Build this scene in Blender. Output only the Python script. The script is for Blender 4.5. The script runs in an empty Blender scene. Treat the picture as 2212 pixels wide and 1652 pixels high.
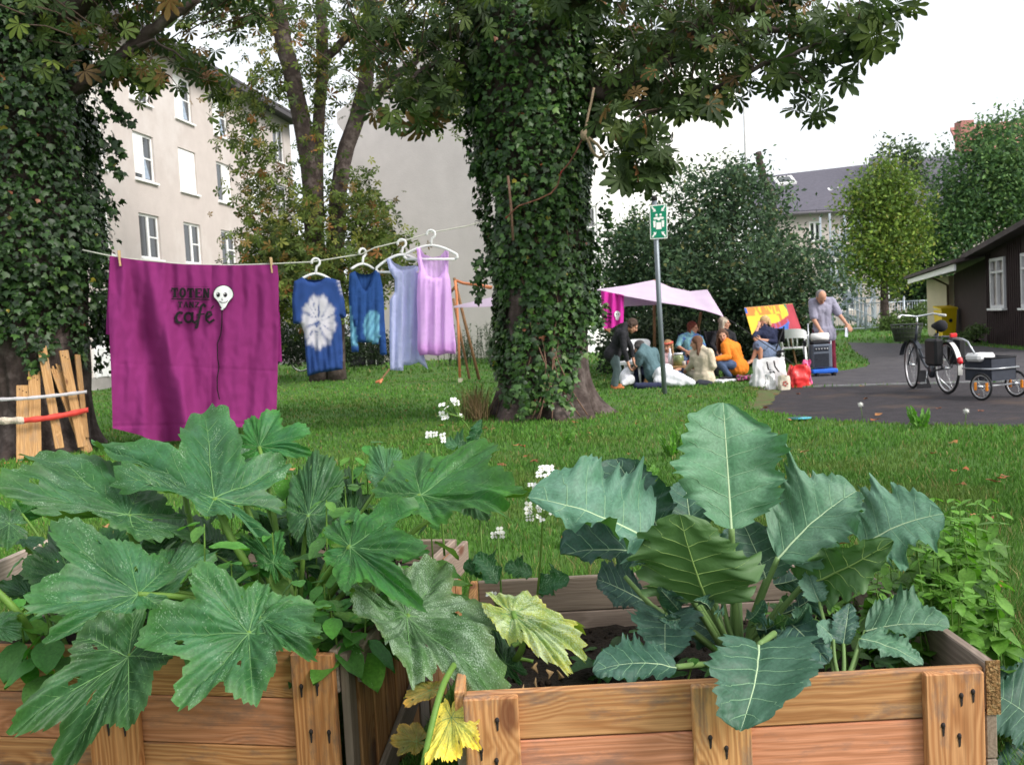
import bpy, bmesh, math, random
import numpy as np
from mathutils import Vector, Matrix, Euler, noise
from mathutils.geometry import delaunay_2d_cdt
SC = bpy.context.scene
COL = SC.collection
R = math.radians
# ------------------------------------------------------------ camera, sky, sun, exposure
CAMZ, FPX = 1.25, 2085.0
PITCH, ROLL = R(3.55), R(-3.05)
cd = bpy.data.cameras.new('camera'); cam = bpy.data.objects.new('camera', cd); COL.objects.link(cam)
CR = Matrix.Rotation(math.pi/2-PITCH, 3, 'X') @ Matrix.Rotation(ROLL, 3, 'Z')
cam.matrix_world = Matrix.Translation((0, 0, CAMZ)) @ CR.to_4x4()
cd.sensor_width = 36; cd.lens = 36*FPX/2212; cd.clip_start = .05; cd.clip_end = 600
cd.dof.use_dof = True; cd.dof.focus_distance = 3.0; cd.dof.aperture_fstop = 9.0
SC.camera = cam
SUN_EL, SUN_AZ = R(38), R(125)
w = bpy.data.worlds.new('World'); SC.world = w; w.use_nodes = True
nt = w.node_tree; nt.nodes.clear()
sky = nt.nodes.new('ShaderNodeTexSky'); sky.sky_type = 'NISHITA'; sky.sun_disc = False
sky.sun_elevation = SUN_EL; sky.sun_rotation = SUN_AZ; sky.air_density = 1.0; sky.dust_density = 4.0
hs = nt.nodes.new('ShaderNodeHueSaturation'); hs.inputs['Saturation'].default_value = .35
bg = nt.nodes.new('ShaderNodeBackground'); bg.inputs[1].default_value = .14
wo = nt.nodes.new('ShaderNodeOutputWorld')
oc = nt.nodes.new('ShaderNodeMix'); oc.data_type = 'RGBA'; oc.inputs[0].default_value = .6; oc.inputs[7].default_value = (4.6, 4.75, 4.9, 1)   # overcast veil over the clear sky
nt.links.new(sky.outputs[0], hs.inputs['Color']); nt.links.new(hs.outputs[0], oc.inputs[6]); nt.links.new(oc.outputs[2], bg.inputs[0]); nt.links.new(bg.outputs[0], wo.inputs[0])
sl = bpy.data.lights.new('sun', 'SUN'); sl.energy = 1.4; sl.angle = R(20); sl.color = (1, .95, .88)
so = bpy.data.objects.new('sun', sl); COL.objects.link(so)
sdir = Vector((math.sin(SUN_AZ)*math.cos(SUN_EL), math.cos(SUN_AZ)*math.cos(SUN_EL), math.sin(SUN_EL)))
so.rotation_euler = sdir.to_track_quat('Z', 'Y').to_euler()
SC.view_settings.view_transform = 'Standard'; SC.view_settings.look = 'None'
SC.view_settings.exposure = 1.12; SC.view_settings.gamma = 1
# ------------------------------------------------------------ helpers
def ray(px, py):
    return CR @ Vector(((px-1106)/FPX, -(py-826)/FPX, -1))
def P(px, py, Y):                       # point seen at photo position (px,py), Y metres ahead
    d = ray(px, py); return Vector((0, 0, CAMZ)) + d*(Y/d.y)
def G(px, py, z=0.0):                   # point of the ground seen there
    d = ray(px, py); return Vector((0, 0, CAMZ)) + d*((z-CAMZ)/d.z)
def V(*a): return Vector(a)
def jit(rng, s): return Vector((rng.uniform(-s, s), rng.uniform(-s, s), rng.uniform(-s, s)))
def lerp(a, b, t): return a+(b-a)*t
def sm(t): t = max(0, min(1, t)); return t*t*(3-2*t)
ORG = {}
def tag(o, label=None, cat=None, group=None, kind=None):
    if label: o['label'] = label
    if cat: o['category'] = cat
    if group: o['group'] = group
    if kind: o['kind'] = kind
    return o
def thing(name, loc, label, cat, group=None):
    o = bpy.data.objects.new(name, None); COL.objects.link(o); o.location = Vector(loc)
    o.empty_display_size = .1; ORG[o.name] = Vector(loc)
    return tag(o, label, cat, group)
class MB:
    def __init__(s, *mats):
        s.v = []; s.f = []; s.mi = []; s.c = []; s.wp = []; s.mats = list(mats); s.m = 0; s.col = (1, 1, 1); s.fs = []; s.flat = False
    def vert(s, p, c=None, wp=None):
        s.v.append(tuple(p)); s.c.append(c or s.col); s.wp.append(tuple(wp) if wp is not None else tuple(p)); return len(s.v)-1
    def face(s, idx, m=None):
        s.f.append(tuple(idx)); s.mi.append(s.m if m is None else m); s.fs.append(not s.flat)
    def box(s, c, size, M=None, grain=None, taper=1.0, bev=0):
        M = M or Matrix.Identity(3); c = Vector(c); sx, sy, sz = [q/2 for q in size]; f0 = s.flat; s.flat = True
        off = grain; o = len(s.v)
        if bev:
            bev = min(bev, sx*.8, sy*.8, sz*.8)
            pts = []
            for z in (-1, 1):
                for (x, y) in ((-1, -1), (1, -1), (1, 1), (-1, 1)):
                    for k in range(3):
                        q = [x*sx, y*sy, z*sz]
                        for j in range(3):
                            if j != k: q[j] -= math.copysign(bev, q[j])
                        pts.append(q)
            bm = bmesh.new()
            for q in pts: bm.verts.new(q)
            r = bmesh.ops.convex_hull(bm, input=bm.verts[:]); bmesh.ops.dissolve_limit(bm, angle_limit=.01, verts=bm.verts[:], edges=bm.edges[:])
            bm.verts.index_update()
            for q in bm.verts:
                l = Vector(q.co); s.vert(c + M @ l, wp=(l + Vector(off)) if off is not None else None)
            for f in bm.faces: s.face([o+q.index for q in f.verts])
            bm.free()
        else:
            for z in (-1, 1):
                t = taper if z > 0 else 1
                for (x, y) in ((-1, -1), (1, -1), (1, 1), (-1, 1)):
                    l = Vector((x*sx*t, y*sy*t, z*sz)); s.vert(c + M @ l, wp=(l + Vector(off)) if off is not None else None)
            for q in ((0, 3, 2, 1), (4, 5, 6, 7), (0, 1, 5, 4), (1, 2, 6, 5), (2, 3, 7, 6), (3, 0, 4, 7)): s.face([o+i for i in q])
        s.flat = f0
    def beam(s, a, b, w, h, up=(0, 0, 1), grain=None, bev=0):     # x of local = along
        a = Vector(a); b = Vector(b); x = (b-a).normalized(); y = Vector(up).cross(x)
        y = y.normalized() if y.length > 1e-6 else Vector((1, 0, 0)); z = x.cross(y)
        M = Matrix((x, y, z)).transposed(); s.box((a+b)/2, ((b-a).length, w, h), M, grain, bev=bev)
    def tube(s, pts, rad, n=8, caps=True, ell=1.0, closed=False):
        pts = [Vector(p) for p in pts]
        if not isinstance(rad, (list, tuple)): rad = [rad]*len(pts)
        o = len(s.v); ref = None; N = len(pts)
        for i, p in enumerate(pts):
            if closed: t = pts[(i+1) % N]-pts[i-1]
            else: t = pts[min(i+1, N-1)]-pts[max(i-1, 0)]
            t = t.normalized() if t.length > 1e-9 else Vector((0, 0, 1))
            if ref is None: ref = Vector((0, 0, 1)) if abs(t.z) < .9 else Vector((1, 0, 0))
            x = (ref-t*ref.dot(t))
            x = x.normalized() if x.length > 1e-6 else t.orthogonal().normalized()
            ref = x; y = t.cross(x)
            for k in range(n):
                a = 2*math.pi*k/n; s.vert(p + x*math.cos(a)*rad[i] + y*math.sin(a)*rad[i]*ell)
        for i in range(N if closed else N-1):
            j = (i+1) % N
            for k in range(n): s.face((o+i*n+k, o+i*n+(k+1) % n, o+j*n+(k+1) % n, o+j*n+k))
        if caps and not closed:
            s.face([o+k for k in range(n)][::-1]); s.face([o+(N-1)*n+k for k in range(n)])
    def cone2(s, a, ra, b, rb, n=10):          # round cone
        a = Vector(a); b = Vector(b); d = (b-a); L = d.length
        d = d/L if L > 1e-6 else Vector((0, 0, 1)); pts = []; rr = []
        for t in (-.95, -.7, -.35): pts.append(a+d*ra*t); rr.append(ra*math.sqrt(1-t*t))
        pts.append(a); rr.append(ra)
        if L > 1e-6: pts.append(b); rr.append(rb)
        for t in (.35, .7, .95): pts.append(b+d*rb*t); rr.append(rb*math.sqrt(1-t*t))
        s.tube(pts, rr, n)
    def ell(s, c, r, M=None, nu=12, nv=8):
        c = Vector(c); M = M or Matrix.Identity(3); r = (r, r, r) if not isinstance(r, (tuple, list)) else r; o = len(s.v)
        s.vert(c+M @ Vector((0, 0, -r[2])))
        for j in range(1, nv):
            a = -math.pi/2+math.pi*j/nv
            for i in range(nu):
                b = 2*math.pi*i/nu; s.vert(c+M @ Vector((r[0]*math.cos(a)*math.cos(b), r[1]*math.cos(a)*math.sin(b), r[2]*math.sin(a))))
        e = s.vert(c+M @ Vector((0, 0, r[2])))
        for i in range(nu):
            k = (i+1) % nu; s.face((o, o+1+k, o+1+i)); s.face((e, e-nu+i, e-nu+k))
        for j in range(nv-2):
            for i in range(nu):
                k = (i+1) % nu; q = o+1+j*nu; s.face((q+i, q+k, q+nu+k, q+nu+i))
    def grid(s, fn, nu, nv, cf=None, wf=None):
        o = len(s.v)
        for j in range(nv+1):
            for i in range(nu+1):
                u, v = i/nu, j/nv; s.vert(fn(u, v), cf(u, v) if cf else None, wf(u, v) if wf else None)
        for j in range(nv):
            for i in range(nu):
                q = o+j*(nu+1)+i; s.face((q, q+1, q+nu+2, q+nu+1))
    def slab(s, pts, th):                        # prism: polygon pts extruded by vector th
        o = len(s.v); n = len(pts); th = Vector(th); f0 = s.flat; s.flat = True
        for p in pts: s.vert(p)
        for p in pts: s.vert(Vector(p)+th)
        s.face([o+i for i in range(n)][::-1]); s.face([o+n+i for i in range(n)])
        for i in range(n): s.face((o+i, o+(i+1) % n, o+n+(i+1) % n, o+n+i))
        s.flat = f0
    def build(s, name, parent=None, org=None, label=None, cat=None, group=None, kind=None):
        if parent is not None: off = ORG[parent.name]
        elif org is not None: off = Vector(org)
        else:
            a = np.array(s.v); off = Vector(((a[:, 0].min()+a[:, 0].max())/2, (a[:, 1].min()+a[:, 1].max())/2, a[:, 2].min()))
        me = bpy.data.meshes.new(name); a = np.array(s.v, dtype=np.float64)-np.array(off)
        me.from_pydata(a.tolist(), [], s.f)
        for m in s.mats: me.materials.append(m)
        me.polygons.foreach_set('material_index', s.mi); me.polygons.foreach_set('use_smooth', s.fs)
        at = me.attributes.new('Col', 'FLOAT_COLOR', 'POINT')
        cc = np.ones((len(s.v), 4)); cc[:, :3] = np.array([q[:3] for q in s.c]); at.data.foreach_set('color', cc.ravel())
        at = me.attributes.new('wp', 'FLOAT_VECTOR', 'POINT'); at.data.foreach_set('vector', np.array(s.wp, dtype=np.float64).ravel())
        me.update()
        o = bpy.data.objects.new(name, me); COL.objects.link(o)
        if parent is not None: o.parent = parent
        else: o.location = off
        ORG[o.name] = Vector(off)
        return tag(o, label, cat, group, kind)
def npmesh(name, verts, faces, k, cols, mats, parent=None, org=(0, 0, 0), mi=None, smooth=False):
    """fast mesh: faces (n,k) int array, cols per vertex"""
    off = ORG[parent.name] if parent is not None else Vector(org)
    me = bpy.data.meshes.new(name); nv = len(verts); nf = len(faces)
    me.vertices.add(nv); me.vertices.foreach_set('co', (verts-np.array(off)).astype(np.float32).ravel())
    me.loops.add(nf*k); me.loops.foreach_set('vertex_index', faces.astype(np.int32).ravel())
    me.polygons.add(nf); me.polygons.foreach_set('loop_start', np.arange(0, nf*k, k, dtype=np.int32))
    if smooth: me.polygons.foreach_set('use_smooth', np.ones(nf, dtype=bool))
    for m in mats: me.materials.append(m)
    if mi is not None: me.polygons.foreach_set('material_index', mi.astype(np.int32))
    me.update(calc_edges=True); me.validate()
    at = me.attributes.new('Col', 'FLOAT_COLOR', 'POINT')
    cc = np.ones((nv, 4), dtype=np.float32); cc[:, :3] = cols; at.data.foreach_set('color', cc.ravel())
    o = bpy.data.objects.new(name, me); COL.objects.link(o)
    if parent is not None: o.parent = parent
    else: o.location = off
    ORG[o.name] = Vector(off)
    return o
# ------------------------------------------------------------ materials
MATS = {}
def N(nt, typ, **kw):
    n = nt.nodes.new(typ)
    for k, v in kw.items():
        if k in n.inputs: n.inputs[k].default_value = v
        else: setattr(n, k, v)
    return n
def mat(name, col, rough=.8, var=.12, scale=6, bump=.0, bscale=40, metal=0, attr=False, trans=0, spec=.3, coord='Object', sheen=0, var2=None, alpha=None):
    """procedural surface: two noises vary the colour, a third bumps it; attr = per-vertex tint"""
    if name in MATS: return MATS[name]
    m = bpy.data.materials.new(name); m.use_nodes = True; t = m.node_tree; t.nodes.clear(); L = t.links.new
    out = N(t, 'ShaderNodeOutputMaterial'); b = N(t, 'ShaderNodeBsdfPrincipled')
    b.inputs['Roughness'].default_value = rough; b.inputs['Metallic'].default_value = metal; b.inputs['Specular IOR Level'].default_value = spec
    tc = N(t, 'ShaderNodeTexCoord'); n1 = N(t, 'ShaderNodeTexNoise', Scale=scale, Detail=6.0, Roughness=.6); L(tc.outputs[coord], n1.inputs['Vector'])
    mr = N(t, 'ShaderNodeMapRange'); L(n1.outputs[0], mr.inputs[0])
    mr.inputs[1].default_value = .3; mr.inputs[2].default_value = .7; mr.inputs[3].default_value = 1-var; mr.inputs[4].default_value = 1+var
    mx = N(t, 'ShaderNodeMix', data_type='RGBA', blend_type='MULTIPLY'); mx.inputs[0].default_value = 1
    if attr:
        a = N(t, 'ShaderNodeAttribute', attribute_name='Col'); m2 = N(t, 'ShaderNodeMix', data_type='RGBA', blend_type='MULTIPLY'); m2.inputs[0].default_value = 1
        L(a.outputs['Color'], m2.inputs[6]); m2.inputs[7].default_value = (*col, 1); L(m2.outputs[2], mx.inputs[6])
    else: mx.inputs[6].default_value = (*col, 1)
    L(mr.outputs[0], mx.inputs[7]); res = mx.outputs[2]
    if var2:                               # second colour in large patches (col, scale, lo, hi)
        c2, s2, lo, hi = var2; n3 = N(t, 'ShaderNodeTexNoise', Scale=s2, Detail=8.0, Roughness=.65); L(tc.outputs[coord], n3.inputs['Vector'])
        r3 = N(t, 'ShaderNodeMapRange'); L(n3.outputs[0], r3.inputs[0]); r3.inputs[1].default_value = lo; r3.inputs[2].default_value = hi
        m3 = N(t, 'ShaderNodeMix', data_type='RGBA'); L(r3.outputs[0], m3.inputs[0]); L(res, m3.inputs[6]); m3.inputs[7].default_value = (*c2, 1); res = m3.outputs[2]
    L(res, b.inputs['Base Color']); sh = b.outputs[0]
    if bump:
        n2 = N(t, 'ShaderNodeTexNoise', Scale=bscale, Detail=5.0); L(tc.outputs[coord], n2.inputs['Vector'])
        bp = N(t, 'ShaderNodeBump', Strength=bump); bp.inputs['Distance'].default_value = .02; L(n2.outputs[0], bp.inputs['Height']); L(bp.outputs[0], b.inputs['Normal'])
    if trans:
        tr = N(t, 'ShaderNodeBsdfTranslucent'); L(res, tr.inputs[0]); ms = N(t, 'ShaderNodeMixShader'); ms.inputs[0].default_value = trans
        L(sh, ms.inputs[1]); L(tr.outputs[0], ms.inputs[2]); sh = ms.outputs[0]
    if alpha is not None:
        tp = N(t, 'ShaderNodeBsdfTransparent'); ms = N(t, 'ShaderNodeMixShader'); ms.inputs[0].default_value = alpha
        L(tp.outputs[0], ms.inputs[1]); L(sh, ms.inputs[2]); sh = ms.outputs[0]
    L(sh, out.inputs[0]); MATS[name] = m; return m
def wood_mat(name, light, dark, grey=.4, ringscale=26.0, greycol=(.23, .19, .16)):
    """growth rings round each board's own pith line, knots, grey weathering"""
    if name in MATS: return MATS[name]
    m = bpy.data.materials.new(name); m.use_nodes = True; t = m.node_tree; t.nodes.clear(); L = t.links.new
    out = N(t, 'ShaderNodeOutputMaterial'); b = N(t, 'ShaderNodeBsdfPrincipled'); b.inputs['Roughness'].default_value = .75; b.inputs['Specular IOR Level'].default_value = .2
    a = N(t, 'ShaderNodeAttribute', attribute_name='wp'); at = N(t, 'ShaderNodeAttribute', attribute_name='Col')
    mp = N(t, 'ShaderNodeMapping'); mp.inputs['Scale'].default_value = (2.2, 14, 14); L(a.outputs['Vector'], mp.inputs[0])
    nz = N(t, 'ShaderNodeTexNoise', Scale=1.0, Detail=3.0); L(mp.outputs[0], nz.inputs['Vector'])
    sc = N(t, 'ShaderNodeVectorMath', operation='SCALE'); sc.inputs['Scale'].default_value = .055
    sb = N(t, 'ShaderNodeVectorMath', operation='SUBTRACT'); L(nz.outputs['Color'], sb.inputs[0]); sb.inputs[1].default_value = (.5, .5, .5)
    L(sb.outputs[0], sc.inputs[0]); ad = N(t, 'ShaderNodeVectorMath', operation='ADD'); L(a.outputs['Vector'], ad.inputs[0]); L(sc.outputs[0], ad.inputs[1])
    # knots bend the rings
    m2 = N(t, 'ShaderNodeMapping'); m2.inputs['Scale'].default_value = (3.0, 6.5, 6.5); L(a.outputs['Vector'], m2.inputs[0])
    vo = N(t, 'ShaderNodeTexVoronoi', Scale=1.0); L(m2.outputs[0], vo.inputs['Vector'])
    kr = N(t, 'ShaderNodeMapRange'); L(vo.outputs['Distance'], kr.inputs[0]); kr.inputs[1].default_value = .04; kr.inputs[2].default_value = .34; kr.inputs[3].default_value = 1; kr.inputs[4].default_value = 0
    sp = N(t, 'ShaderNodeSeparateXYZ'); L(ad.outputs[0], sp.inputs[0])
    y2 = N(t, 'ShaderNodeMath', operation='MULTIPLY'); L(sp.outputs[1], y2.inputs[0]); L(sp.outputs[1], y2.inputs[1])
    z2 = N(t, 'ShaderNodeMath', operation='MULTIPLY'); L(sp.outputs[2], z2.inputs[0]); L(sp.outputs[2], z2.inputs[1])
    s2 = N(t, 'ShaderNodeMath', operation='ADD'); L(y2.outputs[0], s2.inputs[0]); L(z2.outputs[0], s2.inputs[1])
    sq = N(t, 'ShaderNodeMath', operation='SQRT'); L(s2.outputs[0], sq.inputs[0])
    kk = N(t, 'ShaderNodeMath', operation='MULTIPLY_ADD'); L(kr.outputs[0], kk.inputs[0]); kk.inputs[1].default_value = .035; L(sq.outputs[0], kk.inputs[2])
    mu = N(t, 'ShaderNodeMath', operation='MULTIPLY'); L(kk.outputs[0], mu.inputs[0]); mu.inputs[1].default_value = ringscale*6.283
    si = N(t, 'ShaderNodeMath', operation='SINE'); L(mu.outputs[0], si.inputs[0])
    rg = N(t, 'ShaderNodeMapRange'); L(si.outputs[0], rg.inputs[0]); rg.inputs[1].default_value = -1; rg.inputs[2].default_value = 1.0; rg.inputs[3].default_value = 0; rg.inputs[4].default_value = .75
    mp3 = N(t, 'ShaderNodeMapping'); mp3.inputs['Scale'].default_value = (6, 260, 260); L(a.outputs['Vector'], mp3.inputs[0])
    fb = N(t, 'ShaderNodeTexNoise', Scale=1.0, Detail=3.0); L(mp3.outputs[0], fb.inputs['Vector'])
    c1 = N(t, 'ShaderNodeMix', data_type='RGBA'); L(rg.outputs[0], c1.inputs[0]); c1.inputs[6].default_value = (*light, 1); c1.inputs[7].default_value = (*dark, 1)
    f2 = N(t, 'ShaderNodeMapRange'); L(fb.outputs[0], f2.inputs[0]); f2.inputs[1].default_value = .3; f2.inputs[2].default_value = .7; f2.inputs[3].default_value = .82; f2.inputs[4].default_value = 1.15
    c2 = N(t, 'ShaderNodeMix', data_type='RGBA', blend_type='MULTIPLY'); c2.inputs[0].default_value = 1; L(c1.outputs[2], c2.inputs[6]); L(f2.outputs[0], c2.inputs[7])
    # knot core
    kc = N(t, 'ShaderNodeMapRange'); L(vo.outputs['Distance'], kc.inputs[0]); kc.inputs[1].default_value = .09; kc.inputs[2].default_value = .17; kc.inputs[3].default_value = .8; kc.inputs[4].default_value = 0
    c3 = N(t, 'ShaderNodeMix', data_type='RGBA'); L(kc.outputs[0], c3.inputs[0]); L(c2.outputs[2], c3.inputs[6]); c3.inputs[7].default_value = (.12, .04, .02, 1)
    mp4 = N(t, 'ShaderNodeMapping'); mp4.inputs['Scale'].default_value = (4, 13, 13); mp4.inputs['Location'].default_value = (3, 7, 1); L(a.outputs['Vector'], mp4.inputs[0])
    gn = N(t, 'ShaderNodeTexNoise', Scale=1.0, Detail=6.0, Roughness=.7); L(mp4.outputs[0], gn.inputs['Vector'])
    gr = N(t, 'ShaderNodeMapRange'); L(gn.outputs[0], gr.inputs[0]); gr.inputs[1].default_value = .51; gr.inputs[2].default_value = .64; gr.inputs[3].default_value = 0; gr.inputs[4].default_value = grey
    c4 = N(t, 'ShaderNodeMix', data_type='RGBA'); L(gr.outputs[0], c4.inputs[0]); L(c3.outputs[2], c4.inputs[6]); c4.inputs[7].default_value = (*greycol, 1)
    c5 = N(t, 'ShaderNodeMix', data_type='RGBA', blend_type='MULTIPLY'); c5.inputs[0].default_value = 1; L(c4.outputs[2], c5.inputs[6]); L(at.outputs['Color'], c5.inputs[7])
    L(c5.outputs[2], b.inputs['Base Color'])
    bp = N(t, 'ShaderNodeBump', Strength=.35); bp.inputs['Distance'].default_value = .002; L(fb.outputs[0], bp.inputs['Height']); L(bp.outputs[0], b.inputs['Normal'])
    L(b.outputs[0], out.inputs[0]); MATS[name] = m; return m
def leaf_mat(name, base, spot=(.5, .6, .5), spots=0.0, under=(.12, .2, .05), patch=(.1, .2, .14), trans=.3, rough=.5, spotscale=220, edge=None):
    """leaf blade: tint per leaf, patches, mildew specks, a lighter underside"""
    if name in MATS: return MATS[name]
    m = bpy.data.materials.new(name); m.use_nodes = True; t = m.node_tree; t.nodes.clear(); L = t.links.new
    out = N(t, 'ShaderNodeOutputMaterial'); b = N(t, 'ShaderNodeBsdfPrincipled'); b.inputs['Roughness'].default_value = rough; b.inputs['Specular IOR Level'].default_value = .35
    a = N(t, 'ShaderNodeAttribute', attribute_name='wp'); at = N(t, 'ShaderNodeAttribute', attribute_name='Col')
    n1 = N(t, 'ShaderNodeTexNoise', Scale=14.0, Detail=5.0, Roughness=.6); L(a.outputs['Vector'], n1.inputs['Vector'])
    r1 = N(t, 'ShaderNodeMapRange'); L(n1.outputs[0], r1.inputs[0]); r1.inputs[1].default_value = .4; r1.inputs[2].default_value = .68
    c1 = N(t, 'ShaderNodeMix', data_type='RGBA'); L(r1.outputs[0], c1.inputs[0]); c1.inputs[6].default_value = (*base, 1); c1.inputs[7].default_value = (*patch, 1)
    n3 = N(t, 'ShaderNodeTexNoise', Scale=130.0, Detail=3.0); L(a.outputs['Vector'], n3.inputs['Vector'])
    r3 = N(t, 'ShaderNodeMapRange'); L(n3.outputs[0], r3.inputs[0]); r3.inputs[1].default_value = .3; r3.inputs[2].default_value = .7; r3.inputs[3].default_value = .8; r3.inputs[4].default_value = 1.2
    c2 = N(t, 'ShaderNodeMix', data_type='RGBA', blend_type='MULTIPLY'); c2.inputs[0].default_value = 1; L(c1.outputs[2], c2.inputs[6]); L(r3.outputs[0], c2.inputs[7])
    c3 = N(t, 'ShaderNodeMix', data_type='RGBA', blend_type='MULTIPLY'); c3.inputs[0].default_value = 1; L(c2.outputs[2], c3.inputs[6]); L(at.outputs['Color'], c3.inputs[7])
    res = c3.outputs[2]
    if spots:
        n2 = N(t, 'ShaderNodeTexNoise', Scale=spotscale, Detail=2.0); L(a.outputs['Vector'], n2.inputs['Vector'])
        n4 = N(t, 'ShaderNodeTexNoise', Scale=18.0, Detail=3.0); L(a.outputs['Vector'], n4.inputs['Vector'])
        su = N(t, 'ShaderNodeMath', operation='MULTIPLY_ADD'); L(n4.outputs[0], su.inputs[0]); su.inputs[1].default_value = .8; L(n2.outputs[0], su.inputs[2])
        r2 = N(t, 'ShaderNodeMapRange'); L(su.outputs[0], r2.inputs[0]); r2.inputs[1].default_value = 1.22-.35*spots; r2.inputs[2].default_value = 1.38-.35*spots; r2.inputs[4].default_value = .8
        c4 = N(t, 'ShaderNodeMix', data_type='RGBA'); L(r2.outputs[0], c4.inputs[0]); L(res, c4.inputs[6]); c4.inputs[7].default_value = (*spot, 1); res = c4.outputs[2]
    ge = N(t, 'ShaderNodeNewGeometry'); c6 = N(t, 'ShaderNodeMix', data_type='RGBA'); L(ge.outputs['Backfacing'], c6.inputs[0]); L(res, c6.inputs[6])
    uc = N(t, 'ShaderNodeMix', data_type='RGBA', blend_type='MULTIPLY'); uc.inputs[0].default_value = 1; uc.inputs[6].default_value = (*under, 1); L(at.outputs['Color'], uc.inputs[7]); L(uc.outputs[2], c6.inputs[7])
    L(c6.outputs[2], b.inputs['Base Color'])
    bp = N(t, 'ShaderNodeBump', Strength=.3); bp.inputs['Distance'].default_value = .003; L(n3.outputs[0], bp.inputs['Height']); L(bp.outputs[0], b.inputs['Normal'])
    tr = N(t, 'ShaderNodeBsdfTranslucent'); tc = N(t, 'ShaderNodeMix', data_type='RGBA', blend_type='MULTIPLY'); tc.inputs[0].default_value = 1
    L(c6.outputs[2], tc.inputs[6]); tc.inputs[7].default_value = (1.0, 1.5, .45, 1); L(tc.outputs[2], tr.inputs[0])
    ms = N(t, 'ShaderNodeMixShader'); ms.inputs[0].default_value = trans; L(b.outputs[0], ms.inputs[1]); L(tr.outputs[0], ms.inputs[2]); L(ms.outputs[0], out.inputs[0])
    MATS[name] = m; return m
def glass_mat():
    return mat('window_glass', (.03, .035, .04), rough=.06, var=.25, scale=1.5, spec=1.0)
rng = random.Random(7); nr = np.random.default_rng(11)
# ------------------------------------------------------------ ground, paths, grass
M_soil_g = mat('lawn', (.055, .13, .02), rough=.95, var=.3, scale=3, bump=.6, bscale=60, var2=((.09, .12, .025), .6, .5, .7))
b = MB(M_soil_g); S = 260
b.grid(lambda u, v: Vector((-S/2+u*S, -20+v*(S), 0)), 40, 40)
b.build('lawn', org=(0, 0, 0), kind='structure')
M_asph = mat('asphalt', (.065, .06, .067), rough=.9, var=.3, scale=4, bump=.5, bscale=130, var2=((.085, .078, .08), 1.1, .5, .68))
M_asph2 = mat('asphalt_new', (.036, .031, .036), rough=.88, var=.35, scale=5, bump=.7, bscale=160, var2=((.095, .065, .05), 1.1, .54, .70))
def wob(pts, amp, rn, step=.35):
    out = []
    for i, p in enumerate(pts):
        q = pts[(i+1) % len(pts)]; n = max(1, int((q-p).length/step)) if max(p.y, q.y) < 45 else 1
        for k in range(n): out.append(lerp(p, q, k/n) + Vector((rn.uniform(-amp, amp), rn.uniform(-amp, amp), 0)))
    return out
near_asph = [G(1622, 884), G(1760, 905), G(1900, 914), G(2060, 920), G(2212, 922), G(2700, 925), G(2700, 800), G(2212, 824), G(1900, 833), G(1640, 840)]
far_asph = [G(1640, 838.5), G(1900, 831.5), G(2212, 822.5), G(2700, 798), G(2700, 750), G(2212, 757), G(2120, 748), G(2010, 743), G(1830, 740), G(1850, 762), G(1880, 780), G(1873, 792), G(1815, 802), G(1745, 812), G(1640, 820)]
def sheet(name, pts, z, m, amp=.05, holes=None):
    b = MB(m); pw = wob([Vector((p.x, p.y, z)) for p in pts], amp, rng)
    v, e, f, *_ = delaunay_2d_cdt([p.xy for p in pw], [(i, (i+1) % len(pw)) for i in range(len(pw))], [], 1, 1e-5)
    for p in v: b.vert((p.x, p.y, z))
    for q in f: b.face(q)
    return b.build(name, org=(0, 0, 0), kind='structure'), pw
_, asphA = sheet('asphalt_path', near_asph, .004, M_asph2, .04)
_, asphB = sheet('asphalt_yard', far_asph, .006, M_asph, .04)
b = MB(mat('kerbstone', (.25, .25, .26), rough=.9, var=.15, scale=8, bump=.3))
for i in range(14):
    a = G(1640+i*46, 839-i*1.25); c = G(1640+(i+1)*46-1, 839-(i+1)*1.25); a.z = c.z = .006
    b.beam(a, c, .07, .03)
b.build('kerb_strip', org=(0, 0, 0), kind='structure')
# worn verge with straw and moss at the corner of the path
b = MB(mat('worn_verge', (.11, .10, .04), rough=.95, var=.3, scale=9, bump=.8, bscale=50, var2=((.07, .13, .03), 3, .45, .6)))
pw = wob([G(1610, 884), G(1632, 845), G(1655, 838), G(1690, 846), G(1668, 868), G(1640, 886)], .05, rng, .15)
b.slab([Vector((p.x, p.y, .004)) for p in pw], (0, 0, .006)); b.build('worn_verge', org=(0, 0, 0), kind='structure')
def inpoly(X, Y, poly):
    ins = np.zeros(len(X), bool); n = len(poly)
    for i in range(n):
        x1, y1 = poly[i].x, poly[i].y; x2, y2 = poly[(i+1) % n].x, poly[(i+1) % n].y
        c = ((y1 > Y) != (y2 > Y)) & (X < (x2-x1)*(Y-y1)/(y2-y1+1e-12)+x1); ins ^= c
    return ins
BOXL = [V(-1.95, 2.68, 0), V(-.42, 2.36, 0), V(-.17, 3.60, 0), V(-1.70, 3.9, 0)]
BOXR = [V(-.13, 2.0, 0), V(1.06, 2.0, 0), V(1.06, 2.96, 0), V(-.13, 2.96, 0)]
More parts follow.
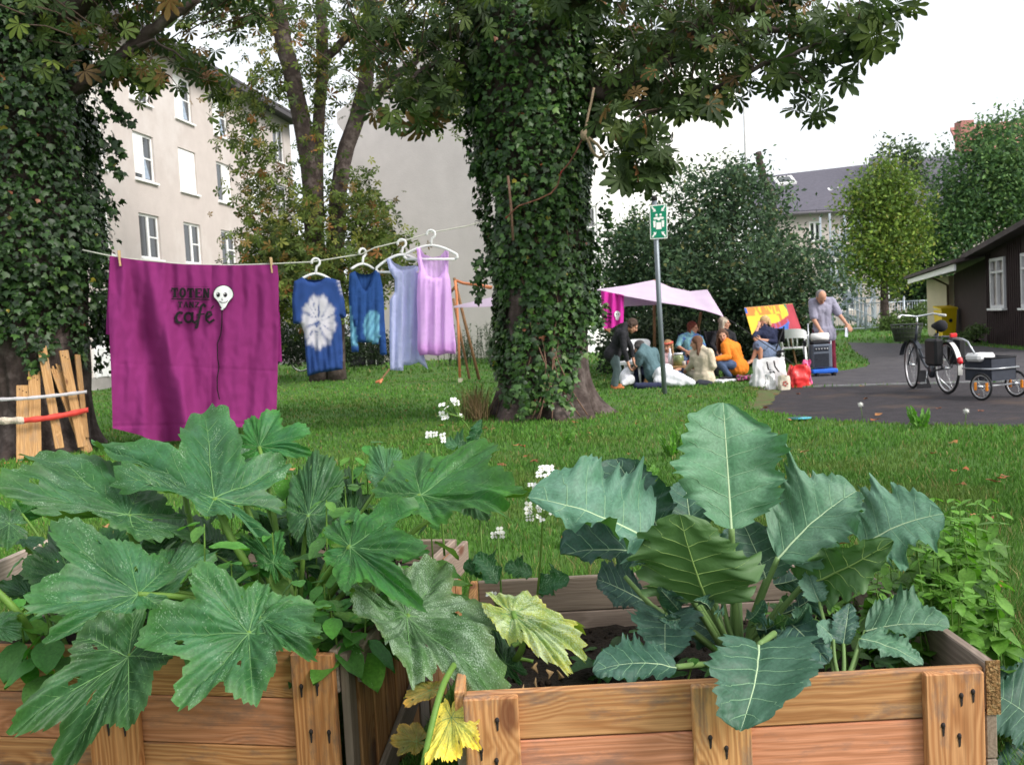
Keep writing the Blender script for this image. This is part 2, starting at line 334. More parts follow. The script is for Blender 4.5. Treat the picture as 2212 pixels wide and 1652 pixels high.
def grass(name, n, y0, y1, hmin, hmax, wmul, xa=-.70, xb=.85, side=1.0, wild=0):
    iy = nr.uniform(1/y1, 1/y0, n); Y = 1/iy; X = nr.uniform(xa, xb, n)*Y
    pn = np.sin(X*1.3+2*np.sin(Y*.7))*np.cos(Y*1.1+np.sin(X*2.1))      # patches
    keep = ~inpoly(X, Y, asphA) & ~inpoly(X, Y, asphB) & ~inpoly(X, Y, BOXL) & ~inpoly(X, Y, BOXR)
    keep &= nr.uniform(0, 1, n) < .8+.25*pn
    X, Y, pn = X[keep], Y[keep], pn[keep]; n = len(X)
    h = nr.uniform(hmin, hmax, n)*(1+.25*pn); a = nr.uniform(0, 2*np.pi, n); wd = np.maximum(.0022, Y*.00055)*wmul*nr.uniform(.7, 1.3, n)
    lean = nr.uniform(.1, .75, n)*h; la = nr.uniform(0, 2*np.pi, n)
    bx, by = np.cos(a)*wd, np.sin(a)*wd; z0 = np.full(n, -.004)
    v = np.stack([np.stack([X-bx, Y-by, z0], 1), np.stack([X+bx, Y+by, z0], 1),
        np.stack([X-bx*.7+np.cos(la)*lean*.35, Y-by*.7+np.sin(la)*lean*.35, h*.6], 1), np.stack([X+bx*.7+np.cos(la)*lean*.35, Y+by*.7+np.sin(la)*lean*.35, h*.6], 1),
        np.stack([X+np.cos(la)*lean, Y+np.sin(la)*lean, h], 1)], 1).reshape(-1, 3)
    o = np.arange(n)[:, None]*5; f = np.concatenate([o+np.array([[0, 1, 3]]), o+np.array([[0, 3, 2]]), o+np.array([[2, 3, 4]])], 1).reshape(-1, 3)
    t = nr.uniform(0, 1, n)[:, None]; big = (np.sin(X*.55+.6)*np.sin(Y*.5+1.2+X*.2))[:, None]
    c = (1-t)*np.array([[.055, .155, .022]])+t*np.array([[.12, .27, .04]])
    c = c*(1+.25*big); dry = np.clip((np.sin(X*2.3+1.7*np.sin(Y*1.9))*np.sin(Y*2.7+np.sin(X*3.1))-.35)*1.6, 0, .28)[:, None]; c = c*(1-dry)+np.array([[.17, .19, .05]])*dry; c = c*nr.uniform(.75, 1.25, (n, 1)); yel = (nr.uniform(0, 1, n) < .05+.05*wild)[:, None]; c = np.where(yel, np.array([[.30, .26, .10]])*nr.uniform(.6, 1.1, (n, 1)), c)
    return v, f, np.repeat(c, 5, 0)
def join(parts):
    vs, fs, cs = [], [], []; o = 0
    for v, f, c in parts: vs.append(v); fs.append(f+o); cs.append(c); o += len(v)
    return np.concatenate(vs), np.concatenate(fs), np.concatenate(cs)
M_grass = mat('grass_blade', (1, 1, 1), rough=.55, var=.1, scale=20, attr=True, trans=.35, spec=.25)
gv, gf, gc = join([grass('a', 112000, 2.4, 5.2, .03, .085, 1.0, wild=1), grass('b', 128000, 5.2, 10, .025, .055, 1.1), grass('c', 104000, 10, 26, .03, .055, 1.2), grass('d', 22000, 26, 70, .05, .12, 1.5), grass('e', 16000, 2.0, 3.6, .05, .21, 1.1, xa=.42, xb=.72, wild=2), grass('g', 2600, 13.6, 15.4, .02, .05, 1.3, xa=.242, xb=.275, wild=6), grass('f', 7000, 3.0, 4.6, .05, .17, 1.1, xa=-.2, xb=.15, wild=1)])
o = npmesh('grass', gv, gf, 3, gc, [M_grass]); tag(o, 'mown green lawn grass with longer tufts around the planters', 'grass', kind='stuff')
# fallen chestnut leaves
b = MB(mat('dead_leaf', (1, 1, 1), rough=.8, var=.25, scale=30, attr=True, trans=.15))
for i in range(210):
    y = 1/rng.uniform(1/16, 1/3.4); x = rng.uniform(-.45, .55)*y
    if inpoly(np.array([x]), np.array([y]), BOXL)[0] or inpoly(np.array([x]), np.array([y]), BOXR)[0]: continue
    s = rng.uniform(.02, .05); a = rng.uniform(0, 6.28); z = rng.uniform(.03, .06)
    if inpoly(np.array([x]), np.array([y]), asphA)[0] or inpoly(np.array([x]), np.array([y]), asphB)[0]: z = .012
    b.col = rng.choice([(.30, .10, .04), (.35, .16, .06), (.22, .09, .04), (.42, .22, .10)])
    o0 = len(b.v); n = 7
    c0 = b.vert((x, y, z))
    for k in range(n):
        q = a+k*2*math.pi/n; r = s*rng.uniform(.5, 1.25)*(1.5 if k == 0 else 1); b.vert((x+math.cos(q)*r, y+math.sin(q)*r*.6, z+rng.uniform(-.01, .02)))
    for k in range(n): b.face((c0, o0+1+k, o0+1+(k+1) % n))
b.build('fallen_leaves', org=(0, 0, 0), label='scattered brown fallen chestnut leaves on the lawn and path', cat='leaves', kind='stuff')
# ------------------------------------------------------------ left apartment block
M_render = mat('facade_render', (.50, .445, .42), rough=.92, var=.05, scale=2, bump=.35, bscale=25, var2=((.58, .545, .53), .25, .45, .7))
M_roof = mat('dark_eave', (.075, .07, .075), rough=.8, var=.1, scale=5)
M_white = mat('white_frame', (.80, .80, .80), rough=.5, var=.04, scale=10)
M_blind = mat('roller_blind', (.88, .88, .87), rough=.7, var=.03, scale=9, bump=.1, bscale=60)
M_glass = glass_mat()
FA = V(-11.5, 26.7, 0); FD = V(.131, .991, 0).normalized(); FN = V(FD.y, -FD.x, 0)
def fp(t, z, out=0): return FA + FD*t + FN*out + V(0, 0, z)
FM = Matrix((FD, FN, V(0, 0, 1))).transposed()
def fbox(b, t0, t1, z0, z1, o0, o1): b.box(fp((t0+t1)/2, (z0+z1)/2, (o0+o1)/2), (t1-t0, o1-o0, z1-z0), FM)
blk = thing('apartment_block', fp(6, 0), 'beige four storey apartment block with dark eave and tall white framed windows', 'building')
cols_t = [-2.9, .1, 3.05, 6.0, 8.95, 11.9, 14.85]
rows = [(8.65, 10.13), (6.23, 7.68), (3.82, 5.2), (1.15, 2.75)]
T0, T1, WT = -5, 17.0, .3
b = MB(M_render)
xs = [T0]; 
for t in cols_t: xs += [t, t+1.28]
xs.append(T1)
zs = [0]
for z0, z1 in rows[::-1]: zs += [z0, z1]
zs.append(10.6)
for i in range(len(xs)-1):
    for j in range(len(zs)-1):
        if i % 2 == 1 and j % 2 == 1: continue
        fbox(b, xs[i], xs[i+1], zs[j], zs[j+1], -WT, 0)
fbox(b, T1-.3, T1, 0, 10.6, -9, -WT-.001); fbox(b, T0, T0+.3, 0, 10.6, -9, -WT-.001); b.build('wall', blk)
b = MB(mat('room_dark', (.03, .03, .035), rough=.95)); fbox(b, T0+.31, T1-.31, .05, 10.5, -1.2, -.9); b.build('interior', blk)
b = MB(M_roof); fbox(b, T0-.5, T1+.4, 10.6, 10.8, -9.2, .55); fbox(b, T0-.5, T1+.4, 10.45, 10.62, .551, .68)
r0 = [fp(T0-.5, 10.8, .6), fp(T1+.4, 10.8, .6), fp(T1-2, 12.2, -4), fp(T0+2, 12.2, -4)]
b.slab(r0, (0, 0, -.1)); rf = b.build('roof', blk)
def window(par, t0, t1, z0, z1, blind=0, lo=0, tilt=False, name='window'):
    b = MB(M_white); d0, d1 = -.14, -.07; w = .075; tm = (t0+t1)/2
    fbox(b, t0, t0+w, z0, z1, d0, d1); fbox(b, t1-w, t1, z0, z1, d0, d1); fbox(b, t0+w, t1-w, z0, z0+w, d0, d1); fbox(b, t0+w, t1-w, z1-w, z1, d0, d1)
    fbox(b, tm-.06, tm+.06, z0+w, z1-w, d0+.002, d1+.01); fbox(b, tm+.06, t1-w, (z0+z1)/2-.02, (z0+z1)/2+.025, d0+.01, d1-.005)
    w_ = b.build(name, par)
    b = MB(M_white); fbox(b, t0-.06, t1+.06, z0-.06, z0-.001, -.1, .09); b.build('sill', w_)
    b = MB(M_glass); fbox(b, t0+w, tm-.06, z0+w, z1-w, d0+.03, d0+.04); fbox(b, tm+.06, t1-w, z0+w, z1-w, d0+.03, d0+.04); b.build('pane', w_)
    if blind:
        b = MB(M_blind)
        if blind == 1: fbox(b, t0+w+.003, tm-.06, z0+w+.01+lo, z1-w, d0+.055, d0+.065)
        if blind == 3: fbox(b, tm+.06, t1-w-.003, z0+w+.01+lo, z1-w, d0+.055, d0+.065)
        if blind == 2: fbox(b, t0+.02, t1-.02, z0+.02, z1-.02, -.065, -.045)
        b.build('blind', w_)
    if tilt:
        b = MB(mat('curtain', (.30, .36, .45), rough=.9, var=.2, scale=12)); q = [fp(tm+.08, z0+.1, d0+.05), fp(t1-.1, z0+.1, d0+.05), fp(t1-.1, (z0+z1)/2-.1, d0+.05), fp(tm+.3, (z0+z1)/2-.1, d0+.05)]; q = [fp(tm+.08, z0+.1, d0+.05), fp(t1-.22, z0+.1, d0+.05), fp(tm+.12, z1-.6, d0+.05)]
        b.slab(q, FN*.01); b.build('curtain', w_)
kinds = {(0, 2): (1, 0, 0), (0, 3): (1, 0, 1), (0, 4): (1, 0, 1), (1, 2): (1, .12, 1), (1, 3): (2, 0, 0), (1, 4): (3, 0, 0), (1, 5): (2, 0, 0), (0, 5): (1, 0, 0)}
for r, (z0, z1) in enumerate(rows):
    for c, t in enumerate(cols_t):
        k = kinds.get((r, c), (0, 0, 0)); window(blk, t, t+1.28, z0, z1, k[0], k[1], bool(k[2]))
b = MB(M_white); fbox(b, -.1, 2.6, .35, 1.12, .002, .08)
for k in range(4): fbox(b, -.1+k*.66, -.06+k*.66, .33, 1.14, .081, .1)
b.build('window_panel', blk)
b = MB(mat('plinth', (.32, .30, .29), rough=.9, var=.15, scale=3, bump=.3)); fbox(b, T0, T1, 0, .34, .002, .05); b.build('plinth', blk)
# ------------------------------------------------------------ middle building
M_wallg = mat('shaded_render', (.60, .56, .55), rough=.92, var=.05, scale=1.5, bump=.3, bscale=18, var2=((.50, .465, .455), .22, .42, .75))  # shade of the side wall put into this grey colour
M_wallw = mat('sunlit_white_render', (.84, .83, .82), rough=.9, var=.02, scale=1.5, bump=.2, bscale=18)  # sunlit copy of that wall: sunlight put into the lighter colour
bz = thing('gable_building', (1.0, 34, 0), 'tall plain building with blank shade-grey side wall and white front behind the ivy trunk', 'building')
c1, c2, c3 = V(-5.85, 37.4, 0), V(1.2, 34.2, 0), V(9.35, 38.2, 0)
def wallseg(b, a, c, z0, z1, th=.3):
    d = (c-a).normalized(); n = V(d.y, -d.x, 0)     # n points to the right of a->c
    b.slab([a+V(0, 0, z0), c+V(0, 0, z0), c+V(0, 0, z1), a+V(0, 0, z1)], -n*th)
b = MB(M_wallg); a0, a1 = c1, c2; d = (a1-a0).normalized(); n = V(d.y, -d.x, 0)
b.slab([a0, a1, a1+V(0, 0, 11.5), a0+d*3.5+V(0, 0, 11.5), a0-d*.35+V(0, 0, 9.6), a0-d*.35+V(0, 0, 9.2), a0+V(0, 0, 8.7)], -n*.4); b.build('side_wall', bz)
b = MB(M_wallw); a0, a1 = c2, c3; d = (a1-a0).normalized(); n = V(d.y, -d.x, 0)
def q(t, z, o=0): return c2 + d*t + V(0, 0, z) + n*o
L = (c3-c2).length; wt = [1.35, 2.45]; wz = [3.6, 5.3]
# opening for one tall window
b.slab([q(.402, 0), q(wt[0], 0), q(wt[0], 11.5), q(.402, 11.5)], -n*.3); b.slab([q(wt[1], 0), q(L, 0), q(L, 11.5), q(wt[1], 11.5)], -n*.3)
b.slab([q(wt[0], 0), q(wt[1], 0), q(wt[1], wz[0]), q(wt[0], wz[0])], -n*.3); b.slab([q(wt[0], wz[1]), q(wt[1], wz[1]), q(wt[1], 11.5), q(wt[0], 11.5)], -n*.3)
b.slab([q(L-.3, 0, -.301), q(L, 0, -.301), q(L, 11.5, -.301), q(L-.3, 11.5, -.301)], -n*6); b.build('front_wall', bz)
GM = Matrix((d, n, V(0, 0, 1))).transposed()
b = MB(M_white); w = .09
for (t0, t1, z0, z1) in ((wt[0], wt[0]+w, *wz), (wt[1]-w, wt[1], *wz), (wt[0]+w, wt[1]-w, wz[0], wz[0]+w), (wt[0]+w, wt[1]-w, wz[1]-w, wz[1]), (wt[0]+w, wt[1]-w, 4.5, 4.56)):
    b.box(q((t0+t1)/2, (z0+z1)/2, -.1), (t1-t0, .07, z1-z0), GM)
wi = b.build('window', bz); b = MB(M_glass); b.box(q(1.9, 4.45, -.13), (.9, .01, 1.5), GM); b.build('pane', wi)
b = MB(M_white); b.box(q(1.9, 3.56, .02), (1.2, .25, .06), GM); b.build('sill', wi)
b = MB(M_roof); b.slab([c1+V(2.6, -1.4, 11.5), c2+V(0, -.3, 11.5), c3+V(.3, -.2, 11.5), c3+V(-3, 7, 13.5), c1+V(4, 6, 13.5)], (0, 0, .15)); b.build('roof', bz)
# ------------------------------------------------------------ grey roofed house far right
M_pale = mat('pale_render', (.52, .46, .43), rough=.9, var=.05, scale=1, bump=.2)
M_slate = mat('slate_roof', (.10, .095, .12), rough=.75, var=.15, scale=6, bump=.4, bscale=14)
YB = 58
hs_ = thing('slate_roof_house', (22, YB, 0), 'pale house with large dark slate roof and skylights beyond the yard', 'house')
x0, x1 = 15.4, 33; zr0, zr1, ze = 9.1, 10.2, 6.75
def win_hole(b, x0, x1, z0, z1, Y, holes, th=.3):
    xs = sorted({x0, x1, *[h[0] for h in holes], *[h[1] for h in holes]}); zs = sorted({z0, z1, *[h[2] for h in holes], *[h[3] for h in holes]})
    for i in range(len(xs)-1):
        for j in range(len(zs)-1):
            cx, cz = (xs[i]+xs[i+1])/2, (zs[j]+zs[j+1])/2
            if any(h[0] < cx < h[1] and h[2] < cz < h[3] for h in holes): continue
            b.box((cx, Y+th/2, cz), (xs[i+1]-xs[i], th, zs[j+1]-zs[j]))
holes = [(18.2, 18.9, 5.1, 6.3), (20.6, 22.2, 4.9, 6.35), (20.0, 20.9, .9, 2.6), (24.2, 25.6, 4.9, 6.3), (22.4, 23.3, 1.2, 2.9), (19.2, 20.3, 2.9, 4.1)]
b = MB(M_pale); win_hole(b, x0, x1, 0, ze, YB, holes); b.build('wall', hs_)
for h in holes:
    b = MB(M_white); w = .1
    for (a, c, e, f) in ((h[0], h[0]+w, h[2], h[3]), (h[1]-w, h[1], h[2], h[3]), (h[0]+w, h[1]-w, h[2], h[2]+w), (h[0]+w, h[1]-w, h[3]-w, h[3]), ((h[0]+h[1])/2-.06, (h[0]+h[1])/2+.06, h[2]+w, h[3]-w)):
        b.box(((a+c)/2, YB+.1, (e+f)/2), (c-a, .08, f-e))
    wi = b.build('window', hs_); b = MB(M_glass); b.box(((h[0]+h[1])/2, YB+.16, (h[2]+h[3])/2), (h[1]-h[0]-.1, .02, h[3]-h[2]-.1)); b.build('pane', wi)
b = MB(mat('curtain_orange', (.5, .2, .05), rough=.9)); b.box((21.9, YB+.13, 5.3), (.35, .02, .7)); b.build('curtain', hs_)
b = MB(M_slate); b.slab([V(x0-.3, YB-.4, ze), V(x1, YB-.4, ze), V(x1, YB+5, zr1+.4), V(x0+.3, YB+5, zr0+.4)], (0, 0, .2)); rf = b.build('roof', hs_)
def rp(x, f): return lerp(V(x, YB-.42, ze+.24), V(x, YB+5, (zr0+(zr1-zr0)*(x-x0)/(x1-x0))+.65), f)
for (xa, xb, fa, fb) in ((17.3, 18.5, .66, .86), (24.2, 25.2, .74, .88), (20.0, 20.7, .38, .44)):
    b = MB(M_white); b.slab([rp(xa, fa), rp(xb, fa), rp(xb, fb), rp(xa, fb)], (0, -.05, .12)); b.build('skylight_frame', rf)
    b = MB(M_glass); k = (xb-xa)*.16; g = (fb-fa)*.17; b.slab([rp(xa+k, fa+g)+V(0, -.06, .13), rp(xb-k, fa+g)+V(0, -.06, .13), rp(xb-k, fb-g)+V(0, -.06, .13), rp(xa+k, fb-g)+V(0, -.06, .13)], (0, 0, .02)); b.build('skylight_pane', rf)
b = MB(mat('chimney_grey', (.32, .30, .36), rough=.9)); b.box((24.0, YB+3.8, 9.9), (1.1, .8, 1.1)); b.build('chimney', rf)
b = MB(mat('gutter', (.22, .2, .22), rough=.6)); b.tube([V(x0-.3, YB-.5, ze+.02), V(x1, YB-.5, ze+.02)], .09, 6); b.build('gutter', rf)
# ------------------------------------------------------------ fire escape
M_galv = mat('galvanised_steel', (.50, .56, .64), rough=.45, metal=.4, var=.1, scale=5)
fe = thing('fire_escape', (21, 52, 0), 'galvanised steel outdoor staircase with zigzag flights against the far house', 'staircase')
YS = 52.5
b = MB(M_galv)
for x in (17.6, 18.95, 19.75, 20.5):
    for y in (YS, YS+1.6): b.beam((x, y, 0), (x, y, 6.2), .09, .09, up=(1, 0, 0))
b.build('frame', fe)
for i, (l, z0, r, z1) in enumerate([(19.8, 0, 18.0, .85), (18.0, .85, 19.0, 1.55), (18.95, 1.55, 17.65, 2.35), (17.7, 2.35, 19.4, 3.4), (19.3, 3.4, 17.7, 4.15), (17.8, 4.15, 19.2, 5.1)]):
    yo = YS+(.75 if i % 2 else 0); b = MB(M_galv)
    for y in (yo, yo+.65): b.beam((l, y, z0), (r, y, z1), .05, .2)
    for k in range(7): t = (k+.5)/7; b.box((l+(r-l)*t, yo+.33, z0+(z1-z0)*t), (.26, .6, .03))
    fl = b.build('stair_flight', fe); b = MB(M_galv)
    for hh in (.5, 1.0): b.tube([V(l, yo-.05, z0+hh), V(r, yo-.05, z1+hh)], .03, 5)
    for k in range(6): t = k/5; p = V(l+(r-l)*t, yo-.05, z0+(z1-z0)*t); b.tube([p, p+V(0, 0, 1)], .018, 4)
    b.build('handrail', fl)
for z in (1.55, 3.4, 5.1):
    b = MB(M_galv); b.box((19.75, YS+.8, z), (1.6, 1.5, .10)); ln = b.build('landing', fe); b = MB(M_galv)
    for hh in (.5, 1.0): b.tube([V(18.95, YS-.06, z+hh), V(20.5, YS-.06, z+hh)], .025, 5)
    for k in range(9): b.tube([V(18.95+k*.19, YS-.06, z), V(18.95+k*.19, YS-.06, z+1)], .012, 4)
    b.build('railing', ln)
for z in (.85, 2.35, 4.15): b = MB(M_galv); b.box((17.55, YS+.7, z), (.9, 1.4, .08)); b.build('landing', fe)
b = MB(M_galv)
for q_ in ((18.95, 0, 19.75, 1.55), (19.75, 1.55, 20.5, 3.4), (20.5, 1.55, 19.75, 3.4), (19.75, 3.4, 20.5, 5.1), (20.5, 3.4, 19.75, 5.1), (19.75, 0, 20.5, 1.55)): b.tube([V(q_[0], YS-.03, q_[1]), V(q_[2], YS-.03, q_[3])], .03, 5)
b.build('bracing', fe)
# ------------------------------------------------------------ wire fence
fw = thing('wire_fence', (19, 45, 0), 'see-through grey wire panel fence along the far lawn', 'fence')
fx = [14.8, 16.6, 18.4, 20.1, 21.8]; YF = 45.0
for i in range(4):
    b = MB(M_galv); xa_, xb_ = fx[i]+.05, fx[i+1]-.05
    for z in (.12, 1.25): b.tube([V(xa_, YF, z), V(xb_, YF, z)], .03, 5)
    for k in range(15): x = xa_+(xb_-xa_)*k/14; b.tube([V(x, YF, .12), V(x, YF, 1.25)], .012, 4)
    b.build('mesh_panel', fw)
for x in fx:
    b = MB(M_galv); b.tube([V(x, YF, 0), V(x, YF, 1.5)], .045, 6); b.build('post', fw)
# far red roofed building peeking over the trees
rb = thing('red_roof_building', (37, 82, 0), 'distant pale building with a red tiled roof peeking over the trees on the right', 'building')
b = MB(M_pale); b.box((44, 86, 6.6), (10.4, 8, 13.2)); b.build('wall', rb)
b = MB(mat('hazed_red_tiles', (.40, .17, .15), rough=.85, var=.15, scale=4, bump=.3)); b.slab([V(38.6, 81.6, 13.2), V(49.5, 81.6, 13.2), V(49.5, 85, 16.4), V(39.2, 85, 15.8)], (0, 0, .3)); b.box((39.1, 82.2, 14.6), (1.1, 1.2, 2.9)); b.build('roof', rb)  # tile red lightened and dulled: distance haze put into the colour
# ------------------------------------------------------------ timber hut on the right
M_brown = mat('brown_boards', (.032, .018, .019), rough=.85, var=.2, scale=4, bump=.4, bscale=20)
M_felt = mat('roofing_felt', (.07, .055, .055), rough=.9, var=.2, scale=3, bump=.3)
M_cream = mat('cream_panel', (.52, .46, .34), rough=.85, var=.06, scale=3)
hut = thing('timber_hut', (14.5, 28, 0), 'low dark brown timber hut with white windows and overhanging roof at the right edge', 'hut')
h0, h1, h2 = V(12.0, 21.0, 0), V(12.95, 26.2, 0), V(14.75, 33.2, 0)
hd = (h1-h0).normalized(); hn = V(hd.y, -hd.x, 0)*-1      # faces left
HM = Matrix((hd, hn, V(0, 0, 1))).transposed()
def hp(t, z, o=0): return h0+hd*t+V(0, 0, z)+hn*o
LH = (h1-h0).length
def top(t): return 2.95-.10*t
wins = [(1.35, 2.35), (3.6, 4.75)]
def hwall(t0, t1, z0, z1=None): 
    za = top(t0) if z1 is None else z1; zb = top(t1) if z1 is None else z1
    b.slab([hp(t0, z0), hp(t1, z0), hp(t1, zb), hp(t0, za)], -hn*.2)
b = MB(M_brown); e = [0]+[w for p in wins for w in p]+[LH]
for i in range(len(e)-1):
    if i % 2 == 0: hwall(e[i], e[i+1], 0)
    else: hwall(e[i], e[i+1], 0, .95); hwall(e[i], e[i+1], 2.25)
for k in range(int(LH/.16)):
    t = k*.16+.08
    if any(a-.02 < t < c+.02 for a, c in wins): b.box(hp(t, .47, .01), (.03, .015, .93), HM)
    else: b.box(hp(t, (top(t)-.05)/2, .01), (.03, .015, top(t)-.08), HM)
d2 = V(hd.y, -hd.x, 0); b.slab([h1, h1+d2*4, h1+d2*4+V(0, 0, 3.2), h1+V(0, 0, top(LH))], hd*-.2)
b.build('wall', hut)
for (a, c) in wins:
    b = MB(mat('old_white_paint', (.62, .62, .64), rough=.6, var=.08, scale=6)); w = .08
    for (t0, t1, z0, z1) in ((a, a+w, .95, 2.25), (c-w, c, .95, 2.25), (a+w, c-w, .95, 1.03), (a+w, c-w, 2.17, 2.25), (a+w, c-w, 1.86, 1.92), ((a+c)/2-.035, (a+c)/2+.035, 1.03, 2.17)):
        b.box(hp((t0+t1)/2, (z0+z1)/2, .02), (t1-t0, .08, z1-z0), HM)
    wi = b.build('window', hut); b = MB(M_white); b.box(hp((a+c)/2, .92, .06), (c-a+.1, .14, .05), HM); b.build('sill', wi)
    b = MB(mat('net_curtain', (.42, .38, .36), rough=.8, var=.25, scale=4)); b.box(hp((a+c)/2, 1.6, -.04), (c-a-.05, .02, 1.2), HM); b.build('curtain', wi)
b = MB(M_felt); b.slab([hp(-1.5, top(-1.5)-.06, .5), hp(LH+.5, top(LH+.5)-.06, .5), hp(LH+.5, top(LH+.5)+.42, -3.5), hp(-1.5, top(-1.5)+.42, -3.5)], (0, 0, .13)); b.build('roof', hut)
# lower rear wing
wd = (h2-h1).normalized(); wn = V(-wd.y, wd.x, 0)
def wp_(t, z, o=0): return h1+wd*t+V(0, 0, z)+wn*o
b = MB(M_brown); b.slab([wp_(.02, 0, -.15), wp_(5.2, 0, -.15), wp_(5.2, 2.05, -.15), wp_(.02, 2.35, -.15)], -wn*.15); b.build('wing_wall', hut)
b = MB(M_cream); b.slab([wp_(5.22, 0, 0), wp_(7.2, 0, .35), wp_(7.2, 1.95, .35), wp_(5.22, 2.0, 0)], -wn*.15)
b.build('cream_wall', hut)
b = MB(M_white); b.slab([wp_(.2, 2.02, .75), wp_(7.6, 1.86, .9), wp_(7.6, 2.0, .9), wp_(.2, 2.2, .75)], -wn*.05); b.build('fascia', hut)
b = MB(M_felt); b.slab([wp_(.1, 2.21, .85), wp_(7.8, 2.02, 1.0), wp_(7.8, 2.3, -3), wp_(.1, 2.9, -3)], (0, 0, .1)); b.build('wing_roof', hut)
b = MB(mat('brown_pipe', (.12, .08, .06), rough=.6)); b.tube([wp_(5.15, 0, .05), wp_(5.15, 1.7, .05), wp_(4.9, 2.0, .6)], .04, 6); b.build('downpipe', hut)
# ------------------------------------------------------------ leaf clouds
def frames(n, up=None, spread=1.0):
    """random orthonormal frames (n,3,3): rows = along, side, normal"""
    z = nr.normal(0, spread, (n, 3)) + (np.array(up) if up is not None else 0); z /= np.linalg.norm(z, axis=1)[:, None]
    x = nr.normal(0, 1, (n, 3)); x -= z*np.sum(x*z, 1)[:, None]; x /= np.linalg.norm(x, axis=1)[:, None]
    return x, np.cross(z, x), z
def stamp(cent, X, Y, Z, size, tv, tf, col):
    """stamp the template tv (m,3), tf (k,3) at every centre"""
    n, m = len(cent), len(tv)
    s = size[:, None, None]
    v = cent[:, None, :] + s*(tv[None, :, 0:1]*X[:, None, :]+tv[None, :, 1:2]*Y[:, None, :]+tv[None, :, 2:3]*Z[:, None, :])
    f = (np.arange(n)*m)[:, None, None]+tf[None]
    return v.reshape(-1, 3), f.reshape(-1, 3), np.repeat(col, m, 0)
LEAF = (np.array([[0, 0, 0], [.45, .26, .06], [1, 0, -.08], [.45, -.26, .06]], float), np.array([[0, 1, 2], [0, 2, 3]]))
def palmate_t(nl=7, wide=.17, droop=.25):
    v, f = [], []
    for i in range(nl):
        a = (i-(nl-1)/2)*(4.1/(nl-1)) if nl > 5 else (i-(nl-1)/2)*.95
        L = 1-.42*abs(a)/2.1; c, s = math.cos(a), math.sin(a); o = len(v)
        for (t, w, z) in ((.02, .02, 0), (.35, .55, .0), (.7, 1, 0), (.88, .7, 0), (1, 0, 0)):
            r = t*L; zz = -droop*r*r
            if w == 0 or t < .05: v.append((r*c, r*s, zz)); continue
            for sg in (1, 0, -1): v.append((r*c-s*w*wide*L*sg, r*s+c*w*wide*L*sg, zz+(.05 if sg else 0)*w))
        # verts: 0 base, 1-3, 4-6, 7-9, 10 tip
        f += [(o, o+2, o+1), (o, o+3, o+2)]
        for q in (o+1, o+4):
            f += [(q, q+1, q+4), (q, q+4, q+3), (q+1, q+2, q+5), (q+1, q+5, q+4)]
        f += [(o+7, o+8, o+10), (o+8, o+9, o+10)]
    return np.array(v, float), np.array(f)
PALM = palmate_t(); PALM5 = palmate_t(5, .2, .3)
M_leafc = mat('tree_leaf', (1, 1, 1), rough=.6, var=.18, scale=9, attr=True, trans=.28, spec=.25)
M_bark = mat('chestnut_bark', (.065, .047, .042), rough=.95, var=.35, scale=7, bump=1.0, bscale=16, var2=((.16, .13, .12), 3.5, .5, .7))
def palette(n, cols, w=None, v=.25):
    i = nr.choice(len(cols), n, p=w); c = np.array(cols)[i]; return c*nr.uniform(1-v, 1+v, (n, 1))
def blob_pts(ells, n, shell=.55, clump=None):
    """points through a set of ellipsoids (centre, radii); clumped"""
    vol = np.array([e[1][0]*e[1][1]*e[1][2] for e in ells])**.8; k = nr.choice(len(ells), n, p=vol/vol.sum())
    C = np.array([tuple(e[0]) for e in ells])[k]; Rr = np.array([tuple(e[1]) for e in ells])[k]
    d = nr.normal(0, 1, (n, 3)); d /= np.linalg.norm(d, axis=1)[:, None]
    r = nr.uniform(shell**3, 1, n)**(1/3)
    bump = 1+.16*np.sin(d[:, 0]*7+k)+.14*np.sin(d[:, 2]*8+d[:, 1]*5+k*2)
    p = C+d*Rr*(r*bump)[:, None]
    if clump:
        nc, sp = clump; cc = p[nr.choice(n, nc)]; j = nr.choice(nc, n); p = cc[j]+nr.normal(0, sp, (n, 3))*np.array([1, 1, .75]); d = None
    return p
def leafcloud(name, parent, ells, n, size, cols, w=None, shell=.45, clump=None, tmpl=LEAF, up=(0, 0, .6), label=None, m=None, sv=.35):
    p = blob_pts(ells, n, shell, clump); X, Y, Z = frames(n, up)
    s = size*nr.uniform(1-sv, 1+sv, n); v, f, c = stamp(p, X, Y, Z, s, tmpl[0], tmpl[1], palette(n, cols, w))
    o = npmesh(name, v, f, 3, c, [m or M_leafc], parent); return tag(o, label)
def limb(b, pts, r0, r1, n=8, wob_=.0):
    pts = [Vector(p) for p in pts]; out = []
    for i in range(len(pts)-1):
        for k in range(5): 
            t = k/5; p0 = pts[max(i-1, 0)]; p1, p2 = pts[i], pts[i+1]; p3 = pts[min(i+2, len(pts)-1)]
            q = .5*((2*p1)+(p2-p0)*t+(2*p0-5*p1+4*p2-p3)*t*t+(3*p1-p0-3*p2+p3)*t*t*t); out.append(q+jit(rng, wob_))
    out.append(pts[-1]); N_ = len(out); b.tube(out, [r0+(r1-r0)*(i/(N_-1)) for i in range(N_)], n); return out
DG = [(.028, .05, .018), (.045, .075, .02), (.07, .10, .02), (.10, .11, .03), (.22, .12, .04)]
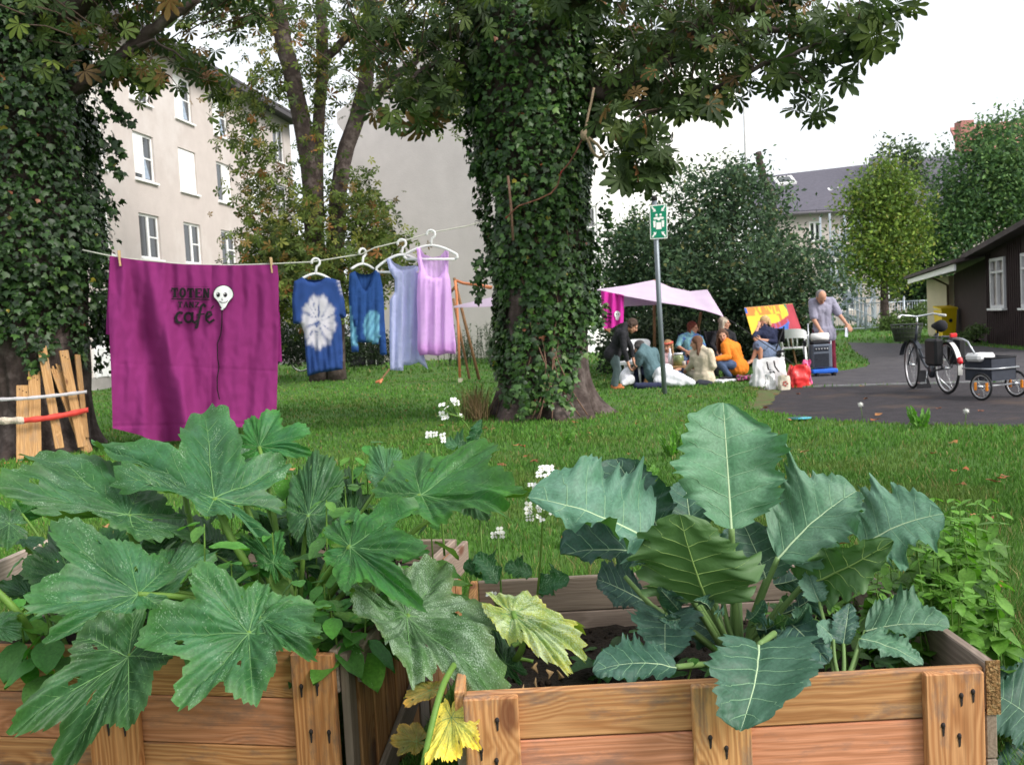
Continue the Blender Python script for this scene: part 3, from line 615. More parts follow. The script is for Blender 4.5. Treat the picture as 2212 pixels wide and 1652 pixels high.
# ------------------------------------------------------------ the two ivy-clad chestnuts
M_ivy = mat('ivy_leaf', (1, 1, 1), rough=.45, var=.15, scale=12, attr=True, trans=.1, spec=.4)
IV = (np.array([[0, 0, 0], [.1, .42, 0], [.5, .5, -.06], [.55, .24, .02], [1, 0, -.14], [.55, -.24, .02], [.5, -.5, -.06], [.1, -.42, 0], [.4, 0, .07]], float),
      np.array([[8, 0, 7], [8, 7, 6], [8, 6, 5], [8, 5, 4], [8, 4, 3], [8, 3, 2], [8, 2, 1], [8, 1, 0]]))
def trunk_mesh(name, parent, axis, rad, n=56, rings=60, flare=.5, seed=0, ridge=.05):
    """axis(z)->centre xy, rad(z)->radius; buttress roots at the foot"""
    b = MB(M_bark); z1 = axis[-1][2]
    def ax(z):
        for a, c in zip(axis, axis[1:]):
            if z <= c[2]: t = (z-a[2])/(c[2]-a[2]); return Vector(a[:2]).lerp(Vector(c[:2]), t), a[3]+(c[3]-a[3])*t
        return Vector(axis[-1][:2]), axis[-1][3]
    def fn(u, v):
        z = -.05+(z1+.05)*(v**1.6); a = 2*math.pi*u; c, r = ax(max(z, axis[0][2])); f = flare*math.exp(-max(z, 0)/.28)*(.55+.45*math.sin(a*5+seed)+.25*math.sin(a*9+seed*2))
        nz = noise.noise(Vector((math.cos(a)*2.2, math.sin(a)*2.2, z*.8+seed)))*.10 + noise.noise(Vector((math.cos(a)*9, math.sin(a)*9, z*1.6+seed)))*ridge
        rr = r+f+nz; return Vector((c.x+math.cos(a)*rr, c.y+math.sin(a)*rr, z))
    b.grid(fn, n*2, rings*2); o = b.build(name, parent); return o, ax
def ivy(name, parent, ax, z0f, z1, n, thick, seed, cols, w, size=.085, sprigs=()):
    a = nr.uniform(0, 2*np.pi, n); z = nr.uniform(0, 1, n)**.9*z1
    low = np.array([z0f(t) for t in a]); z = low+(z1-low)*nr.uniform(0, 1, n)**1.0
    C = np.array([[*ax(q)[0]] for q in z]); rr = np.array([ax(q)[1] for q in z])
    lump = np.array([noise.noise(Vector((math.cos(t)*1.6, math.sin(t)*1.6, q*1.1+seed)))+.5*noise.noise(Vector((math.cos(t)*5, math.sin(t)*5, q*3+seed))) for t, q in zip(a, z)])
    hole = nr.uniform(-.75, .2, n) < lump+.28                       # thin patches where bark shows
    a, z, C, rr, lump = a[hole], z[hole], C[hole], rr[hole], lump[hole]; n = len(a)
    r = rr+thick*(.35+.9*nr.uniform(0, 1, n))*(1+lump*1.3)+.02
    p = np.stack([C[:, 0]+np.cos(a)*r, C[:, 1]+np.sin(a)*r, z+nr.normal(0, .02, n)], 1)
    nz = np.stack([np.cos(a), np.sin(a), np.full(n, .55)], 1)+nr.normal(0, .50, (n, 3)); 
    if sprigs:
        ps = []
        for (q, d, k) in sprigs:
            t = nr.uniform(0, 1, k)[:, None]; s = np.array(tuple(q))+t*np.array(tuple(d))+nr.normal(0, .06, (k, 3))*(1.2-t)-np.array([[0, 0, .12]])*t**2; ps.append(s)
        ps = np.concatenate(ps); p = np.concatenate([p, ps]); nz = np.concatenate([nz, nr.normal(0, .6, (len(ps), 3))+np.array([[0, -1, .4]])]); n = len(p)
    nz /= np.linalg.norm(nz, axis=1)[:, None]
    x = np.array([[0, 0, -1.0]])+nr.normal(0, .65, (n, 3)); x -= nz*np.sum(x*nz, 1)[:, None]; x /= np.linalg.norm(x, axis=1)[:, None]; y = np.cross(nz, x)
    s = size*nr.uniform(.45, 1.35, n); v, f, c = stamp(p, x, y, nz, s, IV[0], IV[1], palette(n, cols, w, .3)); return npmesh(name, v, f, 3, c, [M_ivy], parent, smooth=False)
IVC = [(.034, .085, .018), (.054, .125, .024), (.018, .046, .013), (.095, .175, .035), (.40, .34, .05), (.26, .09, .04)]
IVW = [.4, .3, .215, .08, .003, .002]
TB = V(.42, 12.7, 0)
bt = thing('ivy_chestnut_tree', TB, 'thick ivy-covered chestnut trunk with bare flared root foot in the middle of the lawn', 'tree')
axis = [(.47, 12.72, 0, .58), (.46, 12.7, 1.2, .52), (.46, 12.65, 2.4, .53), (.43, 12.6, 3.6, .60), (.40, 12.6, 4.6, .70), (.35, 12.6, 7.5, .6)]
tr, axb = trunk_mesh('trunk', bt, axis, None, flare=.33, seed=1.2)
def low_b(a):                                   # ivy reaches lowest left of the middle, bark bare at the lower right
    d = math.atan2(math.sin(a+math.pi/2), math.cos(a+math.pi/2)); return .22+.95*sm((d-.25)/.8)+.35*sm((-d-.9)/.4)+.1*math.sin(a*11)
sp = [(P(1075, 470, 12.4), V(-.05, 0, -.35), 60), (P(1050, 545, 12.4), V(-.18, -.02, -.3), 45), (P(1045, 590, 12.4), V(-.1, 0, -.25), 40), (P(1040, 330, 12.4), V(-.16, 0, -.15), 50), (P(1020, 200, 12.4), V(-.1, 0, -.3), 50), (P(1300, 420, 12.3), V(.06, 0, -.3), 40), (P(1130, 830, 11.9), V(-.05, -.1, -.3), 60), (P(1185, 800, 11.75), V(0, -.05, -.35), 50)]
ivy('ivy', bt, axb, low_b, 6.4, 24000, .15, 3.0, IVC, IVW, .080, sp)
b = MB(mat('ivy_stem', (.17, .10, .07), rough=.9, var=.3, scale=14, bump=.5))
for k in range(7):
    px = 1090+rng.uniform(-20, 190); q0 = P(px, 880, 12.0); pts = []
    for j in range(14):
        z = .05+j*.22; a = -math.pi/2+(px-1185)/230+.25*math.sin(j*.5+k); c, r = axb(z); rr = r+.06+.3*math.exp(-z/.28); pts.append(V(c.x+math.cos(a)*rr, c.y+math.sin(a)*rr, z))
    b.tube(pts, .009, 5)
b.tube([P(1097, 380, 11.75), P(1103, 440, 11.75), P(1108, 520, 11.75)], .018, 5); b.build('ivy_stem', bt)
# limbs of this tree + the chestnut canopy hanging into the picture
b = MB(M_bark)
limbs = [([V(.3, 12.6, 4.2), P(1330, 190, 12.3), P(1500, 60, 12.0), P(1800, -40, 11.5)], .22, .06), ([P(1250, 300, 12.4), P(1420, 150, 12.0), P(1560, 80, 11.6), P(1700, 60, 11.2)], .09, .03),
    ([P(1270, 240, 12.4), P(1480, 210, 11.6), P(1650, 140, 11.0), P(1850, 60, 10.5)], .05, .015), ([V(.3, 12.6, 4.6), P(1040, 40, 12.4), P(950, -60, 12.6), P(800, -200, 13)], .2, .1),
    ([P(1080, 180, 12.3), P(980, 130, 12.2), P(900, 160, 12.0), P(840, 215, 11.8)], .05, .012), ([V(.3, 12.6, 5.2), P(1300, -60, 11), P(1200, -300, 8), P(1100, -600, 6)], .2, .1)]
for pts, r0, r1 in limbs: limb(b, pts, r0, r1, 10, .02)
b.build('limb', bt)
def chest(name, parent, specs, cols, w, size=.19, tmpl=PALM, hang=.65):
    """specs: (px, py, Y, rx px, ry px, ry metres, n)"""
    ps = []
    for (px, py, Y, rx, ry, dy, n) in specs:
        c = np.array(tuple(P(px, py, Y))); sc = Y/FPX; q = nr.normal(0, 1, (n, 3)); q /= np.maximum(1, np.linalg.norm(q, axis=1)[:, None]*nr.uniform(.5, 1.6, (n, 1)))
        ps.append(c+q*np.array([rx*sc, dy, ry*sc]))
    p = np.concatenate(ps); n = len(p)
    z = np.array([[0, -.15, .55]])+nr.normal(0, .5, (n, 3)); z /= np.linalg.norm(z, axis=1)[:, None]
    x = np.array([[0, 0, -hang]])+nr.normal(0, .6, (n, 3)); x -= z*np.sum(x*z, 1)[:, None]; x /= np.linalg.norm(x, axis=1)[:, None]
    # many leaves seen open, their face towards the open lawn
    fl = nr.uniform(0, 1, n) < .5; z[fl] = (np.array([[0, -1.0, .25]])+nr.normal(0, .4, (fl.sum(), 3))); z /= np.linalg.norm(z, axis=1)[:, None]
    x -= z*np.sum(x*z, 1)[:, None]; x /= np.linalg.norm(x, axis=1)[:, None]; y = np.cross(z, x)
    s = size*nr.uniform(.65, 1.3, n); v, f, c = stamp(p, x, y, z, s, tmpl[0], tmpl[1], palette(n, cols, w, .3))
    o = npmesh(name, v, f, 3, c, [M_leafc], parent); return o, p
CC = [(.03, .055, .015), (.045, .08, .018), (.075, .115, .02), (.16, .10, .035), (.28, .13, .05)]
CW = [.36, .37, .22, .035, .015]
specs = [(1380, 60, 12.2, 110, 80, .8, 150), (1500, 20, 12.0, 130, 70, .9, 170), (1640, 15, 11.6, 120, 60, .8, 150), (1780, 10, 11.2, 90, 50, .7, 80),
    (1340, 150, 12.2, 60, 90, .5, 90), (1430, 140, 11.9, 90, 60, .7, 120), (1540, 120, 11.6, 90, 55, .7, 110), (1640, 110, 11.3, 70, 50, .6, 70), (1730, 110, 11.0, 70, 55, .5, 55), (1800, 60, 10.8, 70, 45, .5, 40),
    (1400, 210, 11.7, 80, 40, .5, 80), (1490, 200, 11.4, 60, 35, .4, 50), (1560, 190, 11.2, 50, 30, .4, 30), (1390, 290, 11.2, 50, 30, .3, 16), (1385, 355, 10.8, 45, 30, .3, 12), (1340, 300, 11.6, 25, 50, .3, 20), (1750, 190, 10.8, 30, 40, .3, 10), (1860, 40, 10.6, 45, 35, .3, 14), (1900, 95, 10.5, 35, 15, .2, 5),
    (900, 100, 12.4, 80, 90, .7, 80), (970, 60, 12.4, 70, 80, .6, 80), (960, 160, 12.2, 50, 60, .5, 60), (880, 200, 12.0, 45, 35, .4, 26), (960, 230, 12.1, 40, 30, .3, 16), (820, 60, 12.8, 70, 80, .6, 90), (840, 245, 11.8, 35, 16, .2, 6), (1000, 20, 11.5, 60, 40, .5, 50), (1250, 10, 11.4, 80, 30, .4, 40)]
specs = [(*q[:6], int(q[6]*(.62 if q[0] > 1330 else .9))) for q in specs]
over = [(1300, -350, 9.5, 500, 260, 2.0, 260), (700, -400, 9.5, 500, 260, 2.0, 240)]        # crown above the picture, shades the lawn
cr, ptsB = chest('foliage', bt, specs+over, CC, CW, .165)
nearS = [(1385, 290, 10.9, 42, 35, .25, 20), (1345, 345, 10.9, 26, 30, .2, 9), (1400, 345, 10.8, 42, 28, .25, 14), (1365, 385, 10.7, 30, 12, .15, 5), (1432, 350, 10.8, 20, 20, .15, 5), (1320, 260, 11.2, 25, 40, .2, 12), (1540, 225, 11, 30, 20, .2, 7), (1480, 240, 11, 40, 20, .2, 9), (1745, 225, 10.7, 28, 28, .2, 8), (1790, 150, 10.7, 40, 40, .25, 10), (1850, 110, 10.6, 40, 40, .25, 11), (1890, 60, 10.5, 40, 40, .25, 11), (1930, 20, 10.5, 35, 30, .2, 8), (1680, 170, 10.9, 40, 40, .25, 11), (825, 235, 11.6, 30, 18, .2, 5), (880, 262, 11.6, 35, 20, .2, 8), (930, 240, 11.8, 35, 25, .2, 8), (975, 215, 11.8, 25, 35, .2, 7)]
chest('foliage', bt, nearS, CC, CW, .235, PALM)
b = MB(mat('twig', (.09, .06, .045), rough=.9, var=.2))
for p in ptsB[::5]:
    p = Vector(p)
    if p.z > 5.6: continue
    q = min(limbs, key=lambda L: min((Vector(a)-p).length for a in L[0])); a = min(q[0], key=lambda a: (Vector(a)-p).length); e = p+(Vector(a)-p)*.55
    b.tube([p, (p+e)/2+V(0, 0, .05), e], [.004, .007, .01], 4, caps=False)
b.build('twig', bt, kind='stuff')
# left chestnut with ivy, boards strapped round its foot (built later)
TL = V(-5.75, 11.6, 0)
lt = thing('ivy_chestnut_tree', TL, 'dark ivy-covered chestnut trunk at the left edge with salvaged boards strapped round it', 'tree')
axl = [(-5.72, 11.6, 0, .60), (-5.7, 11.6, 1.2, .58), (-5.72, 11.6, 2.6, .62), (-5.75, 11.6, 4.0, .70), (-5.8, 11.6, 7.0, .62)]
tr, axl_ = trunk_mesh('trunk', lt, axl, None, flare=.22, seed=4.4)
def low_l(a):
    d = math.atan2(math.sin(a+math.pi/2), math.cos(a+math.pi/2)); return 1.22+.25*math.sin(a*7)+.12*math.sin(a*17)-.3*sm((-d-.2)/.5)
spl = [(P(235, 240, 11.4), V(.28, 0, -.05), 55), (P(235, 300, 11.4), V(.16, 0, -.1), 45), (P(230, 340, 11.4), V(.16, 0, -.12), 45), (P(220, 420, 11.4), V(.12, 0, -.1), 25), (P(215, 170, 11.4), V(.1, 0, -.2), 60), (P(215, 600, 11.3), V(.15, -.05, -.55), 26), (P(190, 480, 11.3), V(.1, 0, -.4), 60)]
ivy('ivy', lt, axl_, low_l, 6.2, 25000, .22, 9.0, [tuple(q*.72 for q in c) for c in IVC], [.42, .2, .35, .024, .004, .002], .080, spl)  # ivy palette scaled down here: shade put into the leaf colour
b = MB(M_bark); ll = [([V(-5.7, 11.6, 3.9), P(270, 120, 11.4), P(340, 60, 11.3), P(430, 0, 11.2)], .12, .04), ([P(200, 150, 11.4), P(260, 130, 11.3), P(330, 90, 11.2), P(400, 130, 11.2)], .03, .01), ([V(-5.7, 11.6, 4.8), P(300, -80, 11), P(600, -250, 10), P(900, -500, 9)], .2, .08)]
for pts, r0, r1 in ll: limb(b, pts, r0, r1, 8, .02)
b.build('limb', lt)
spL = [(290, 145, 11.3, 55, 25, .4, 40), (340, 165, 11.2, 35, 18, .3, 18), (390, 105, 11.6, 40, 18, .3, 12), (430, 8, 11.5, 110, 30, .7, 50), (560, -5, 11.6, 90, 30, .7, 40), (320, 15, 11.5, 60, 25, .5, 22), (240, 40, 11.3, 60, 70, .4, 60), (60, 160, 10.8, 45, 25, .2, 12), (470, 190, 12.5, 40, 25, .4, 20), (300, 200, 11.2, 20, 15, .2, 6), (420, 130, 12.4, 40, 20, .3, 14), (100, 40, 10.9, 110, 60, .3, 50)]
cl, ptsL = chest('foliage', lt, spL+[(100, -300, 9.5, 500, 240, 2.0, 200)], CC+[(.13, .18, .03)], [.26, .27, .2, .1, .05, .12], .165)
b = MB(mat('twig', (.09, .06, .045)))
for p in ptsL[::5]:
    p = Vector(p)
    if p.z > 5.6: continue
    a = P(300, 110, 11.3); e = p+(a-p)*.4; b.tube([p, (p+e)/2+V(0, 0, .04), e], [.004, .007, .01], 4, caps=False)
b.build('twig', lt, kind='stuff')
# ------------------------------------------------------------ multi-stemmed chestnut behind the washing
YM = 25.0
mt = thing('chestnut_tree', P(690, 760, YM), 'chestnut with several dark stems and rust spotted leaves behind the blue shirts', 'tree')
b = MB(M_bark)
stems = [([V(P(684, 700, YM).x, YM, -.05), P(684, 560, YM), P(660, 300, YM), P(606, 60, YM-.3), P(580, -120, YM-.5)], .28, .19), ([P(688, 480, YM+.2), P(686, 330, YM+.2), P(696, 120, YM), P(690, -120, YM)], .18, .13),
    ([V(P(722, 700, YM).x, YM-.1, -.05), P(724, 560, YM), P(740, 350, YM), P(790, 180, YM), P(805, -100, YM)], .25, .18), ([P(765, 250, YM), P(830, 190, YM-.3), P(900, 130, YM-.6), P(980, 60, YM-1)], .16, .06), ([P(700, 130, YM), P(770, 60, YM), P(830, 0, YM), P(870, -60, YM)], .12, .06), ([P(612, 80, YM), P(560, 30, YM), P(500, -60, YM)], .10, .05)]
for i, (pts, r0, r1) in enumerate(stems):
    b = MB(M_bark); limb(b, pts, r0, r1, 12, .025); b.build('stem', mt)
MC = [(.06, .095, .016), (.09, .13, .02), (.15, .165, .03), (.18, .12, .032), (.26, .12, .035), (.04, .06, .015)]
MW = [.29, .29, .16, .06, .03, .17]
def sp25(L): return [(x, y, YM+dy, rx, ry, d, n) for (x, y, dy, rx, ry, d, n) in L]
spM = sp25([(640, 640, -1, 115, 60, 1.2, 800), (590, 560, -.5, 80, 60, 1, 700), (720, 600, -1, 110, 70, 1.0, 700), (820, 560, -.5, 50, 60, .8, 330), (800, 480, 0, 50, 60, .8, 320), (650, 500, -.8, 70, 70, .8, 260), (560, 640, -.8, 50, 50, .8, 260), (770, 420, 0, 40, 60, .8, 110), (575, 450, 0, 60, 70, .8, 260), (560, 350, 0, 50, 60, .8, 150), (850, 520, -.3, 40, 16, .5, 40),
    (520, 235, 0, 60, 35, 1, 120), (580, 180, 0, 60, 45, 1, 130), (540, 40, 0, 110, 35, 1.5, 150), (620, 120, -.5, 60, 120, 1, 150), (690, 220, -.5, 30, 150, .6, 150), (760, 130, -.5, 80, 110, 1, 190), (860, 110, -.5, 90, 80, 1.2, 190), (920, 200, -.5, 70, 50, 1, 120), (980, 250, -.8, 40, 40, .6, 70), (700, 30, 0, 170, 60, 1.5, 240), (880, 10, 0, 130, 60, 1.5, 190), (650, 400, -.5, 30, 80, .5, 60), (735, 440, -.5, 25, 80, .5, 50), (540, 300, 0, 50, 40, .8, 70), (420, 0, 0, 100, 40, 1.2, 60)])
chest('foliage', mt, spM, MC, MW, .17, PALM5, .3)
# ------------------------------------------------------------ big dark shrub tree behind the picnic
BG_ = [(.045, .085, .045), (.06, .11, .05), (.08, .14, .06), (.035, .06, .035), (.15, .16, .06)]
st = thing('round_tree', V(4.9, 22.3, 0), 'broad dark green round tree spreading over the picnic place', 'tree')
def E(px, py, Y, rx, ry, dy): s = Y/FPX; return (P(px, py, Y), (rx*s, dy, ry*s))
ells = [E(1580, 570, 22.3, 190, 140, 2.0), E(1560, 430, 22.5, 100, 75, 1.3), E(1715, 605, 22, 92, 85, 1.4), E(1480, 560, 22.6, 80, 100, 1.4), E(1500, 690, 23, 180, 110, 1.3), E(1650, 720, 23.2, 130, 90, 1.2), E(1610, 410, 22.4, 50, 55, .8)]
leafcloud('crown', st, ells, 34000, .12, [tuple(q*1.2 for q in c) for c in BG_], [.3, .3, .2, .15, .05], shell=.3, tmpl=LEAF, clump=(600, .27))
b = MB(M_bark); s0 = V(4.9, 22.6, -.05)
for e_ in ((1480, 520), (1590, 440), (1700, 600), (1560, 560), (1640, 520)): limb(b, [s0+jit(rng, .1)*Vector((1, 1, 0)), s0.lerp(P(*e_, 22.4), .45)+V(0, 0, .2), P(*e_, 22.4)], .13, .04, 8)
b.build('trunk', st)
s2 = thing('round_tree', V(2.9, 24.5, 0), 'smaller dark green tree beside the ivy trunk, with a bare brown branch', 'tree')
ells = [E(1390, 560, 24.5, 90, 70, 1.3), E(1360, 620, 24.3, 70, 60, 1.2), E(1350, 500, 24.8, 45, 40, .8), E(1400, 700, 24.6, 110, 90, 1.2)]
leafcloud('crown', s2, ells, 13000, .13, [(.05, .10, .045), (.07, .14, .055), (.04, .07, .035), (.12, .17, .05)], [.35, .35, .2, .1], shell=.35, clump=(200, .2))
b = MB(M_bark); limb(b, [V(2.9, 24.5, -.05), P(1390, 660, 24.5), P(1380, 600, 24.4), P(1370, 560, 24.4)], .12, .05); limb(b, [P(1330, 630, 24), P(1430, 590, 23.3), P(1490, 540, 23.1)], .03, .015, 6); b.build('trunk', s2)
# bare leaning snag above the round tree
b = MB(M_bark); limb(b, [V(6.0, 25, -.05), P(1665, 480, 24.6), P(1648, 380, 24.4), P(1638, 328, 24.3)], .16, .07, 8, .02); limb(b, [P(1650, 390, 24.4), P(1642, 350, 24.3), P(1634, 335, 24.3)], .06, .02, 6)
b.build('bare_trunk', org=V(6.0, 25, 0), label='bare broken trunk leaning above the round tree', cat='tree')
b = MB(mat('mast_grey', (.5, .5, .5), rough=.6)); b.tube([P(1655, 780, 33)*Vector((1, 1, 0)), P(1612, 380, 33), P(1606, 190, 33)], [.05, .045, .035], 6); b.build('slim_mast', label='thin pale mast rising behind the round tree', cat='mast')
# ------------------------------------------------------------ far trees at right
def simple_tree(name, label, ells, n, size, cols, w, trunk, r=.2, shell=.3, group='trees behind the yard', clump=None):
    base = Vector((trunk[0].x, trunk[0].y, 0)); t = thing(name, base, label, 'tree', group)
    leafcloud('crown', t, ells, n, size, cols, w, shell=shell, clump=clump or (max(80, n//40), size*2.3))
    b = MB(M_bark); limb(b, trunk, r, r*.4, 8, .03)
    for e in ells[:4]: limb(b, [trunk[-1], (trunk[-1]+Vector(e[0]))/2, Vector(e[0])], r*.35, r*.12, 5)
    b.build('trunk', t); return t
def stem_(px, py, Y, top): q = P(px, py, Y); return [V(q.x, Y, -.05), P(px-3, (py+top)/2, Y), P(px-6, top, Y)]
simple_tree('ash_tree', 'light yellow-green tree in front of the slate roofed house', [E(1905, 430, 44, 55, 60, 1.2), E(1890, 500, 44, 50, 60, 1.2), E(1940, 520, 44, 50, 60, 1.2), E(1880, 560, 43.5, 45, 35, 1), E(1930, 590, 44, 40, 35, 1), E(1920, 385, 44, 25, 30, .7), E(1866, 590, 43.5, 30, 20, .6), E(1860, 440, 44, 30, 40, .8), E(1960, 460, 44, 30, 60, .8)], 14000, .2, [(.13, .22, .035), (.19, .28, .04), (.09, .15, .035), (.24, .26, .05)], [.35, .25, .3, .1], stem_(1912, 700, 44, 560), .25, .2)
simple_tree('tall_tree', 'tall thin-crowned tree showing sky through its leaves', [E(1945, 330, 60, 40, 28, 1), E(1985, 340, 60, 30, 30, 1), E(1960, 375, 60, 35, 30, 1), E(1975, 420, 60, 38, 50, 1), E(2010, 400, 60, 25, 40, 1)], 1500, .3, [(.07, .12, .05), (.10, .15, .06), (.05, .08, .04)], [.4, .3, .3], stem_(1972, 700, 60, 430), .2, .1, clump=(120, .35))
simple_tree('lime_tree', 'large full green tree rising over the hut roof', [E(2130, 400, 46, 95, 110, 2.2), E(2080, 480, 46, 75, 110, 2), E(2190, 340, 46, 60, 60, 1.6), E(2215, 450, 46, 80, 120, 2), E(2050, 560, 46, 60, 70, 1.5), E(2140, 300, 46, 40, 40, 1.2), E(2230, 290, 47, 60, 50, 1.2)], 22000, .22, [(.085, .17, .06), (.11, .21, .06), (.06, .12, .055), (.15, .24, .07)], [.35, .3, .25, .1], stem_(2100, 720, 46, 520), .35, .25)
simple_tree('dark_tree', 'dark green bushy tree beside the steel staircase', [E(1975, 600, 48, 45, 50, 1.4), E(1960, 640, 48, 40, 45, 1.2), E(2010, 640, 48, 50, 50, 1.3), E(1990, 540, 48, 45, 50, 1.2)], 5500, .2, [(.045, .08, .04), (.06, .10, .045), (.035, .06, .035)], [.4, .3, .3], stem_(1975, 715, 48, 620), .2, .2)
def bush(name, label, ells, n, size, cols, base, group=None):
    b_ = thing(name, base, label, 'bush', group); leafcloud('foliage', b_, ells, n, size, cols, shell=.2)
    b = MB(M_bark)
    for k in range(5): e = rng.choice(ells); limb(b, [Vector(base)+V(rng.uniform(-.2, .2), 0, 0), (Vector(base)+Vector(e[0]))/2+jit(rng, .1), Vector(e[0])], .03, .012, 5)
    b.build('stem', b_); return b_
bush('bush', 'low green bush behind the wire fence', [E(1960, 690, 43, 55, 22, .9), E(1920, 700, 43, 35, 16, .7), E(2000, 680, 43, 40, 30, .8)], 2600, .14, [(.09, .15, .04), (.12, .19, .05)], V(17.6, 43, 0))
bush('bush', 'low weeds growing at the foot of the hut wall', [E(2110, 715, 25.2, 25, 14, .25), E(2090, 725, 26.2, 18, 10, .25)], 700, .08, [(.06, .10, .03), (.09, .15, .04)], G(2105, 738))
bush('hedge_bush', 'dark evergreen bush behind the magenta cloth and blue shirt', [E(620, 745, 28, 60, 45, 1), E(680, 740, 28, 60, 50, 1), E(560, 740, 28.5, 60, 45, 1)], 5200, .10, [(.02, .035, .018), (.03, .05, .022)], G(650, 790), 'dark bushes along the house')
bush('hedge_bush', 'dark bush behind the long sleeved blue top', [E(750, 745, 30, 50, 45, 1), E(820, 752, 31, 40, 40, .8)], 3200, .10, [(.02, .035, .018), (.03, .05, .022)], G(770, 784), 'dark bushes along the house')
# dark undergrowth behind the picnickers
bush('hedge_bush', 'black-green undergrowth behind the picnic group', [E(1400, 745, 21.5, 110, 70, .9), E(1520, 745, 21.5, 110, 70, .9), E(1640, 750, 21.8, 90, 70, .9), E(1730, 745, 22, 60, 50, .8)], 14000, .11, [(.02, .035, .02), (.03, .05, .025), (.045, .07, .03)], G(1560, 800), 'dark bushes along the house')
# tall weeds by the shade-grey wall
b = MB(mat('weed', (1, 1, 1), rough=.8, attr=True, trans=.2))
for k in range(60):
    px = rng.choice([rng.uniform(985, 1070), rng.uniform(940, 1070)]); Y = rng.uniform(29.5, 31.5); q = P(px, 740, Y); h = rng.uniform(.5, 1.35); a = V(q.x, Y, 0); t = a+V(rng.uniform(-.15, .15), rng.uniform(-.1, .1), h); b.col = (.04, .07, .03)
    b.tube([a, (a+t)/2, t], [.012, .01, .003], 3, caps=False)
    for j in range(22):
        p = a.lerp(t, rng.uniform(.1, 1)); d = jit(rng, .14); d.z = abs(d.z)*.8; b.col = rng.choice([(.05, .09, .04), (.07, .11, .05), (.04, .06, .035)]); o = len(b.v)
        s = d.cross(V(0, 0, 1)).normalized()*.018
        for w_ in (p, p+d*.5+s, p+d, p+d*.5-s): b.vert(w_)
        b.face((o, o+1, o+2, o+3))
b.build('tall_weeds', org=G(1020, 782), label='tall dark weeds growing along the shade-grey wall', cat='weeds', kind='stuff')
# dry tuft beside the big trunk
b = MB(mat('dry_grass', (1, 1, 1), rough=.8, attr=True, trans=.3))
for k in range(260):
    q = G(1030+rng.gauss(0, 12), 905+rng.uniform(-6, 8)); h = rng.uniform(.2, .5); t = q+V(rng.gauss(0, .10), rng.gauss(0, .1), h); b.col = rng.choice([(.30, .20, .10), (.22, .17, .07), (.16, .16, .05), (.36, .26, .14)]); b.tube([q, q.lerp(t, .6)+V(0, 0, .04), t], [.004, .003, .001], 3, caps=False)
b.build('dry_grass_tuft', org=G(1030, 905), label='tuft of dry brown grass at the foot of the ivy trunk', cat='grass tuft')
# ------------------------------------------------------------ planter boxes
M_wood = wood_mat('pallet_wood', (.53, .285, .125), (.32, .135, .048), grey=.75, ringscale=92, greycol=(.15, .12, .105))
M_woodg = wood_mat('weathered_wood', (.27, .22, .18), (.19, .15, .12), grey=.75, ringscale=80)
M_woodr = wood_mat('reddish_wood', (.53, .25, .135), (.36, .15, .068), grey=.6, ringscale=80, greycol=(.16, .12, .10))
M_soil = mat('potting_soil', (.022, .015, .010), rough=1, var=.5, scale=30, bump=1.0, bscale=90)
M_nail = mat('rusty_nail', (.02, .014, .013), rough=.7)
def board(name, par, a, c, w, h, up=(0, 0, 1), m=None, tint=None, pith=None, stains=()):
    b = MB(m or M_wood); t = rng.uniform(.88, 1.1); b.col = tint or (t, t*rng.uniform(.93, 1.0), t*rng.uniform(.88, 1.0))
    g = pith or (rng.uniform(-20, 20), (rng.uniform(.012, .035) if w < h else rng.uniform(-.03, .03)), (rng.uniform(-.04, .04) if w < h else rng.uniform(.012, .035)))
    b.beam(a, c, w, h, up=up, grain=g, bev=.003); return b.build(name, par)
def nails(name, par, spots, n, r=.006, streak=.03):
    for p in spots:
        b = MB(M_nail); p = Vector(p)
        b.ell(p-Vector(n)*.001, (r, r, r*1.3), nu=8, nv=5)
        if streak: b.slab([p+V(-r*.7, 0, 0)-Vector(n)*-.0012, p+V(r*.7, 0, 0)+Vector(n)*.0012, p+V(r*.35, 0, -streak)+Vector(n)*.0012, p+V(-r*.25, 0, -streak*1.1)+Vector(n)*.0012], Vector(n)*-.0004)
        b.build(name, par)
ZT = .46; YR = 2.03
XL, XR = P(1003, 1500, YR).x, P(2124, 1450, YR).x
planter_r = thing('planter_box', ((XL+XR)/2, YR+.45, 0), 'pale orange wooden planter box of pallet boards holding the kohlrabi, at the lower right', 'planter')
t_ = .022; hB = .108
for k in range(4):
    z1 = ZT-k*hB-.001*k; board('front_board', planter_r, V(XL+.002, YR+t_/2, z1-hB/2), V(XR, YR+t_/2, z1-hB/2), t_, hB-.002, m=[M_wood, M_woodr, M_wood, M_woodr][k])
def xr(px, py): return P(px, py, YR).x
for (pa, pb, dz) in ((1004, 1122, .004), (1494, 1618, .003), (1992, 2118, .003)):
    xa_, xb_ = xr(pa, 1560), xr(pb, 1560); xm = (xa_+xb_)/2
    o = board('post', planter_r, V(xm, YR-.0115, 0), V(xm, YR-.0115, ZT-dz), xb_-xa_, .022, up=(0, -1, 0))
    w_ = xb_-xa_
    nails('nail', o, [(xm+w_*.1, YR-.0225, ZT-.052), (xm-w_*.22, YR-.0225, ZT-.115), (xm+w_*.05, YR-.0225, ZT-.14), (xm+w_*.3, YR-.0225, ZT-.045)][:4 if pa > 1900 else 3], (0, -1, 0), r=.0055, streak=.022)
YB2 = 2.95
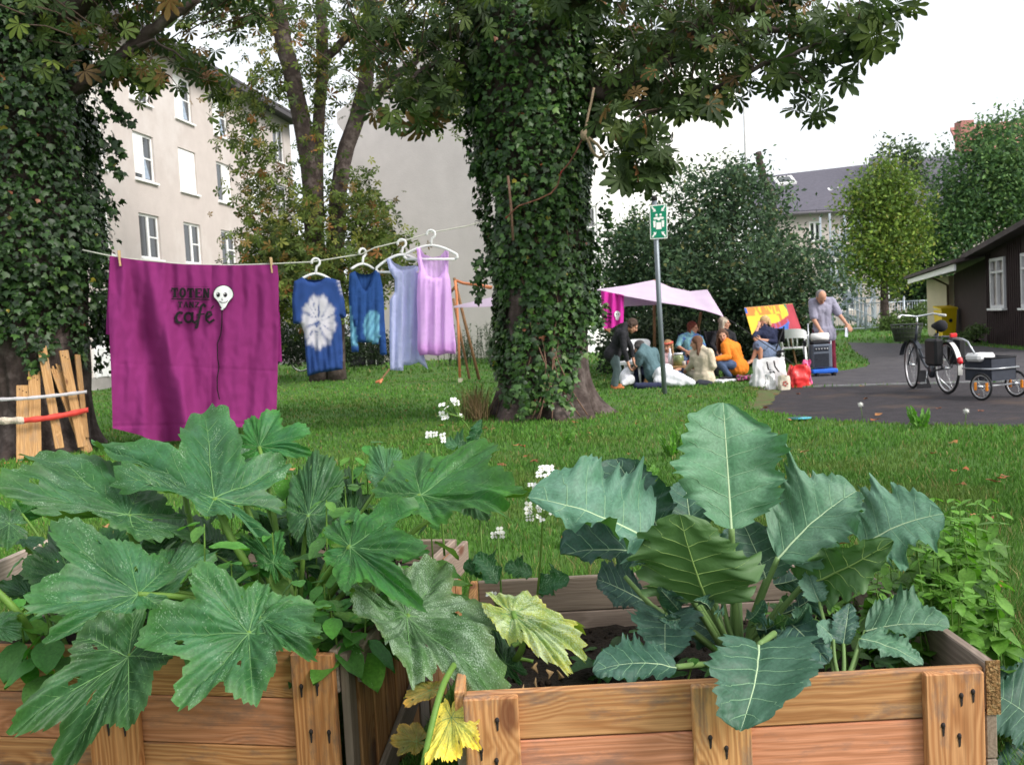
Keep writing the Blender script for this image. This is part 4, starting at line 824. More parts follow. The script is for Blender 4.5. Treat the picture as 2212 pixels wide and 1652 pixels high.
for k in range(4):
    z1 = ZT-k*hB; board('back_board', planter_r, V(XL, YB2-t_/2, z1-hB/2), V(XR, YB2-t_/2, z1-hB/2), t_, hB-.002, m=M_woodg)
    board('side_board', planter_r, V(XL-.0125, YR+.02, z1-hB/2), V(XL-.0125, YB2, z1-hB/2), t_, hB-.002, m=M_woodg if k else M_wood)
    board('side_board', planter_r, V(XR+.0135, YR-.004, z1-hB/2+.012), V(XR+.0135, YB2, z1-hB/2+.012), t_+.003, hB-.002, m=M_woodg)
M_osb = mat('rough_end_grain', (.22, .12, .045), rough=.95, var=.6, scale=120, bump=1.0, bscale=140, var2=((.40, .26, .12), 90, .5, .6))
b = MB(M_osb); b.box((XR+.0175, YR-.006, ZT-.055+.010), (.03, .004, .118)); b.build('board_end', planter_r)
def soil(name, par, poly, z, amp=.018):
    b = MB(M_soil); n = 40
    def fn(u, v):
        p = poly[0].lerp(poly[1], u).lerp(poly[3].lerp(poly[2], u), v); return V(p.x, p.y, z+noise.noise(Vector((p.x*9, p.y*9, 3)))*amp+noise.noise(Vector((p.x*40, p.y*40, 3)))*amp*.5)
    b.grid(fn, n, n); 
    for k in range(260):
        q = poly[0].lerp(poly[1], rng.random()).lerp(poly[3].lerp(poly[2], rng.random()), rng.random()); b.ell(V(q.x, q.y, z+.004), rng.uniform(.003, .011), nu=6, nv=4)
    return b.build(name, par)
soil('soil', planter_r, [V(XL, YR+.024, 0), V(XR, YR+.024, 0), V(XR, YB2-.024, 0), V(XL, YB2-.024, 0)], .30)
# left planter
LR = G(728, 1404, ZT); LL = G(-60, 1393, ZT); LR.z = LL.z = 0
ld = (LR-LL).normalized(); lnn = V(ld.y, -ld.x, 0); LM = Matrix((ld, -lnn, V(0, 0, 1))).transposed()   # lnn = outward (towards us)
LW = (LR-LL).length
planter_l = thing('planter_box', (LR+LL)/2-lnn*.5, 'brown wooden planter box crowded with squash leaves, at the lower left', 'planter')
def lp(t, z, o=0): return LR-ld*t+lnn*o+V(0, 0, z)
hL = .126
for k in range(4):
    z1 = ZT-k*hL-.001; z0 = max(z1-hL+.002, 0)
    if z1 > .02: board('front_board', planter_l, lp(.055, (z0+z1)/2, -.011), lp(LW, (z0+z1)/2, -.011), t_, z1-z0, tint=(.8, .74, .7), m=[M_wood, M_woodr, M_wood, M_wood][k])
def lt_of(px, py): q = G(px, py, .3); return -(q-LR).dot(ld)
for (pa, pb) in ((604, 722), (128, 244)):
    ta, tb = (LR-G(pa, 1500, .38)).dot(ld), (LR-G(pb, 1500, .38)).dot(ld); ta, tb = max(ta, tb), max(min(ta, tb), .004); tm = (ta+tb)/2
    o = board('post', planter_l, lp(tm, 0, .012), lp(tm, ZT-.004, .012), ta-tb, .022, up=lnn, tint=(.85, .74, .66))
    nails('nail', o, [lp(tm+.03, ZT-.085, .024), lp(tm-.012, ZT-.08, .024), lp(tm+.012, ZT-.2, .024), lp(tm-.035, ZT-.2, .024)], lnn, r=.0055, streak=.026)
DL = 1.2
def sp_(d, z, o=0): return LR-lnn*d+ld*o+V(0, 0, z)     # right-hand side face
# grey end post, top rail, vertical slats and a diagonal brace
board('corner_post', planter_l, sp_(.03, 0, .012), sp_(.03, ZT-.012, .012), .05, .022, up=ld, m=M_woodg, tint=(.7, .66, .62))
board('top_rail', planter_l, sp_(.062, ZT-.055, .035), sp_(DL, ZT-.055, .035), .022, .10, m=M_woodg)
board('top_rail', planter_l, sp_(.0, ZT-.055, -.012), sp_(DL, ZT-.055, -.012), .022, .11, m=M_woodg)
d = .075
while d < DL-.05:
    wv = rng.uniform(.07, .1); board('slat', planter_l, sp_(d+wv/2, 0, .012), sp_(d+wv/2, ZT-.02, .012), wv, .02, up=ld, tint=(.75+rng.uniform(-.12, .12),)*3, m=M_wood if rng.random() < .7 else M_woodg); d += wv+rng.uniform(.008, .02)
board('brace', planter_l, sp_(.10, .02, .036), sp_(DL-.25, ZT-.13, .036), .018, .085, m=M_woodg)
for k in range(3):
    z1 = ZT-k*hL; z0 = z1-hL+.002
    board('back_board', planter_l, lp(0, (z0+z1)/2, -DL), lp(LW, (z0+z1)/2, -DL), t_, z1-z0, m=M_woodg)
    q0, q1 = lp(LW*.985, (z0+z1)/2, -.02), lp(LW*.985, (z0+z1)/2, -DL); board('side_board', planter_l, q0, q1, t_, z1-z0, m=M_woodg)
soil('soil', planter_l, [lp(LW-.05, 0, -.024), lp(.03, 0, -.024), lp(.03, 0, -DL+.03), lp(LW-.05, 0, -DL+.03)], .38)
# pale boards of a box further left behind the squash
board('loose_board', planter_l, G(-40, 1262, .52), G(132, 1183, .50), .022, .10, m=M_woodg, tint=(1.7, 1.7, 1.7))
# ------------------------------------------------------------ big leaves
M_sq = leaf_mat('squash_leaf', (.026, .108, .028), patch=(.048, .142, .068), under=(.08, .17, .04), spots=.5, spot=(.24, .36, .24), trans=.2)
M_sq2 = leaf_mat('mildewed_squash_leaf', (.035, .10, .03), patch=(.085, .16, .09), under=(.09, .17, .04), spots=.88, spot=(.28, .38, .27), trans=.2, spotscale=260)
M_sqd = leaf_mat('dark_squash_leaf', (.018, .066, .018), patch=(.032, .10, .04), under=(.05, .11, .02), spots=.4, spot=(.2, .3, .2), trans=.22)
M_sqb = leaf_mat('bright_squash_leaf', (.030, .135, .022), patch=(.032, .125, .045), under=(.09, .22, .04), spots=.35, spot=(.2, .42, .2), trans=.25)
M_yel = leaf_mat('yellowing_leaf', (.26, .38, .10), patch=(.42, .46, .09), under=(.3, .4, .08), spots=1.0, spot=(.5, .6, .38), trans=.25)
M_yel2 = leaf_mat('yellow_leaf', (.62, .56, .09), patch=(.38, .48, .16), under=(.5, .5, .08), spots=.3, trans=.3)
M_brn = leaf_mat('withering_leaf', (.09, .11, .02), patch=(.22, .16, .03), under=(.14, .15, .03), spots=0, trans=.3)
M_cab = leaf_mat('kohlrabi_leaf', (.068, .165, .098), patch=(.112, .215, .152), under=(.060, .135, .040), spots=.05, spot=(.5, .6, .5), trans=.16, rough=.55)
M_cabd = leaf_mat('dark_kohlrabi_leaf', (.030, .085, .055), patch=(.055, .12, .09), under=(.045, .105, .035), spots=.0, trans=.18, rough=.5)
M_vein = mat('leaf_vein', (.11, .23, .08), rough=.6, var=.1)
M_veinw = mat('white_vein', (.38, .50, .30), rough=.6, var=.06)
M_veins = mat('side_vein', (.17, .30, .17), rough=.6, var=.06)
M_veinu = mat('under_vein', (.18, .28, .08), rough=.6, var=.06)
M_pet = mat('leaf_stalk', (.11, .21, .035), rough=.55, var=.15, scale=12, bump=.2)
M_petp = mat('pale_stalk', (.13, .22, .07), rough=.55, var=.12, scale=12)
def bil(B, T, Sp, Sn, a, b):
    S = Sp if a >= 0 else Sn; return B+T*b+S*abs(a)
def squash(par, B, T, Sp, Sn, m, seed=0, lobed=1.0, under=False, vein=None, curl=.10, tooth=.055, back=1.0, name='leaf', nt_=260, res=12, label=None):
    """palmate blade: B stalk end, T tip, Sp / Sn half-width points on either side (px, py, metres)"""
    B, T, Sp, Sn = [P(*q) if not isinstance(q, Vector) else q for q in (B, T, Sp, Sn)]
    T = T-B; Sp = Sp-B; Sn = Sn-B; Lm = T.length; rs = random.Random(seed*77+5)
    Np = T.cross(Sp).normalized(); Nn = Sn.cross(T).normalized(); Nn = Nn if Nn.dot(Np) > 0 else -Nn
    up = (Np+Nn).normalized()
    to = (Vector((0, 0, CAMZ))-B).normalized()
    if up.dot(to) < 0: up = -up
    lobes = [(0, 1.0), (.92, .93), (-.92, .93), (1.80, .76), (-1.80, .76), (2.58, .58*back), (-2.58, .58*back)]
    lobes = [(c+rs.uniform(-.11, .11), l*rs.uniform(.86, 1.10)) for c, l in lobes]; lobed *= .88
    def rad(th):
        best = 0
        for c, l in lobes:
            d = abs((th-c+math.pi) % (2*math.pi)-math.pi); w = .46
            v = l*(1-(.46*lobed+.10)*min(1, (d/w))**1.5) if d < w else l*(.90-.46*lobed)*max(0, 1-(d-w)*.5)
            best = max(best, v)
        if abs(th) > 2.85: best *= max(.12, 1-(abs(th)-2.85)/.29*.85)
        return best
    ph = [rs.uniform(0, 6.28) for _ in range(6)]
    def edge(th):
        s1 = (th*nt_/6.2832/5+.2*math.sin(th*3+ph[0])) % 1; s2 = (th*nt_/6.2832/14+ph[1]) % 1
        return rad(th)*(1+tooth*(s1-.5)*1.4+tooth*.9*(s2-.5)+.04*math.sin(th*6+ph[2]))
    def height(th, r):                       # along the normal, metres
        h = 0; e = r
        dl = min(abs((th-c+math.pi) % (2*math.pi)-math.pi) for c, l in lobes)
        h -= .055*Lm*math.exp(-(dl*r/.05)**2)*min(1, r*3)*.5          # sunken main veins
        h += (.03+.04*lobed)*Lm*r*math.sin(min(dl/.46, 1)*math.pi/2)           # lobes fold up between
        h -= curl*Lm*(max(r-.35, 0)**2)*2.2
        h += .06*Lm*r*r*math.sin(th*4+ph[3])+.045*Lm*r**3*math.sin(th*11+ph[4])+.018*Lm*r*math.sin(th*29+ph[5]+r*6)
        h += Lm*.11*min(1, r*1.5)*noise.noise(Vector((math.cos(th)*r*2.2, math.sin(th)*r*2.2, seed*1.7)))+Lm*.024*noise.noise(Vector((math.cos(th)*r*7, math.sin(th)*r*7, seed)))+Lm*.009*noise.noise(Vector((math.cos(th)*r*20, math.sin(th)*r*20, seed)))
        return h
    def pos(th, r): return bil(B, T, Sp, Sn, math.sin(th)*r, math.cos(th)*r)+up*height(th, r)
    b = MB(m, vein or M_vein); t = rs.uniform(.85, 1.18); b.col = (t*rs.uniform(.9, 1.12), t, t*rs.uniform(.88, 1.1))
    flip = (T.cross(Sp).dot(up) > 0)           # winding so the upper side faces up
    if under: flip = not flip
    o = len(b.v); n = nt_
    b.vert(pos(0, 0), wp=(seed*3.1, 0, 0)); holes = [(rs.uniform(-2.4, 2.4), rs.uniform(.35, .8)) for _ in range(3)]
    for j in range(1, res+1):
        for i in range(n):
            th = -math.pi+2*math.pi*i/n; r = edge(th)*(j/res)**.85; e_ = (j/res)**6; nn_ = 1+.35*noise.noise(Vector((math.cos(th)*r*3, math.sin(th)*r*3, seed*2.1))); b.vert(pos(th, r), (b.col[0]*nn_*(1+.5*e_), b.col[1]*nn_*(1+.2*e_), b.col[2]*nn_*(1-.1*e_)), wp=(seed*3.1+math.cos(th)*r*Lm, math.sin(th)*r*Lm, seed*.7))
    def fc(*q): b.face(q[::-1] if flip else q)
    for i in range(n):
        k = (i+1) % n
        if i == n-1: continue
        fc(o, o+1+k, o+1+i)
        for j in range(res-1):
            th_ = -math.pi+2*math.pi*i/n
            if any(abs(th_-h_[0])*h_[1] < .022 and abs((j+1.5)/res-h_[1]) < .035 for h_ in holes): continue
            a = o+1+j*n; fc(a+i, a+k, a+n+k, a+n+i)
    # veins as slim ribs standing proud of both faces
    b.m = 1
    def rib(pts, w0, w1):
        q = [pos(*p) for p in pts]; k = len(q); b.tube(q, [w0+(w1-w0)*i/(k-1) for i in range(k)], 4, caps=False)
    for c, l in lobes:
        L_ = rad(c)*.93; rib([(c, L_*s/10) for s in range(11)], .0065*Lm, .0012*Lm)
        for s in (.24, .38, .52, .66, .8):
            for sg in (-1, 1):
                x0, y0 = L_*s, 0; ang = .62*sg; ln = (1-s)*.55*l+.05; pts = []
                for q in range(6):
                    d = ln*q/5; x = x0+math.cos(ang)*d; y = y0+math.sin(ang)*d; th = c+math.atan2(y, x); rr = math.hypot(x, y)
                    if rr > rad(th)*.95 or abs(th) > 3.05: break
                    pts.append((th, rr))
                if len(pts) > 2: rib(pts, .0024*Lm, .0008*Lm)
    ob = b.build(name, par); return tag(ob, label)
def cabbage(par, B, T, Sp, Sn, m, seed=0, under=False, bend=.08, cup=.06, wave=.06, base=.25, round_=.8, name='leaf', label=None, vw=.013, heart=0, bow=0.0, ribm=None):
    """pinnate blade with wavy margin and pale ribs"""
    B, T, Sp, Sn = [P(*q) if not isinstance(q, Vector) else q for q in (B, T, Sp, Sn)]
    M_ = (B+T)/2; T = T-B; Sp = Sp-M_; Sn = Sn-M_; Lm = T.length; rs = random.Random(seed*91+3)
    up = T.cross(Sp).normalized(); to = (Vector((0, 0, CAMZ))-B).normalized()
    if up.dot(to) < 0: up = -up
    ph = [rs.uniform(0, 6.28) for _ in range(8)]; Nu, Nv = 72, 26
    def wid(b_, sg):
        w = math.sin(math.pi*min(1, max(0, b_))**round_)**(.42 if heart else .52) if 0 < b_ < 1 else 0
        w = max(w*(1+(base-.25)), 0)
        lob = 1+.09*math.sin(b_*13+ph[0]+sg)+.07*math.sin(b_*31+ph[1]*sg)+.09*(((b_*13+ph[2]*sg) % 1)-.5)*2
        if heart and b_ < .25: w *= 1+heart*(1-b_/.25)*.35
        return w*lob
    Wm = (Sp.length+Sn.length)/2
    def pos(b_, a):
        sg = 1 if a >= 0 else -1; S = Sp if a >= 0 else Sn; w = wid(b_, sg); x = abs(a)*w
        sweep = -.16*heart*x*(1-b_) if heart else 0
        p = B+T*(b_+sweep)+S*x
        h = cup*Lm*x*x+.10*Lm*max(0, x-.72)**1.5*(1 if (seed+sg) % 3 else -1)*3*(.6+.4*math.sin(b_*9+ph[6]))+Lm*.10*noise.noise(Vector((b_*2.2, a*1.3, seed*1.3)))*min(1, x*2)-bend*Lm*4*(b_-.5)**2+bend*Lm
        h += wave*1.35*Lm*x**2.2*math.sin(b_*15+ph[3]+sg*1.3)+wave*.8*Lm*x**4*math.sin(b_*38+ph[4]*sg)+wave*.4*Lm*x**6*math.sin(b_*77+ph[5]*sg)
        fr = (b_*6.5-x*1.25+.5) % 1; h += .022*Lm*x**.6*math.sin(math.pi*fr)*(1-.3*x)*(-1 if under else 1)
        h += Lm*.018*noise.noise(Vector((b_*6, a*3, seed)))-.012*Lm*math.exp(-(x/.06)**2)*(-1 if under else 1)
        h += 0
        return p+up*h+S.normalized()*bow*Lm*math.sin(math.pi*b_)*sg
    b = MB(m, ribm or (M_veinu if under else M_veinw), M_veinu if under else M_veins); t = rs.uniform(.88, 1.15); b.col = (t, t*rs.uniform(.95, 1.05), t*rs.uniform(.9, 1.1))
    flip = T.cross(Sp).dot(up) > 0
    if under: flip = not flip
    o = len(b.v)
    for j in range(Nu+1):
        for i in range(Nv+1):
            b_, a = .004+.992*j/Nu, -1+2*i/Nv; b.vert(pos(b_, a), wp=(seed*2.3+b_*Lm, a*Wm, seed*.9))
    for j in range(Nu):
        for i in range(Nv):
            q = o+j*(Nv+1)+i; f = (q, q+1, q+Nv+2, q+Nv+1); b.face(f if not flip else f[::-1])
    b.m = 1; b.tube([pos(i/16, 0) for i in range(17)], [vw*Lm*(1-.88*i/16) for i in range(17)], 6, caps=False)
    b.m = 2
    for k in range(6):
        for sg in (1, -1):
            pts = []
            for q in range(9):
                x = .96*q/8; b_ = (k+.5)/6.5+x*1.25/6.5*1.0
                if b_ < .97 and wid(b_, sg) > .05: pts.append(pos(b_, sg*x/max(1, wid(b_, sg))*1.0 if wid(b_, sg) > 1 else sg*x))
            if len(pts) > 3: b.tube(pts, [.0052*Lm*(1-.8*i/(len(pts)-1)) for i in range(len(pts))], 4, caps=False)
    ob = b.build(name, par); return tag(ob, label)
def stalk(par, pts, r0, r1, m=None, name='stalk', n=8):
    pts = [P(*q) if not isinstance(q, Vector) else q for q in pts]; b = MB(m or M_pet); limb(b, pts, r0, r1, n); return b.build(name, par)
# ------------------------------------------------------------ squash in the left planter
crA = P(640, 1345, 2.78); crA.z = .36
sqA = thing('squash_plant', crA, 'large squash plant with broad jagged grey-green leaves in front of the magenta cloth', 'squash plant')
def SA(B, T, Sp, Sn, m=M_sq, cr=None, par=None, r=.008, st=True, via=None, **k):
    par = par or sqA; c = Vector(cr or crA); squash(par, B, T, Sp, Sn, m, **k)
    if st:
        Bv = P(*B); mid = (Bv*.6+c*.4)+V(0, 0, .03) if via is None else P(*via); stalk(par, [c+jit(rng, .015), mid, Bv], r*1.25, r*.8)
SA((463, 1076, 2.75), (205, 950, 2.85), (622, 918, 3.1), (395, 1112, 2.6), seed=1, via=(515, 1190, 2.72), r=.011, curl=.04)
SA((277, 1112, 2.70), (-30, 1035, 2.60), (255, 960, 2.98), (215, 1150, 2.55), seed=2, via=(330, 1215, 2.72), r=.011, lobed=.45, curl=.08)
SA((560, 965, 3.0), (672, 930, 3.0), (545, 862, 3.15), (610, 1010, 2.95), seed=3, m=M_sqb, lobed=.8)
SA((298, 1283, 2.45), (88, 1300, 2.30), (222, 1085, 2.62), (165, 1400, 2.22), seed=4, lobed=.55, r=.009)
SA((537, 1368, 2.28), (362, 1560, 2.10), (372, 1212, 2.34), (702, 1400, 2.2), seed=5, lobed=.8, r=.009, m=M_sq)
SA((277, 1418, 2.27), (108, 1668, 2.06), (102, 1385, 2.15), (405, 1440, 2.17), seed=6, m=M_sqd, lobed=.55, r=.009)
SA((756, 1181, 2.45), (925, 1188, 2.3), (802, 1035, 2.62), (798, 1335, 2.22), seed=7, m=M_sqb, lobed=.85, r=.009)
SA((909, 1069, 2.7), (1140, 1035, 2.62), (925, 945, 2.98), (975, 1125, 2.55), seed=8, m=M_sqb, lobed=.5, r=.009)
SA((666, 1112, 2.78), (690, 985, 2.92), (745, 1080, 2.85), (610, 1060, 2.85), seed=9, m=M_sqd, lobed=.1, r=.007)
SA((833, 1030, 2.95), (835, 952, 3.05), (880, 1000, 3.0), (775, 1000, 3.0), seed=10, m=M_sq, lobed=.1, r=.006)
SA((330, 1272, 2.55), (448, 1180, 2.72), (440, 1262, 2.55), (330, 1190, 2.7), seed=11, m=M_sq, lobed=.2, r=.007)
SA((560, 1335, 2.32), (694, 1352, 2.2), (640, 1270, 2.4), (610, 1420, 2.15), seed=12, m=M_sq, lobed=.15, r=.007)
SA((20, 1130, 2.5), (-80, 1110, 2.45), (10, 1080, 2.6), (0, 1200, 2.4), seed=13, m=M_sqd, lobed=.4, st=False)
SA((-10, 1355, 2.4), (42, 1340, 2.36), (20, 1310, 2.45), (15, 1395, 2.34), seed=14, m=M_sq, lobed=.2, st=False)
SA((455, 1195, 2.95), (330, 1120, 3.1), (470, 1120, 3.15), (380, 1230, 2.85), seed=15, m=M_sqd, lobed=.4)
SA((640, 1210, 2.95), (560, 1100, 3.15), (690, 1150, 3.1), (540, 1220, 2.9), seed=16, m=M_sqd, lobed=.4)
SA((150, 1240, 2.6), (60, 1170, 2.7), (160, 1160, 2.8), (80, 1290, 2.5), seed=17, m=M_sqd, lobed=.5)
SA((760, 1120, 2.9), (700, 1010, 3.1), (800, 1060, 3.05), (680, 1100, 2.9), seed=18, m=M_sqd, lobed=.4)
SA((400, 1330, 2.6), (330, 1270, 2.75), (470, 1290, 2.7), (330, 1360, 2.5), seed=19, m=M_sqd, lobed=.5)
SA((590, 1215, 2.68), (545, 1130, 2.8), (650, 1190, 2.7), (530, 1200, 2.7), seed=20, m=M_sqb, lobed=1.0, tooth=.12, r=.006)
SA((600, 1330, 2.75), (540, 1240, 2.9), (660, 1290, 2.8), (520, 1310, 2.8), seed=21, m=M_sqd, lobed=.5)
SA((500, 1010, 3.2), (430, 960, 3.3), (560, 950, 3.3), (430, 1050, 3.1), seed=22, m=M_sqd, lobed=.4)
SA((1010, 1070, 2.95), (1090, 1090, 2.9), (1050, 1030, 3.0), (1010, 1120, 2.85), seed=23, m=M_sqd, lobed=.4)
# bare stalks seen between the leaves
for q in ([(398, 1055, 2.95), (412, 1130, 2.9), (470, 1300, 2.8)], [(528, 1085, 2.9), (552, 1150, 2.88), (600, 1320, 2.8)], [(575, 1085, 2.95), (600, 1160, 2.9), (640, 1330, 2.8)], [(275, 1195, 2.6), (345, 1235, 2.65), (480, 1330, 2.75)]):
    stalk(sqA, q, .008, .012)
stalk(sqA, [(-30, 1255, 2.45), (35, 1320, 2.45), (90, 1400, 2.5)], .009, .012)
# second squash: mildewed leaf hanging over the corner, yellow leaves
crB = P(1055, 1430, 2.5); crB.z = .31
sqB = thing('squash_plant', crB, 'mildewed squash plant with white-dusted and yellowing leaves hanging over the gap between the planters', 'squash plant')
def SB(*a, **k): SA(*a, cr=crB, par=sqB, **k)
SB((878, 1330, 2.34), (1088, 1505, 2.08), (1022, 1205, 2.55), (765, 1385, 2.2), seed=31, m=M_sq2, lobed=.6, r=.009, label='leaf dusted white with mildew')
SB((1108, 1322, 2.3), (1275, 1398, 2.14), (1205, 1292, 2.34), (1140, 1428, 2.12), seed=32, m=M_yel, lobed=.2, curl=.15, via=(1128, 1400, 2.25), r=.008, label='yellow-green leaf with pale mildew')
squash(sqB, (975, 1548, 2.04), (978, 1640, 1.94), (1052, 1560, 1.98), (908, 1600, 1.98), M_yel2, seed=33, lobed=.15, back=1.2, curl=.1, label='bright yellow withering leaf')
stalk(sqB, [(905, 1700, 1.95), (925, 1600, 1.98), (950, 1500, 2.04), (975, 1445, 2.15), (1010, 1400, 2.3)], .006, .008)
squash(sqB, (930, 1490, 2.12), (868, 1500, 2.12), (925, 1462, 2.16), (905, 1525, 2.08), M_brn, seed=34, lobed=.2)
squash(sqB, (900, 1600, 2.12), (848, 1605, 2.12), (880, 1545, 2.16), (880, 1640, 2.08), M_brn, seed=35, lobed=.3)
squash(sqB, (1090, 1430, 2.3), (1000, 1350, 2.5), (1080, 1340, 2.5), (1040, 1440, 2.3), M_sqd, seed=36, lobed=.4)
for k in range(8):
    a = rng.uniform(0, 6.28); e = crB+V(math.cos(a)*.12, math.sin(a)*.1, rng.uniform(.03, .12)); stalk(sqB, [crB, (crB+e)/2+V(0, 0, .03), e], .007, .005)
for (px, py, Y, n_) in ((1150, 1450, 2.12, 3), (1180, 1440, 2.3, 6), (1140, 1470, 2.06, 3)):
    for k in range(n_//2):
        b = MB(mat('dried_leaf', (.30, .20, .10), rough=.9, var=.3, scale=40)); p = P(px+rng.uniform(-25, 25), py+rng.uniform(-10, 15), Y); q = p+V(rng.uniform(-.02, .03), 0, -rng.uniform(.02, .05)); b.tube([p, (p+q)/2+jit(rng, .010), q], [.002, .009, .001], 5, ell=.3); b.build('dried_leaf', sqB)
# smaller broad-leaved seedlings that fill the left planter
def small_leafy(name, label, specs, size, cols, cat='plant', group=None, per=7, par=None):
    """specs: (px, py, Y) of tops; each stem rises from the soil with ovate leaves"""
    out = []
    for i, (px, py, Y) in enumerate(specs):
        top = P(px, py, Y); base = V(top.x+rng.uniform(-.03, .03), top.y+rng.uniform(-.02, .03), .36 if px < 1000 else .29)
        t = thing(name, base, label[i % len(label)] if isinstance(label, list) else label, cat, group)
        b = MB(M_pet); pts = [base, (base+top)/2+jit(rng, .01), top]; L = (top-base).length; b.tube(pts, [.004, .003, .002], 5, caps=False); b.build('stem', t)
        n = per; cen, X, Y_, Z, S = [], [], [], [], []
        b = MB(leaf_mat('small_leaf', (.05, .16, .03), patch=(.085, .22, .05), under=(.12, .26, .05), spots=.2, trans=.25), M_vein)
        for k in range(n):
            f = 1-.85*(k/n)*min(1, .35/L*1.0) if k > 1 else 1; p = base.lerp(top, f); a = k*2.4+i; el = rng.uniform(.1, .8)
            d = V(math.cos(a), math.sin(a)*.6-.45, rng.uniform(-.75, .25)).normalized(); s = size*rng.uniform(.6, 1.25)*(1 if k > 1 else .6)
            side = d.cross(V(0, 0, 1)).normalized(); nn = side.cross(d); b.col = tuple(c*rng.uniform(.8, 1.2) for c in rng.choice(cols)); o = len(b.v); J = 7
            for j in range(J+1):
                u = j/J; w = .36*math.sin(math.pi*u**.75)**.8*s if 0 < u < 1 else 0
                for sg in (-1, 0, 1): b.vert(p+d*(u*s+.012)+side*w*sg+nn*(-.25*u*u*s+abs(sg)*.06*s+.02*s*math.sin(u*14+sg)), wp=(k*1.7+u*s, sg*w, i))
            for j in range(J):
                for q in (0, 1): f_ = o+j*3+q; b.face((f_, f_+1, f_+4, f_+3))
        b.build('leaves', t); out.append(t)
    return out
gs = [(610, 985, 3.0), (640, 960, 3.1), (588, 1150, 2.7), (705, 1080, 2.7), (760, 985, 3.0), (790, 960, 3.1), (745, 1050, 2.8), (820, 1090, 2.9), (700, 1260, 2.55), (640, 1255, 2.5), (675, 1300, 2.45), (600, 1290, 2.5), (560, 1220, 2.7), (480, 1240, 2.8), (440, 1330, 2.5), (720, 1330, 2.4), (790, 1330, 2.45), (760, 1290, 2.6), (860, 1220, 2.7), (830, 1290, 2.6), (230, 1230, 2.7), (150, 1190, 2.8), (60, 1200, 2.7), (100, 1330, 2.45), (40, 1290, 2.5), (380, 1150, 2.95), (300, 1160, 2.9), (500, 1110, 3.0), (930, 1130, 2.85), (950, 1240, 2.7)]
gs += [(rng.uniform(380, 880), rng.uniform(1090, 1330), rng.uniform(2.5, 3.2)) for _ in range(26)]
rs_ = random.Random(12)
for k in range(22):     # under-storey of mid-sized squash leaves
    x, y = rs_.uniform(40, 900), rs_.uniform(1100, 1330); Y = 2.55+(1330-y)/230*.65; l = rs_.uniform(55, 95); a = rs_.uniform(0, 6.28)
    SA((x, y, Y), (x+math.cos(a)*l, y+math.sin(a)*l*.5-20, Y-math.sin(a)*.12), (x-math.sin(a)*l*.8, y+math.cos(a)*l*.5-15, Y+.05), (x+math.sin(a)*l*.8, y-math.cos(a)*l*.4-10, Y), seed=200+k, m=[M_sqd, M_sqd, M_sq, M_sqb][k % 4], lobed=rs_.uniform(.2, .9), st=True, r=.005, nt_=140, res=8, cr=V(P(x, y, Y).x*.8-.15, Y-.05, .37))
small_leafy('leafy_herb', 'leafy green seedling growing among the squash leaves in the left planter', gs, .095, [(1, 1, 1), (1.25, 1.15, .9), (.8, .85, .9), (1.4, 1.35, 1.0)], 'herb', 'seedlings filling the left planter', 9)
# ------------------------------------------------------------ kohlrabi in the right planter
def ko(name, cr, label):
    return thing('kohlrabi_plant', cr, label, 'cabbage plant')
c1_ = P(1590, 1385, 2.48); c1_.z = .31
k1 = ko('k', c1_, 'tall blue-green kohlrabi plant with one big upright leaf in the middle of the right planter')
def KA(B, T, Sp, Sn, m=M_cab, par=None, cr=None, r=.007, st=True, via=None, pm=None, **k):
    par = par or k1; c = Vector(cr or c1_); cabbage(par, B, T, Sp, Sn, m, **k)
    if st: Bv = P(*B); mid = (Bv*.55+c*.45)+V(0, 0, .01) if via is None else P(*via); stalk(par, [c+jit(rng, .012), mid, Bv], r*1.3, r, pm or M_petp)
KA((1580, 1142, 2.38), (1562, 868, 2.52), (1694, 1018, 2.42), (1462, 1012, 2.42), seed=1, bend=.02, wave=.07, base=.25, round_=1.12, r=.008)
KA((1402, 1165, 2.32), (1140, 1072, 2.34), (1320, 1012, 2.46), (1290, 1172, 2.28), seed=2, wave=.09, cup=.05, base=.25)
KA((1430, 1150, 2.55), (1330, 990, 2.7), (1440, 1050, 2.6), (1270, 1080, 2.6), seed=3, m=M_cabd, wave=.07)
KA((1440, 1200, 2.4), (1210, 1195, 2.4), (1300, 1120, 2.5), (1330, 1230, 2.35), seed=4, m=M_cabd, wave=.06)
KA((1530, 1300, 2.33), (1468, 1108, 2.24), (1628, 1228, 2.26), (1372, 1212, 2.3), seed=5, under=True, m=M_cab, wave=.05, cup=-.08, base=.3, label='leaf seen from its yellow-green underside')
KA((1655, 1250, 2.42), (1600, 1120, 2.5), (1700, 1180, 2.46), (1560, 1200, 2.46), seed=6, m=M_cabd)
KA((1680, 1205, 2.36), (1850, 1058, 2.42), (1712, 1048, 2.5), (1838, 1172, 2.3), seed=7, wave=.07, base=.3)
KA((1862, 1178, 2.32), (2038, 1108, 2.26), (1905, 1070, 2.44), (1975, 1222, 2.22), seed=8, wave=.09, cup=.10, base=.3, heart=.3)
KA((1735, 1262, 2.36), (1930, 1165, 2.2), (1770, 1180, 2.3), (1850, 1262, 2.28), seed=9, under=True, m=M_cab, wave=.04)
KA((1640, 1392, 2.08), (1600, 1578, 1.86), (1508, 1440, 1.95), (1776, 1440, 1.95), seed=10, m=M_cabd, wave=.03, base=.12, round_=.85, heart=.5, cup=-.06, via=(1670, 1370, 2.25), label='big dark heart-shaped leaf drooping over the front board')
KA((1438, 1325, 2.42), (1437, 1428, 2.28), (1512, 1365, 2.34), (1372, 1362, 2.34), seed=11, m=M_cabd, heart=.5, round_=.65, wave=.02, vw=.008)
